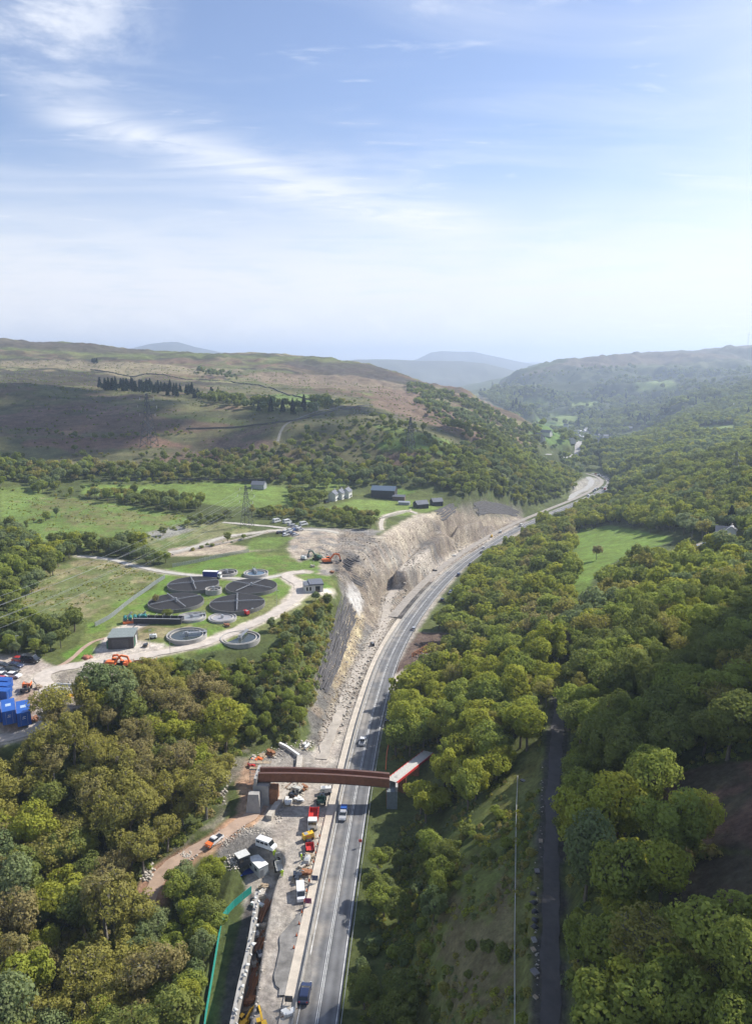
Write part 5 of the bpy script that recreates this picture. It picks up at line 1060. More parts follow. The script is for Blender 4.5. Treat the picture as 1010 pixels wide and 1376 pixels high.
dumper(36,928,(40,920),'orange dumper beside the blue containers', ORANGE, 1.2); dumper(397,1068,(405,1060),'pale grey machine by the concrete blocks under the bridge', pm('pale_grey_paint'), 1.1)
dumper(432,1078,(430,1090),'dark green machine beside the barrier below the bridge', pm('dark_green_paint', (.03,.09,.06), rough=.5), 1.1); dumper(416,1140,(417,1150),'red machine in line with the tipper along the barrier', REDP, 1.0)
def excavator(px, py, rz, label, c, s=1, lift=1.0):
    r = thing('excavator', at(px,py)+Vector((0,0,.05)), rz, label, 'excavator', 'excavators on the works', s)
    for y in (-1.1,1.1):
        tr = MB().prism([(-1.9,.15),(-2.1,.5),(-1.8,.9),(1.8,.9),(2.1,.5),(1.9,.15)], y-.3, y+.3).build('track', TYRE, r)
    MB().box((0,0,.95),(1.6,1.6,.3)).build('turntable', DARK, r); MB().prism([(-2.2,1.1),(-2.3,1.9),(-1.6,2.3),(.4,2.2),(1.2,1.6),(1.2,1.1)], -1.25, .1).build('body', c, r)
    MB().prism([(-2.3,1.1),(-2.45,1.8),(-1.7,2.1),(-.3,2.1),(-.3,1.1)], .1, 1.25).build('counterweight', c, r)
    MB().box((.5,.75,1.95),(1.5,1.0,1.7), top=(.8,.9)).build('cab', GLASS, r); MB().box((.45,.75,2.84),(1.3,1.0,.1)).build('cab_roof', c, r)
    MB().beam((.9,-.3,1.7),(3.0,-.3,4.1*lift),.5,.7).beam((3.0,-.3,4.1*lift),(5.2,-.3,3.6*lift),.45,.6).build('boom', c, r)
    MB().beam((5.1,-.3,3.8*lift),(5.9,-.3,1.2),.4,.5).build('arm', c, r); MB().prism([(5.4,1.3),(6.2,1.3),(6.3,.6),(5.8,.2),(5.1,.5)], -.9, .3).build('bucket', DARK, r); return r
excavator(327,1380,R(60),'yellow excavator cut by the bottom edge, beside the white bags',YEL,.72,.7); excavator(352,1384,R(110),'yellow excavator with a dark cab at the bottom edge',YEL,.7,.6)
excavator(440,757,R(20),'red excavator on the spoil above the terraced slope',ORANGE,1.15); excavator(426,752,R(150),'dark excavator next to the red one above the cut',pm('dark_green_paint'),1.0)
excavator(152,896,R(0),'orange excavator parked among stored gear in the yard',ORANGE,1.0); excavator(168,896,R(160),'orange excavator with folded boom at the lane edge',ORANGE,.9); excavator(72,938,R(70),'orange excavator with raised boom by the containers',ORANGE,.8,1.4) if False else None
# ------------------------------------------------------------ workers
def make_worker():
    me = bpy.data.meshes.new('person'); J = [((0,0,.95),.16),((0,0,1.2),.17),((0,0,1.42),.15),((0,0,1.52),.065),((0,0,1.66),.105),((0,.1,.9),.1),((.06,.12,.5),.075),((0,.13,.08),.055),((.12,.13,.04),.05),
        ((0,-.1,.9),.1),((-.05,-.13,.5),.075),((-.1,-.14,.08),.055),((.02,-.14,.04),.05),((0,.22,1.4),.07),((.08,.3,1.12),.05),((.25,.28,.95),.04),((0,-.22,1.4),.07),((.04,-.3,1.12),.05),((.18,-.28,.92),.04)]
    E = [(0,1),(1,2),(2,3),(3,4),(0,5),(5,6),(6,7),(7,8),(0,9),(9,10),(10,11),(11,12),(2,13),(13,14),(14,15),(2,16),(16,17),(17,18)]
    me.from_pydata([j[0] for j in J], E, []); me.materials.append(NAVY); o = bpy.data.objects.new('person', me); col_root.objects.link(o)
    sk = o.modifiers.new('skin', 'SKIN'); 
    for v, j in zip(me.skin_vertices[0].data, J): v.radius = (j[1], j[1])
    me.skin_vertices[0].data[0].use_root = True; ss_ = o.modifiers.new('sub', 'SUBSURF'); ss_.levels = 1
    dg = bpy.context.evaluated_depsgraph_get(); m2 = bpy.data.meshes.new_from_object(o.evaluated_get(dg)); bpy.data.objects.remove(o); m2.name = 'person'; m2.materials.clear(); m2.materials.append(NAVY); return m2
_pm = make_worker(); _vest = MB().box((0,0,1.2),(.36,.46,.56),top=(.85,1.05)).box((.02,.31,1.2),(.14,.13,.42)).box((.02,-.31,1.2),(.14,.13,.42)).mesh('hi_vis_jacket', HIVIS); _hat = MB().cyl((0,0,1.70),(0,0,1.80),.15,.07,n=10).cyl((.04,0,1.69),(.04,0,1.71),.17,n=10).mesh('helmet', WHITE); _tr = MB().box((.02,.11,.55),(.22,.2,.7),top=(.9,1)).box((-.04,-.12,.55),(.22,.2,.7),top=(.9,1)).mesh('hi_vis_trousers', HIVIS); _face = MB().box((.09,0,1.63),(.05,.14,.13)).mesh('face', SKIN)
for px, py, rz, lab in [(405,1156,200,'worker in yellow high-visibility clothes standing alone on the pale strip'),(373,1163,300,'worker in high-visibility jacket at the cab side of the dumper'),(371,1171,20,'worker in high-visibility jacket between the container and the dumper'),(379,1178,100,'worker in yellow at the lower corner of the dumper'),(368,1150,60,'worker in yellow jacket behind the white minibus')]:
    p = at(px, py); o = link('person', _pm, None, p+Vector((0,0,.03))); o.rotation_euler[2] = R(rz); o.scale = (1.08,1.08,1.08); tag(o, lab, 'person', 'workers on the platform')
    for n_, m_ in (('hi_vis_jacket', _vest), ('helmet', _hat), ('hi_vis_trousers', _tr), ('face', _face)): link(n_, m_, o)
# ------------------------------------------------------------ cabins and containers
def cabin(px, py, rz, dims, wallm, roofm, label, cat='cabin', nm='site_cabin', door=True, group=None, lift=0, ribs=False, mark=False):
    l, w_, h = dims; r = thing(nm, at(px, py)+Vector((0,0,.04+lift)), rz, label, cat, group)
    MB().box((0,0,h/2),(l,w_,h)).build('body', wallm, r); MB().box((0,0,h+.04),(l+.1,w_+.1,.08)).build('roof', roofm, r)
    if door:
        MB().box((l/2+.03,-w_*.2,1.05),(.05,.9,2.0)).build('door', GALV, r)
        for x in (-l*.25, l*.2): MB().box((x,-w_/2-.03,1.6),(1.0,.05,.8)).build('window', GLASS, r)
    if ribs:
        rb = MB().box((0,0,h/2),(.12,.06,h*.94)).mesh('rib', wallm); k = int(l/.6)
        for i in range(k):
            for s_ in (-1,1): link('rib', rb, r, (-l/2+(i+.5)*l/k, s_*(w_/2+.03), 0))
        for y in (-w_/4, w_/4): d = MB().box((-l/2-.04,y,h/2),(.06,w_/2-.08,h-.2)).build('door', wallm, r); MB().cyl((-l/2-.1,y,.3),(-l/2-.1,y,h-.3),.03,n=6).build('lock_rod', GALV, d)
    if mark:
        m = MB()
        for a, b in (((-.5,.25),(.1,.4)),((.1,.4),(.3,.1)),((.3,.1),(-.2,-.1)),((-.4,-.25),(.5,-.3))): m.beam((-l/2-.09,a[0],h*.62+a[1]),(-l/2-.09,b[0],h*.62+b[1]),.02,.12)
        m.build('white_marking', WHITE, r)
        m = MB(); m.box((0,0,h+.09),(1.8,w_*.4,.015)); m.build('roof_marking', pm('faded_marking', (.4,.5,.62), rough=.6, var=.4, scale=2), r)
    return r
cabin(326,1160,R(35),(3.0,2.5,2.5),pm('dark_grey_panel',(.06,.065,.075),rough=.6),pm('pale_roof',(.55,.55,.52),rough=.6),'small dark grey site cabin with pale flat roof',group='site cabins by the spoil hollow')
cabin(347,1170,R(-50),(5.4,2.6,2.7),pm('pale_panel',(.55,.57,.56),rough=.5,var=.08),WHITE,'white steel site container beside the dumper',group='site cabins by the spoil hollow')
MB().box((0,0,0),(4,2.4,.06),rz=.4).build('tarpaulin', pm('blue_tarp',(.02,.05,.22),rough=.5), None, at(331,1172)+Vector((0,0,.25))); tag(bpy.data.objects['tarpaulin'], 'dark blue tarpaulin on the ground behind the white container', 'tarpaulin')
bc = 'blue containers in the yard'
for px, py, lab in [(-7,975,'blue container cut by the edge of the view'),(13,976,'blue container between two others, end doors towards the trees'),(33,978,'blue container at the lane end of the front row')]:
    p = at(px, py); cabin(px, py-11, math.atan2(p.y, p.x), (8.5,3.5,4.0), BLUEC, BLUEC, lab, 'container', 'shipping_container', False, bc, 0, True, True)
for k, (px, py, lift, lab) in enumerate([(6,936,0,'blue container lying crosswise just behind the front row'),(7,930,0,'blue container lying crosswise, middle of the three'),(8,924,0,'blue container lying crosswise, next to the parked cars')]):
    cabin(px-8, py+1-k*1.2, R(172), (7.5,2.6,2.6), BLUEC, BLUEC, lab, 'container', 'shipping_container', False, bc, lift, True, False)
# ------------------------------------------------------------ barriers
def along(path, d, step, a, b):
    q = spline(offs(path, d)[a:b], step); out = []
    for i in range(len(q)-1):
        p0, p1 = Vector(q[i]), Vector(q[i+1]); out.append((p0, p1, math.atan2(p1.y-p0.y, p1.x-p0.x), (p1-p0).length))
    return out
def i_at(px, py, z): p = pz(px, py, z); return int(np.argmin(np.hypot(road[:,0]-p[0], road[:,1]-p[1])))
def barrier(name, d, a, b, label, steel):
    S_ = along(road, d, 4.0, a, b); r = thing(name, S_[0][0], 0, label, 'barrier'); o0 = S_[0][0]
    if steel:
        rm = MB().box((2.0,0,.62),(3.98,.08,.30)).mesh('rail', GALV); pmh = MB().box((0,0,.32),(.12,.12,.7)).mesh('post', GALV)
    else: rm = MB().prism([(0,0),(0,.001),(3.9,.001),(3.9,0)], 0, .1).mesh('segment', CONC) ; m = MB(); m.hexa([(0,-.28,0),(3.9,-.28,0),(3.9,.28,0),(0,.28,0),(0,-.1,.85),(3.9,-.1,.85),(3.9,.1,.85),(0,.1,.85)]); rm = m.mesh('segment', pm('barrier_concrete',(.30,.285,.26),rough=.85,var=.3,scale=.6))
    for p0, p1, rz, ln in S_[:290]:
        o = link('rail' if steel else 'segment', rm, r, p0-o0); o.rotation_euler = (0, -math.asin((p1.z-p0.z)/max(ln,.1)), rz); o.scale = (ln/4,1,1)
        if steel: link('post', pmh, r, p0-o0)
barrier('concrete_barrier', 4.25, 0, i_at(640,744,-12), 'line of grey concrete barrier between road and works strip', False)
barrier('crash_barrier', -4.5, 0, i_at(598,778,-9), 'steel crash barrier along the wood side of the road', True)
S_ = along(road, 7.2, 3.2, i_at(441,1280,0), i_at(470,1110,0)); _cn = MB().cyl((0,0,.04),(0,0,.75),.17,.04,n=8).mesh('cone', ORANGE); _cb = MB().box((0,0,.02),(.4,.4,.04)).mesh('base', TYRE)
for i, (p0, p1, rz, ln) in enumerate(S_[:20]):
    o = link('traffic_cone', _cn, None, p0+Vector((0,0,.05))); link('base', _cb, o); tag(o, f"orange cone on the pale strip, {ORD[i]} up from the purple sign board", 'cone', 'cones along the pale strip')
def sign(px, py, c, label, h=1.9, w_=1.5, hh=1.3):
    r = thing('sign_board', at(px,py), R(90)-.1, label, 'sign'); MB().box((0,0,h-.3),(.08,w_,hh)).build('panel', c, r)
    for y in (-w_*.35, w_*.35): MB().box((0,y,h*.4),(.08,.08,h*.9)).build('post', GALV, r)
sign(414,1219,pm('purple_board',(.18,.02,.09),rough=.6),'purple sign board beside the white van'); sign(388,1352,DARK,'black sign board at the end of the works strip'); sign(423,1188,pm('slate_blue_board',(.05,.07,.13),rough=.6),'dark blue board against the concrete barrier'); sign(484,1140,pm('round_red_board',(.6,.08,.06),rough=.6),'red and white road sign on the wood-side verge',2.4,.8,.8)
# ------------------------------------------------------------ lower strip: wall, teal fence, bags, steel
def fence_run(name, pts_, label, cat, pmesh_h, mat, postm, step, thick=.05, posts=True, pales=False):
    q = spline([tuple(at(*p)) for p in pts_], step); q[:,2] = ground(q[:,0], q[:,1]); o0 = Vector(q[0]); r = thing(name, o0, 0, label, cat)
    pom = MB().box((0,0,pmesh_h/2),(.08,.08,pmesh_h+.2)).mesh('post', postm)
    for i in range(min(len(q)-1, 290)):
        a, b = Vector(q[i])-o0, Vector(q[i+1])-o0; m = MB(); d = Vector((b.y-a.y, a.x-b.x, 0)).normalized()*thick/2; u = Vector((0,0,pmesh_h))
        m.hexa([a-d, b-d, b+d, a+d, a-d+u, b-d+u, b+d+u, a+d+u])
        if pales:
            m = MB()
            for k in range(9): t = (k+.5)/9; p_ = a.lerp(b, t); m.box((p_.x, p_.y, p_.z+pmesh_h/2), (.13,.13,pmesh_h))
            m.beam(a+Vector((0,0,pmesh_h*.8)), b+Vector((0,0,pmesh_h*.8)), .06); m.beam(a+Vector((0,0,.3)), b+Vector((0,0,.3)), .06)
        m.build('panel', mat, r)
        if posts: link('post', pom, r, a)
    return r
fence_run('mesh_fence', [(272,1420),(276,1376),(283,1333),(290,1290),(297,1248),(301,1234),(316,1218),(338,1200)], 'teal green mesh fence running down beside the shaded strip', 'fence', 1.9, TEAL, GALV, 2.6)
def wall_run():
    pts_ = [(306,1400),(311,1376),(322,1322),(333,1275),(340,1235),(345,1198)]; q = spline([pz(a, b, -.1) for a, b in pts_], 2.2); o0 = Vector(q[0]); r = thing('retaining_wall', o0, 0, 'grey retaining wall holding the works platform above the shaded strip', 'wall')
    for i in range(len(q)-1):
        a, b = Vector(q[i])-o0, Vector(q[i+1])-o0; d = Vector((b.y-a.y, a.x-b.x, 0)).normalized()*.35; m = MB(); a0 = a-Vector((0,0,6.5)); b0 = b-Vector((0,0,6.5)); m.hexa([a0-d*2, b0-d*2, b0+d, a0+d, a-d, b-d*.98, b+d, a+d]); m.build('panel', CONCG, r)
    g = random.Random(3); bag = []
    for k in range(3):
        P = g.random; V = rocks_mesh('bulk_bag', [(0,0,.35)], [.62], pm('white_bag',(.62,.61,.57),rough=.8,var=.15), k); bag.append(V)
    q2 = spline([pz(a+2, b, .1) for a, b in pts_], 1.7)
    for i, p in enumerate(q2):
        o = link('bulk_bag', bag[i%3], None, Vector(p)+Vector((g.uniform(-.5,.9), g.uniform(-.5,.5), .0))); o.scale = (g.uniform(.6,1.2), g.uniform(.5,1.1), g.uniform(.4,1.0)); o.rotation_euler[2] = g.uniform(0,3)
        n_ = len(q2)-1-i; tag(o, f"white bag on the wall top, {ORD[n_%20]} in the {('upper','middle','lower','lowest')[min(n_//20,3)]} run below the white container", 'bag', 'white bags along the platform edge')
wall_run()
HB = MB().box((0,0,.02),(7,.30,.03)).box((0,0,.15),(7,.03,.24)).box((0,0,.29),(7,.30,.03)).mesh('beam', RUST); TB = MB().cyl((-3,0,.25),(3,0,.25),.25,n=10).mesh('tube', RUST); SHP = MB().box((0,0,.1),(5,.9,.12)).box((0,.45,.2),(5,.1,.3)).mesh('sheet_pile', RUST)
def stack(px, py, rz, n, me, nm, label, s=1, lay=2):
    r = thing('steel_stack', at(px,py)+Vector((0,0,.05)), rz, label, 'steel stack', 'rusty steel stored along the platform', s); g = random.Random(px)
    for i in range(n):
        o = link(nm, me, r, (g.uniform(-.6,.6), (i%lay)*.62-.62*lay/2+g.uniform(-.1,.1), (i//lay)*.33)); o.rotation_euler[2] = g.uniform(-.08,.08)
for a in [(352,1226,80,8,HB,'beam','long rusty beams stacked below the white container',1,3),(349,1258,75,4,HB,'beam','two short rusty beams crossing behind the white bags',.5,2),(353,1262,5,2,HB,'beam','rusty beam laid crosswise on bearers',.5,2),(347,1272,78,8,SHP,'sheet_pile','rusty sheet piles stacked midway down the wall',.8,3),
          (344,1294,70,4,SHP,'sheet_pile','jumbled rusty sheet piles by the dark hole',.75,2),(349,1292,10,3,SHP,'sheet_pile','rusty plates lying flat beside the sheet piles',.6,2),(337,1310,76,3,TB,'tube','thin rusty tubes along the bags',.8,3),(344,1318,80,4,TB,'tube','pair of short rusty tubes standing clear',.42,2),(333,1332,84,12,HB,'beam','big stack of rusty beams above the yellow excavators',.95,5),(342,1330,40,3,HB,'beam','loose rusty beams leaning off the big stack',.5,3)]:
    stack(a[0],a[1],R(a[2]),a[3],a[4],a[5],a[6],a[7],a[8])
for px, py, s, rz, lab in [(350,1206,1.3,20,'pale concrete block below the white container'),(354,1199,1.0,50,'pale concrete slab leaning by the white container'),(352,1246,.9,0,'white-wrapped pallet among the rusty beams')]:
    r = thing('concrete_block', at(px,py)+Vector((0,0,.02)), R(rz), lab, 'block', 'blocks on the platform', s); MB().box((0,0,.35),(2,1.2,.7)).build('block', STONE, r); MB().box((0,0,.78),(1.4,.9,.16)).build('top_slab', STONE, r)
# pale precast walls near the bridge
def longwall(pts_, h, t, label, nm='precast_wall', mat=STONE):
    q = spline([tuple(at(*p)) for p in pts_], 2.4); q[:,2] = ground(q[:,0], q[:,1]); o0 = Vector(q[0]); r = thing(nm, o0, 0, label, 'wall')
    for i in range(len(q)-1):
        a, b = Vector(q[i])-o0, Vector(q[i+1])-o0; b = a+(b-a)*.985; d = Vector((b.y-a.y, a.x-b.x, 0)).normalized()*t/2; u = Vector((0,0,h)); e = Vector((0,0,-.4)); m = MB(); m.hexa([a-d+e, b-d+e, b+d+e, a+d+e, a-d+u, b-d+u, b+d+u, a+d+u]); m.build('block', mat, r)
longwall([(361,1102),(373,1084),(386,1067)], 1.3, 1.6, 'pale precast wall pieces lying diagonally under the bridge end'); longwall([(375,1001),(390,1009),(402,1018)], 1.0, .7, 'thin white wall line behind the footbridge', mat=WHITE); longwall([(403,1019),(401,1036),(397,1054)], 1.0, 1.6, 'pale concrete plinth running under the bridge')
longwall([(232,746),(265,738),(300,731),(335,723),(360,715)], .8, .8, 'row of pale stones edging the upper yard', 'stone_edging'); longwall([(510,698),(530,693),(552,686)], 1.2, .6, 'pale boundary wall below the farm field', 'boundary_wall'); longwall([(192,833),(168,852),(150,862)], .3, .3, 'low kerb beside the yard spur', 'kerb_wall', DARK)
for pp_, lab in (([(122,497),(200,503),(330,516),(420,540)],'dry stone wall crossing the upper moor above the conifers'),([(250,577),(340,572),(420,560),(500,545)],'dry stone wall running along the lower moor'),([(390,642),(330,646),(250,645),(160,647)],'wall along the top of the pasture')):
    q = spline([tuple(at(*p)) for p in pp_], 9); q[:,2] = ground(q[:,0], q[:,1]); o0 = Vector(q[0]); r = thing('stone_wall', o0, 0, lab, 'wall')
    for i in range(min(len(q)-1, 120)):
        a, b = Vector(q[i])-o0, Vector(q[i+1])-o0; MB().beam(a+Vector((0,0,.5)), a+(b-a)*.99+Vector((0,0,.5)), .7, 1.8).build('segment', pm('dark_wall_stone',(.10,.095,.085),rough=.95,var=.3), r)
# debris on the works ground: nobody could count it
def rubble():
    g = np.random.default_rng(11); P = []; S = []
    for (px, py, n, sx, sy, s) in [(300,1128,160,14,8,.3),(330,1118,120,12,6,.3),(352,1120,80,10,6,.25),(312,1160,120,10,10,.3),(395,1045,70,9,14,.5),(400,1070,60,8,8,.55),(372,1095,60,8,8,.35),(385,1005,60,14,6,.4),(410,1000,50,8,5,.5),(352,1240,70,5,28,.35),(345,1310,60,6,28,.35),(412,1170,70,4,22,.3),(416,1130,60,4,14,.35),(336,1350,50,8,14,.4),(345,1060,60,12,18,.3),
                               (300,1050,90,6,24,.5),(197,1172,150,9,12,.45),(250,1150,70,12,6,.4),(575,882,90,14,10,.5),(480,870,260,26,40,.5),(460,940,200,14,30,.45),(530,800,160,20,20,.6),(100,925,130,24,10,.45),(160,898,80,14,5,.5),(430,745,90,16,10,.6),(560,760,90,16,12,.6),(370,1016,50,24,5,.4),(720,1250,50,3,90,.2),(727,1080,25,3,60,.2),(620,735,60,14,10,.7)]:
        for _ in range(n):
            p = at(px+g.normal(0,.55)*sx, py+g.normal(0,.55)*sy); s_ = s*g.uniform(.3,1.3); P.append((p.x, p.y, p.z+s_*.2)); S.append(s_)
    ii = np.nonzero((_cut & (rocky > .5)).ravel())[0]; ii = g.choice(ii, 5200); X = GX.ravel()[ii]+g.normal(0,.6,5200); Y = GY.ravel()[ii]+g.normal(0,.8,5200); Z = ground(X, Y); sz = g.uniform(.12,.75,5200)**1.6*1.5
    ok = col.reshape(-1,3)[ii,0] > .2; X, Y, Z, sz = X[ok][:3600], Y[ok][:3600], Z[ok][:3600], sz[ok][:3600]
    tag(link('rock_debris', rocks_mesh('rock_debris', list(zip(X,Y,Z)), list(sz*.8), pm('cut_rock', (.30,.25,.195), rough=.95, var=.35, scale=.5, bump=.5), 6)), 'broken rock littering the cut slopes', kind='stuff')
    tag(link('rubble', rocks_mesh('rubble', P, S, STONE, 2)), 'scattered broken stone and rubble over the works', kind='stuff')
rubble()
_bm = [rocks_mesh('boulder', [(0,0,.4)], [1.0], STONE, k) for k in range(4)]
for i, (px, py) in enumerate([(498,884),(495,889),(491,893),(489,898),(486,905),(484,911),(481,919),(479,925),(476,931),(474,938),(471,945),(469,951),(467,957),(463,962),(461,975),(457,985)]):
    o = link('boulder', _bm[i%4], None, at(px,py)); o.scale = (.8,.8,.8); o.rotation_euler[2] = i; tag(o, f"pale boulder, {ORD[i]} down the row beside the haul road", 'boulder', 'boulders lining the haul road')
# ------------------------------------------------------------ terraced slopes
def terrace(A_px, B_px, n, label, mat, w_=.5, h=.4, post=0):
    n = int(n*1.7); gq = random.Random(n)
    A_ = spline([tuple(at(*p)) for p in A_px], 1.6); B_ = spline([tuple(at(*p)) for p in B_px], 1.6); k = max(len(A_), len(B_)); s1 = np.linspace(0,1,k)
    A_ = np.stack([np.interp(s1, np.linspace(0,1,len(A_)), A_[:,c]) for c in range(3)], 1); B_ = np.stack([np.interp(s1, np.linspace(0,1,len(B_)), B_[:,c]) for c in range(3)], 1)
    o0 = A_[0].copy(); r = thing('terraced_slope', o0, 0, label, 'retaining slope')
    for i in range(n):
        t = i/(n-1); q = A_*(1-t)+B_*t; q[:,2] = ground(q[:,0], q[:,1]); 
        for _ in range(14): q[1:-1,2] = (q[:-2,2]+q[1:-1,2]+q[2:,2])/3
        i0 = gq.randint(0, k//9); i1 = k-gq.randint(0, k//9); q = q[i0:i1]; q[:,2] += .05+.12*np.sin(np.arange(len(q))*.9+i); q[:,0] += fbm(np.arange(len(q)), np.full(len(q), i*9.), 5, 3, 2)*.6; q = q-o0
        d = np.gradient(q[:,:2], axis=0); d /= np.linalg.norm(d, axis=1)[:,None]+1e-9; nn = np.stack([d[:,1], -d[:,0]], 1); V = []
        for o_, z_ in ((-w_/2,-.8),(-w_/2,h),(w_/2,h*.8),(w_/2,-.8)): V.append(np.stack([q[:,0]+nn[:,0]*o_, q[:,1]+nn[:,1]*o_, q[:,2]+z_], 1))
        me = npmesh('course', np.stack(V,1).reshape(-1,3), gridfaces(len(q),4), mat); link('course', me, r)
GEO = pm('dark_mesh_facing', (.085,.08,.08), rough=.9, var=.3, scale=.8, bump=.5)
terrace([(460,800),(447,842),(435,880),(422,922)], [(481,820),(470,852),(458,888),(438,935)], 9, 'long dark terraced retaining slope falling from the works edge', GEO)
terrace([(452,742),(475,752),(500,765)], [(450,766),(470,778),(488,788)], 8, 'dark ribbed terraced slope below the red excavator', GEO, .5, .35); terrace([(632,679),(650,674),(675,678),(697,688)], [(640,692),(658,689),(678,690),(694,694)], 6, 'curved dark terraces at the top of the far rock face', GEO, .8, .6)
terrace([(584,688),(600,680),(608,676)], [(590,698),(606,690),(614,684)], 4, 'small dark terrace beside the farm sheds', GEO, .7, .5)
# ------------------------------------------------------------ pit with sheet piles
def pit():
    r = thing('sheet_piled_pit', at(572,880), R(55), 'rusty sheet-piled pit with yellow prop beside the road', 'pit'); 
    for i in range(14):
        a = i/14*4; 
        for y in (-3.2, 3.2): MB().box((-6+i*.9, y+(.15 if i%2 else -.15), .9),(.85,.12,2.4)).build('sheet_pile', RUST, r)
    for x in (-4,-1,2,5): MB().box((x,0,1.6),(.35,6.2,.35)).build('strut', RUST, r)
    MB().box((1,0,2.0),(7,.3,.3)).build('yellow_prop', YEL, r)
pit()
longwall([(518,1035),(520,1010),(526,985),(528,975)], .35, .25, 'orange edge board along the roadside cut', 'edge_board', ORANGE)
# ------------------------------------------------------------ sewage works
def filterbed(px, py, dia, label, ang):
    rr = dia/2; r = thing('filter_bed', at(px,py), R(ang), label, 'filter bed', 'large round filter beds'); n=48
    MB().ring(rr-.22, rr, -1, 1.42).build('wall', pm('dark_concrete',(.17,.165,.155),rough=.9,var=.25), r)
    m = MB(); m.cyl((0,0,.9),(0,0,1.3),rr-.25,n=48); m.build('filter_media', BLACKM, r); MB().cyl((0,0,1.2),(0,0,2.9),.45,n=10).build('centre_column', GALV, r)
    for k in range(4):
        t = k*math.pi/2; e = (math.cos(t)*(rr-.5), math.sin(t)*(rr-.5), 2.1); a = MB().beam((0,0,2.15),e,.24,.22).build('distributor_arm', GALV, r); MB().beam((0,0,2.85),(e[0]*.6,e[1]*.6,2.3),.05).build('stay', GALV, a)
    return r
filterbed(260,788,22.6,'round black filter bed behind the others, nearer the truck',20); filterbed(338,791,22.6,'round black filter bed on the lane bend side, behind',62); filterbed(237,812,22.6,'round black filter bed in front, beside the small tree',35); filterbed(319,814,22.6,'round black filter bed in front, beside the pump',10)
def tank(px, py, dia, label, ang, wall=.9, water=.35, walk=True, inner=WATER):
    rr = dia/2; r = thing('settling_tank', at(px,py), R(ang), label, 'tank', 'open round settling tanks')
    MB().ring(rr-.35, rr, -1, wall).build('wall', CONCG, r); MB().cyl((0,0,water-.5),(0,0,water),rr-.3,n=40).build('water', inner, r); MB().ring(rr-1.5, rr-1.25, water-.3, water+.35).build('weir', CONC, r); MB().cyl((0,0,water-.2),(0,0,wall+.9),.6,n=12).build('centre_column', GALV, r)
    if walk:
        w_ = MB().box((rr*.42,0,wall+.35),(rr*1.2,1.1,.12)).build('walkway', GALV, r)
        for y in (-.52,.52):
            m = MB(); m.box((rr*.42,y,wall+1.3),(rr*1.2,.06,.06)); m.box((rr*.42,y,wall+.85),(rr*1.2,.05,.05))
            for k in range(7): m.box((rr*(-.16+k*.19),y,wall+.85),(.06,.06,1))
            m.build('handrail', GALV, w_)
    return r
tank(287,797,7,'small dark round chamber between the filter beds',0,2.2,1.2,False,BLACKM); tank(258,831,11,'round tank with grey water behind the dark long trough',30,.9,.5,True,pm('grey_water',(.26,.27,.27),rough=.3)); tank(299,832,11,'round tank with pale scum beside the lane',80,.9,.5,False,pm('pale_water',(.32,.31,.32),rough=.35))
tank(251,855,14.5,'large open tank with heavy walkway and pumps beside the shed lane',15,.95,.3); tank(323,859,14.5,'deep open tank with a single walkway at the wood edge',78,.8,.3); tank(344,772,11.5,'round tank with blue water next to the truck',110,1.1,.5,True,pm('blue_water',(.10,.15,.20),rough=.2)); tank(305,771,10,'dark round tank behind the blue truck',0,1.1,.4,False,BLACKM)
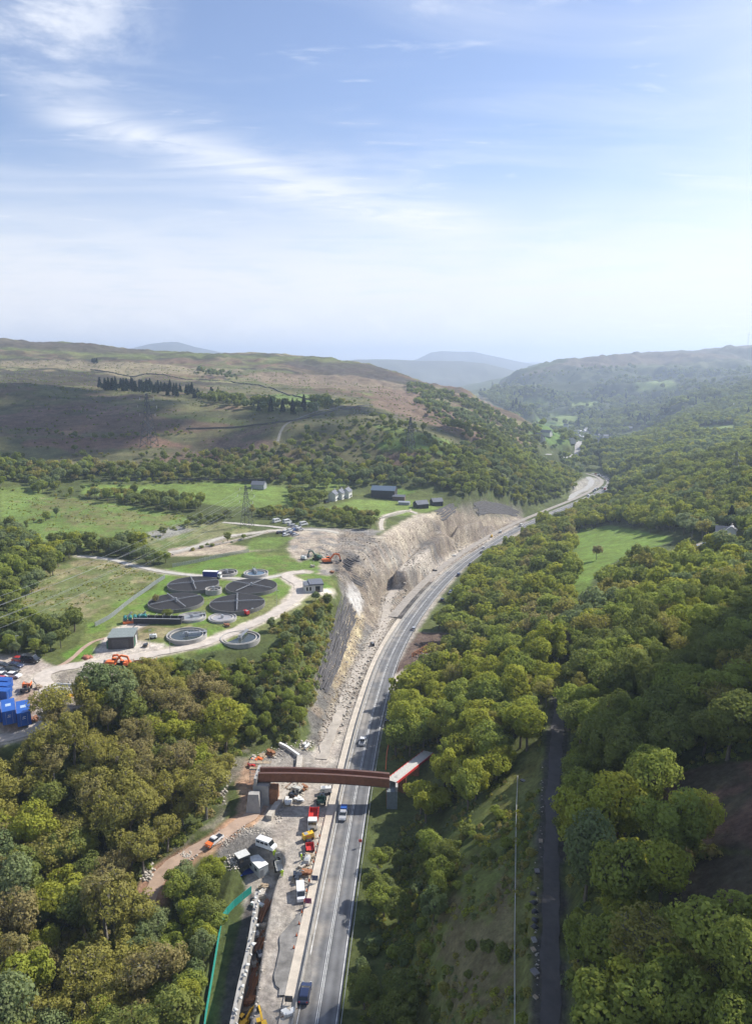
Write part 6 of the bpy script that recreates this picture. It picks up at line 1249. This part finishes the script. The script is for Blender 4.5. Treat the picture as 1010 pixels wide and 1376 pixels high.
def shed():
    r = thing('works_shed', at(163,872), R(8), 'dark flat-roofed works shed with green side door', 'shed'); MB().box((0,4.5,2.1),(8.6,9,4.2)).build('wall', pm('dark_brick',(.085,.08,.075),rough=.85,var=.2,scale=2), r); MB().box((0,4.5,4.33),(9,9.4,.25)).build('roof', pm('grey_green_roof',(.20,.23,.22),rough=.7), r)
    sh = MB()
    for k in range(9): sh.box((-.2,-.05,.5+k*.36),(5.6,.08,.3))
    sh.build('roller_door', pm('dark_shutter',(.11,.11,.11),rough=.6), r)
    for y, c in ((2.2,pm('green_door',(.02,.13,.07),rough=.5)),(5.2,WHITE)): MB().box((4.33,y,1.5),(.08,1.6,3)).build('door', c, r)
    MB().box((-4.6,1.5,1.4),(.8,1.6,2.6)).build('side_cabinet', pm('green_door'), r)
    r = thing('control_building', at(422,796), R(12), 'small white control building with dark flat roof', 'building'); MB().box((0,4,1.6),(8,8,3.2)).build('wall', pm('cream_wall',(.55,.54,.50),rough=.8), r); MB().box((1.2,4,3.5),(6.2,8.4,.6)).build('roof', SLATE, r); MB().box((-2.6,3,3.3),(3.2,6.6,.25)).build('lower_roof', SLATE, r)
    for x in (-3,-1.6): MB().box((x,-.04,1.7),(.8,.08,1.6)).build('window', GLASS, r)
    MB().box((1.6,-.04,1.4),(2.0,.08,2.6)).build('door', GLASS, r)
    r = thing('sludge_trough', at(214,836), R(-3), 'long dark trough with catwalk and hoops beside the filter beds', 'trough'); m = MB(); m.box((0,-1.9,1),(18.5,.25,2.2)); m.box((0,1.9,1),(18.5,.25,2.2)); m.box((-9.1,0,1),(.25,3.6,2.2)); m.box((9.1,0,1),(.25,3.6,2.2)); m.build('wall', pm('dark_steel',(.05,.05,.055),rough=.7), r); MB().box((0,0,1.2),(18,3.5,.2)).build('contents', BLACKM, r)
    hp = MB().box((0,-1.2,2.6),(.1,.1,1)).box((0,1.2,2.6),(.1,.1,1)).box((0,0,3.1),(.1,2.5,.1)).mesh('hoop', GALV)
    for x in (-7,-4,-1,2,5,8): link('hoop', hp, r, (x,0,0))
    MB().box((0,-2.2,2.2),(18,.5,.08)).build('catwalk', GALV, r)
    r = thing('sludge_press', at(182,836), R(18), 'teal and grey machinery with orange base at the head of the yard', 'machine')
    g = random.Random(8); TG = pm('teal_machine',(.02,.16,.15),rough=.5)
    MB().box((0,0,.5),(9,3,.8)).build('base', ORANGE, r)
    for k in range(5): o = MB().cyl((-3.6+k*1.8,-.9,1.8),(-3.6+k*1.8,1.2,2.2),.75,n=10).build('drum', TG, r)
    MB().beam((-4.5,0,1.2),(-1,0,4.2),.4,.5).beam((1,.5,1),(4.2,.5,3.8),.4,.5).build('conveyor', GALV, r); MB().box((3,-1,2),(1.4,1.2,2)).build('cabinet', TG, r)
    r = thing('articulated_lorry', at(285,777), R(-6), 'blue box lorry with pale roof parked on the lane behind the beds', 'lorry'); MB().box((-.6,0,2.1),(6.8,2.4,2.6)).build('box_body', pm('royal_blue',(.02,.03,.20),rough=.5), r); MB().box((-.6,0,3.44),(6.8,2.4,.1)).build('roof', WHITE, r); MB().box((3.7,0,1.6),(1.5,2.3,2.2),top=(.85,.95)).build('cab', WHITE, r); MB().box((3.6,-1.17,1.95),(.9,.04,.7)).build('side_window', GLASS, r); MB().box((4.42,0,1.95),(.06,1.9,.7)).build('windscreen', GLASS, r); wheels(r, (-3,-2,3.2), 1.0, WHB, .52)
    for px, py, lab in [(203,890,'orange and dark skip among stored pipes'),(188,890,'rusty skip beside the lane')]: 
        r = thing('skip', at(px,py), R(15), lab, 'skip'); m = MB(); m.hexa([(-1.4,-.8,0),(1.4,-.8,0),(1.4,.8,0),(-1.4,.8,0),(-2,-.95,1.2),(2,-.95,1.2),(2,.95,1.2),(-2,.95,1.2)]); m.build('body', ORANGE if px == 203 else RUST, r); MB().box((0,0,1.22),(3.6,1.6,.1)).build('load', STONE, r)
    r = thing('soil_heap', at(118,884), 0, 'small heap of red soil on the grass by the shed', 'heap'); link('soil', rocks_mesh('soil', [(0,0,0),(1,.4,0),(-1.1,.3,0),(.3,-.6,0)], [1.9,1.3,1.3,1.2], pm('red_soil',(.38,.15,.09),rough=.95,var=.2), 4), r)
    r = thing('formwork_frame', at(84,927), R(-8), 'pale rectangular concrete formwork in the yard corner', 'frame'); 
    for a, b in (((-3.4,-2.6),(3.4,-2.6)),((3.4,-2.6),(3.4,2.6)),((3.4,2.6),(-3.4,2.6)),((-3.4,2.6),(-3.4,-2.6))): MB().beam((*a,.5),(*b,.5),.35,.9).build('shutter', pm('pale_board',(.5,.5,.48),rough=.8), r)
    MB().box((0,0,.15),(6.3,4.8,.2)).build('base', CONCG, r)
    for i, (px, py, lab) in enumerate([(202,872,'lamp post by the trough end'),(372,815,'lamp post on the lane bend'),(229,878,'lamp post at the lane below the open tank'),(24,880,'lamp post by the hedge above the car park')]):
        r = thing('lamp_post', at(px,py), 0, 'thin grey '+lab, 'lamp post'); MB().cyl((0,0,0),(0,0,7),.09,.06,n=6).build('pole', GALV, r); MB().box((.4,0,7),(1.0,.25,.12)).build('lamp_head', GALV, r)
shed()
fence_run('palisade_fence', [(128,842),(150,830),(180,806),(196,795),(208,786),(222,777)], 'pale palisade fence along the field side of the works', 'fence', 1.8, pm('pale_palisade',(.42,.44,.42),rough=.6), GALV, 2.4, pales=True); fence_run('palisade_fence', [(232,762),(265,756),(300,748),(335,742)], 'pale palisade fence above the blue lorry', 'fence', 1.7, pm('pale_palisade'), GALV, 2.8, pales=True)
# ------------------------------------------------------------ houses
def house(px, py, rz, dims, wall, roofm, label, cat='house', nm='house', chim=True, wins=True, group=None, pitch=.42, s=1):
    l, w_, h = dims; r = thing(nm, at(px,py)-Vector((0,0,.3)), rz, label, cat, group, s); rh = w_*pitch
    m = MB(); m.box((0,0,h/2),(l,w_,h)); k = len(m.V)
    for x in (-l/2, l/2): m.V += [(x,-w_/2,h),(x,w_/2,h),(x,0,h+rh)]
    m.F += [(k,k+2,k+1),(k+3,k+4,k+5)]; m.build('wall', wall, r)
    m = MB()
    for y in (-1, 1):
        a = [(-l/2-.3,y*(w_/2+.35),h-.25),(l/2+.3,y*(w_/2+.35),h-.25),(l/2+.3,0,h+rh+.05),(-l/2-.3,0,h+rh+.05)]; m.hexa(a+[(x_,y_,z_+.16) for x_,y_,z_ in a])
    ro = m.build('roof', roofm, r)
    if chim: MB().box((l*.35,0,h+rh+.3),(.7,.6,1.4)).build('chimney', STONE, ro)
    if wins:
        wm = MB().box((0,0,0),(.9,.06,1.1)).mesh('window', GLASS)
        for y in (-w_/2-.03, w_/2+.03):
            for x in (-l*.3, 0, l*.3):
                for z in ((1.4, 3.9) if h > 4.2 else (1.5,)): link('window', wm, r, (x,y,z))
        MB().box((l*.15,-w_/2-.04,1.0),(.9,.08,2)).build('door', DARK, r)
    return r
CRM = pm('white_render',(.66,.65,.61),rough=.8,var=.08)
for px, py, lab in [(448,672,'white gabled house, the one by the parked black car'),(457,670,'white gabled house in the middle of three'),(466,668,'white gabled house, the one towards the dark barn')]: house(px, py, R(75), (8,5.5,5), CRM, SLATE, lab, group='white farmhouses')
BW = pm('black_boarding',(.045,.042,.045),rough=.8,var=.2)
house(516,668,R(-12),(18,12,6.5),BW,pm('blue_slate',(.09,.13,.18),rough=.6,var=.08),'large dark barn with a blue-grey roof','barn','barn',False,False,pitch=.2); house(536,672,R(-12),(9,6,3.5),pm('brown_boarding',(.14,.10,.08),rough=.8),SLATE,'brown lean-to annex at the end of the barn','barn','barn_annex',False,False,pitch=.15)
house(565,682,R(25),(9,7,3.4),BW,SLATE,'dark outbuilding nearer the field below the barn','outbuilding','outbuilding',False,False,pitch=.3); house(586,679,R(20),(8,6,3.6),BW,SLATE,'dark outbuilding at the edge of the cut','outbuilding','outbuilding',False,False,pitch=.35); house(543,678,R(-12),(8,4,2.4),pm('grey_sheet',(.33,.34,.36),rough=.6),GALV,'low grey shed beside the barn','shed','shed',False,False,pitch=.1)
house(348,656,R(-10),(10,7,3.5),pm('grey_sheet'),SLATE,'lone grey shed at the edge of the pasture','shed','shed',False,False,pitch=.3)
house(972,724,R(-25),(9,6.5,4.5),CRM,SLATE,'white house below the tall dark conifer'); house(981,722,R(60),(6,5,4.5),CRM,pm('pale_slate',(.4,.4,.42),rough=.6),'white gabled wing of the conifer house','house','house_wing')
_g = random.Random(12)
vw = [CRM, pm('stone_wall',(.3,.28,.25),rough=.9), pm('cream_wall')]
spots = [(770+_g.uniform(0,44), 579+_g.uniform(0,15)) for _ in range(44)]+[(724,592),(721,590),(727,594),(733,586),(768,596),(760,574),(775,571),(790,568),(805,572),(818,575),(830,570),(845,578),(985,548),(978,552),(970,612),(975,606),(930,548),(420,549),(424,547)]
for i, (px, py) in enumerate(spots):
    if i < 44: lab = f"pale village house, {ORD[i%20]} in the {('west','middle','east')[i//20]} cluster at the valley end"
    else: lab = ('white house on the slope near the distant road, '+ORD[i-44]+' of the scattered ones') 
    house(px, py, _g.uniform(0,3.1), (_g.uniform(9,16),7.5,5.5), _g.choice(vw), _g.choice((SLATE,SLATE,pm('pale_slate'))), lab, wins=False, chim=False, group='houses at the end of the valley', s=1.15 if i < 58 else .6)
# ------------------------------------------------------------ pylons, wires, masts
def pylon(base, h, rz, label, s=1, r_=.1):
    GALV = pm('weathered_galvanised',(.10,.105,.11),rough=.6,metal=.3)
    r = thing('pylon', base, rz, label, 'pylon', 'lattice pylons'); m = MB(); bw = h*.11
    def wd(z): return bw*(1-z/h)**1.1 + h*.012
    zs = [0]+[h*(1-(1-k/9)**1.25) for k in range(1,10)]; zs[-1] = h*.99
    for sx in (-1,1):
        for sy in (-1,1):
            g = MB()
            for a, b in zip(zs[:-1], zs[1:]): g.beam((sx*wd(a),sy*wd(a),a),(sx*wd(b),sy*wd(b),b),r_*1.5)
            g.build('leg', GALV, r)
    for a, b in zip(zs[:-1], zs[1:]):
        for q in range(4):
            c0 = [(-1,-1),(1,-1),(1,1),(-1,1)][q]; c1 = [(-1,-1),(1,-1),(1,1),(-1,1)][(q+1)%4]
            m.beam((c0[0]*wd(a),c0[1]*wd(a),a),(c1[0]*wd(b),c1[1]*wd(b),b),r_); m.beam((c1[0]*wd(a),c1[1]*wd(a),a),(c0[0]*wd(b),c0[1]*wd(b),b),r_)
    m.build('lattice', GALV, r); ends = []
    for k, (f, a_) in enumerate(((.62,.17),(.77,.21),(.92,.15))):
        z = h*f; g = MB(); e = h*a_
        for s_ in (-1,1):
            g.beam((0,s_*wd(z),z),(0,s_*e,z+.1),r_*1.4); g.beam((0,s_*wd(z),z+h*.05),(0,s_*e,z+.2),r_); 
        arm = g.build('cross_arm', GALV, r)
        for s_ in (-1,1): MB().cyl((0,s_*e,z-h*.05),(0,s_*e,z+.05),.13,n=6).build('insulator', pm('white_insulator',(.8,.8,.8),rough=.3), arm); ends.append(Matrix.Rotation(rz,4,'Z') @ Vector((0,s_*e,z-h*.05)) + Vector(base))
    return ends
def wires(E0, E1, sag, label, r_=.035, nm='power_line'):
    r = thing(nm, E0[0], 0, label, 'power line')
    for a, b in zip(E0, E1):
        V, Fc = [], []; k = 18; a, b = a-E0[0], b-E0[0]
        P = [a.lerp(b, i/k)-Vector((0,0,sag*4*(i/k)*(1-i/k))) for i in range(k+1)]
        for p, q in zip(P[:-1], P[1:]): tube(V, Fc, p, q, r_, r_, 4)
        link('wire', npmesh('wire', V, Fc, pm('wire_grey',(.35,.36,.38),rough=.4)), r)
b1 = at(332,708); b0 = at(-150,960); az_ = math.atan2(b0.y-b1.y, b0.x-b1.x)
e1 = pylon(b1, 25.5, az_, 'grey lattice pylon beside the upper works road'); e0 = pylon(b0, 26, az_, 'lattice pylon past the edge of the view by the car park')
wires(e1, e0, 5, 'power lines slanting down across the wet field')
b2 = at(201,600); pylon(b2, 47, R(70), 'tall lattice pylon on the brown moor', r_=.24); b3 = at(551,607); pylon(b3, 30, R(60), 'lattice pylon on the valley side above the farm', r_=.2); b4 = at(985,652); b5 = at(1120,640); e4 = pylon(b4, 25, R(0), 'lattice pylon on the hillside behind the conifer house'); e5 = pylon(b5, 25, R(0), 'lattice pylon outside the view along the hillside'); wires(e4, e5, 3, 'power lines on the hillside behind the conifer house', .07)
for px, h in ((661,44),(668,44)): p = Vector(pd(px, 524, 3450)); p.z = float(ground(p.x,p.y)); pylon(p, h, R(30), 'tiny pylon on the far saddle, the '+('outer' if px == 661 else 'inner')+' one', r_=.35)
p = Vector(pd(1004,464,4280)); p.z = float(ground(p.x,p.y)); r = thing('radio_mast', p, 0, 'thin radio mast on the far hilltop', 'mast'); MB().cyl((0,0,0),(0,0,75),1.2,.5,n=6).build('pole', GALV, r); MB().box((0,0,60),(4,4,3)).build('aerial', GALV, r)
# ------------------------------------------------------------ by the tramway
q = spline([tuple(at(*p)) for p in [(692,1700),(691,1376),(691,1280),(692,1180),(693,1100),(695,1045)]], 2.5); q[:,2] = ground(q[:,0], q[:,1])+.3; V, Fc = [], []
for a, b in zip(q[:-1], q[1:]): tube(V, Fc, a+np.array((0,0,.25)), b+np.array((0,0,.25)), .085, .085, 6)
tag(link('water_pipe', npmesh('water_pipe', V, Fc, pm('pipe_grey',(.42,.42,.40),rough=.6,var=.3,scale=.4))), 'thin white pipe running straight up the bank beside the tramway', 'pipe')
DB = rocks_mesh('bag', [(0,0,.35)], [.8], pm('black_bag',(.05,.05,.06),rough=.5), 1)
for i, py in enumerate((1203,1214,1226,1238,1248)):
    o = link('rubble_sack', DB, None, at(717,py)); o.rotation_euler[2] = i; tag(o, f"black sack in the row beside the tramway, {ORD[i]} down", 'sack', 'black sacks beside the tramway')
for i, (px, py, s, lab) in enumerate([(726,1131,.8,'pale timber pallet beside the upper tramway'),(721,1172,.9,'dark pallet above the black sacks'),(717,1264,.8,'white sheeted pallet below the black sacks'),(716,1277,.7,'pale pallet, next below the sheeted one'),(718,1308,1.0,'loaded grey pallet near the foot of the tramway'),(719,1341,.6,'small pale pallet at the foot of the tramway'),(702,1050,.9,'dark timber stack at the top of the bank')]):
    pm('grey_timber',(.22,.21,.21),rough=.9); r = thing('pallet', at(px,py)+Vector((0,0,.05)), R(80+i*9), lab, 'pallet', 'pallets beside the tramway', s*.7)
    sl_ = MB().box((0,0,.5),(1.9,.22,.06)).mesh('slat', TIMBER if i in (0,3,5) else pm('grey_timber',(.22,.21,.21),rough=.9))
    for k in range(5): link('slat', sl_, r, (0,-.6+k*.3,0))
    MB().box((0,0,.22),(1.8,1.2,.44)).build('load', (STONE,BW,pm('white_bag'),STONE,pm('grey_timber'),STONE,BW)[i], r)

# ------------------------------------------------------------ more gear on the works
g = random.Random(21)
GEAR = [(414,1128,'generator',YEL,'yellow generator box between the tipper and the red machine'),(419,1124,'pallet_load',WHITE,'white wrapped load by the barrier below the tipper'),(409,1165,'pallet_load',STONE,'pallet of pale blocks above the white van'),(413,1160,'generator',pm('pale_grey_paint'),'pale grey generator above the white van'),
 (411,1176,'pallet_load',RUST,'rusty bundle just above the white van'),(417,1152,'pallet_load',TIMBER,'timber bundle below the red machine'),(398,1182,'pallet_load',DARK,'dark bundle on the strip above the white van'),(438,1066,'generator',WHITE,'white machine box beside the green machine'),(401,1076,'pallet_load',WHITE,'white bags piled by the grey machine'),
 (392,1058,'pallet_load',STONE,'pale block pile beneath the bridge'),(386,1080,'pallet_load',WHITE,'white sheeted pile by the precast walls'),(408,1060,'pallet_load',RUST,'rust-brown pile beneath the bridge'),(346,1024,'pallet_load',ORANGE,'orange formwork stack above the footbridge end'),(352,1018,'pallet_load',TIMBER,'timber formwork behind the footbridge end'),(338,1030,'pallet_load',REDP,'red formwork on the dirt by the footbridge end'),
 (340,1022,'pallet_load',STONE,'pale sacks on the dirt above the footbridge end'),(364,1014,'pallet_load',RUST,'rusty plate stack behind the bridge'),(411,1005,'pallet_load',WHITE,'white and blue sheeted heap by the haul road foot'),(354,1194,'pallet_load',TIMBER,'boards below the white container'),(346,1218,'pallet_load',WHITE,'white tarp bundle at the wall top'),
 (340,1262,'pallet_load',WHITE,'white plastic heap halfway along the wall top'),(350,1290,'generator',DARK,'dark pump by the rusty plates'),(336,1300,'pallet_load',STONE,'pale sack heap by the rusty tubes'),(387,1365,'pallet_load',WHITE,'white post bundle below the black sign'),(335,1352,'pallet_load',RUST,'rusty frame above the yellow excavators'),
 (160,903,'pallet_load',YEL,'yellow bundle in the stored gear by the lane'),(145,893,'pallet_load',DARK,'dark pipes at the end of the stored gear'),(176,900,'pallet_load',ORANGE,'orange barriers stacked in the stored gear'),(115,905,'pallet_load',STONE,'stone pile inside the yard corner'),(130,915,'pallet_load',TIMBER,'timber stack near the bare trees'),(94,938,'pallet_load',YEL,'yellow boards by the formwork'),
 (62,935,'pallet_load',ORANGE,'orange barriers across from the blue containers'),(52,925,'pallet_load',TIMBER,'timber by the orange dumper'),(47,968,'pallet_load',RUST,'rusty frame beside the end container'),(170,855,'generator',YEL,'yellow pump on the bare soil behind the shed'),(206,858,'generator',WHITE,'white pump on the bare soil by the trough'),(196,868,'pallet_load',DARK,'open dark bay beside the shed'),
 (331,826,'generator',REDP,'red and white pump beside the filter bed by the lane'),(338,822,'generator',GALV,'grey pump housing on the lane side of the beds'),(305,841,'pallet_load',RUST,'rusty plates between the open tanks'),(420,762,'pallet_load',STONE,'pale pipe stack by the dark excavator'),(408,752,'generator',WHITE,'white bowser on the spoil yard'),(446,770,'pallet_load',RUST,'brown pile beside the ribbed terrace'),
 (610,748,'pallet_load',WHITE,'white wrapped blocks at the rock face foot'),(584,768,'pallet_load',DARK,'dark culvert box at the rock face foot'),(618,741,'pallet_load',STONE,'pale blocks in the notch by the rock face'),(660,722,'generator',YEL,'yellow roller on the new carriageway'),(672,716,'generator',WHITE,'white machine on the new carriageway'),(500,868,'generator',DARK,'dark machine parked on the haul road')]
for px, py, nm, mt, lab in GEAR:
    r = thing(nm, at(px,py)+Vector((0,0,.03)), g.uniform(0,3), lab, 'generator' if nm == 'generator' else 'stack', 'gear and materials stored on the works', g.uniform(.9,1.3))
    if nm == 'generator':
        MB().box((0,0,1.0),(2.4,1.3,1.1),top=(.95,.9)).build('housing', mt, r); MB().box((0,0,.35),(2.6,1.0,.15)).build('chassis', DARK, r); MB().cyl((.6,.2,1.5),(.6,.2,2.0),.08,n=8).build('exhaust', DARK, r); MB().box((-.5,0,1.58),(.8,.9,.06)).build('hatch', GALV, r)
        for x in (-.7,.7):
            for y in (-.6,.6): link('wheel', WH, r, (x,y,.34))
    else:
        m = MB()
        for k in range(7): m.box((g.uniform(-.9,.9),g.uniform(-.7,.7),.35+g.uniform(0,.5)),(g.uniform(.6,1.6),g.uniform(.4,.8),g.uniform(.25,.6)),rz=g.uniform(-.4,.4))
        m.build('load', mt, r); m = MB(); m.box((0,0,.06),(2.4,1.7,.1)); m.build('base', TIMBER, r)
        m = MB(); m.beam((-1.4,g.uniform(-.8,.8),.3),(1.5,g.uniform(-.8,.8),.9),.1); m.beam((-1.2,g.uniform(-.8,.8),.2),(1.6,g.uniform(-.8,.8),.3),.09); m.build('bars', g.choice((GALV,RUST,TIMBER)), r)
# scaffold at the footbridge end
r = thing('scaffold', at(352,1046)+Vector((0,0,0)), R(-3), 'scaffold with boards round the footbridge end', 'scaffold'); m = MB()
for x in (-3,-1,1,3):
    for y in (-2.4,-.8): m.box((x,y,3.5),(.09,.09,7))
for z_ in (2,4,6): m.box((0,-2.4,z_),(6.4,.08,.08)); m.box((0,-.8,z_),(6.4,.08,.08))
m.build('poles', GALV, r)
for z_ in (4.05,6.05): MB().box((0,-1.6,z_),(6.2,1.5,.08)).build('boards', TIMBER, r)
# clouds added out of view to cast shade on the moor and tramway slope
def cloud(cx, cy, alt, rx, ry, ang, seed, label):
    g = np.random.default_rng(seed); n = 700 if alt < 1000 else 115; u = g.uniform(0,1,n)**.62; th = g.uniform(0,2*math.pi,n); off = np.array((math.sin(SUN_AZ), math.cos(SUN_AZ)))*alt/math.tan(SUN_EL)
    wob = 1+.22*np.sin(th*3+seed)+.12*np.sin(th*7+seed*2); x = rx*u*np.cos(th)*wob; y = ry*u*np.sin(th)*wob; c_, s_ = math.cos(ang), math.sin(ang); X = cx+x*c_-y*s_+off[0]; Y = cy+x*s_+y*c_+off[1]
    m0 = min(rx,ry); rad = m0*(.05+.20*(1-u)**.7)*g.uniform(.5,1.2,n); Z = alt + g.uniform(-.1,.5,n)*m0*(1-u)
    import bmesh
    b = bmesh.new(); bmesh.ops.create_icosphere(b, subdivisions=2, radius=1); bv = np.array([v.co for v in b.verts]); bf = np.array([[v.index for v in f.verts] for f in b.faces]); b.free()
    V = (bv[None]*rad[:,None,None]*np.array((1,1,.7)) + np.stack([X,Y,Z],1)[:,None,:]).reshape(-1,3); Fc = (bf[None]+np.arange(n)[:,None,None]*len(bv)).reshape(-1,3)
    m = newmat('cloud'); t = m.node_tree; o_ = N(t,'ShaderNodeOutputMaterial'); d_ = N(t,'ShaderNodeBsdfDiffuse'); d_.inputs[0].default_value = (.92,.92,.93,1); tr = N(t,'ShaderNodeBsdfTranslucent'); tr.inputs[0].default_value = (.92,.92,.93,1); mx = N(t,'ShaderNodeMixShader'); mx.inputs[0].default_value = .45; L(t,d_.outputs[0],mx.inputs[1]); L(t,tr.outputs[0],mx.inputs[2]); L(t,mx.outputs[0],o_.inputs[0])
    tag(link('cloud', npmesh('cloud', V, Fc, m, True)), label, kind='stuff')
cloud(-420, 720, 1700, 480, 190, R(8), 3, 'white cumulus cloud added out of view to shade the moor'); cloud(150, 62, 700, 142, 132, 0, 6, 'small white cumulus cloud added out of view to shade the tramway slope')
# ------------------------------------------------------------ air
hb = npmesh('haze', [(x,y,z) for z in (-191.5, 400) for (x,y) in ((-15500,-2500),(15500,-2500),(15500,17500),(-15500,17500))],
            [(0,3,2,1),(4,5,6,7),(0,1,5,4),(1,2,6,5),(2,3,7,6),(3,0,4,7)])
hm_ = newmat('haze'); t = hm_.node_tree; o_ = N(t, 'ShaderNodeOutputMaterial'); v = N(t, 'ShaderNodeVolumePrincipled')
v.inputs['Color'].default_value = (.63,.745,.95,1); v.inputs['Density'].default_value = HAZE; v.inputs['Anisotropy'].default_value = .35
L(t, v.outputs[0], o_.inputs['Volume']); hb.materials.append(hm_)
tag(link('haze', hb), kind='stuff', label='thin blue haze hanging in the valley air')
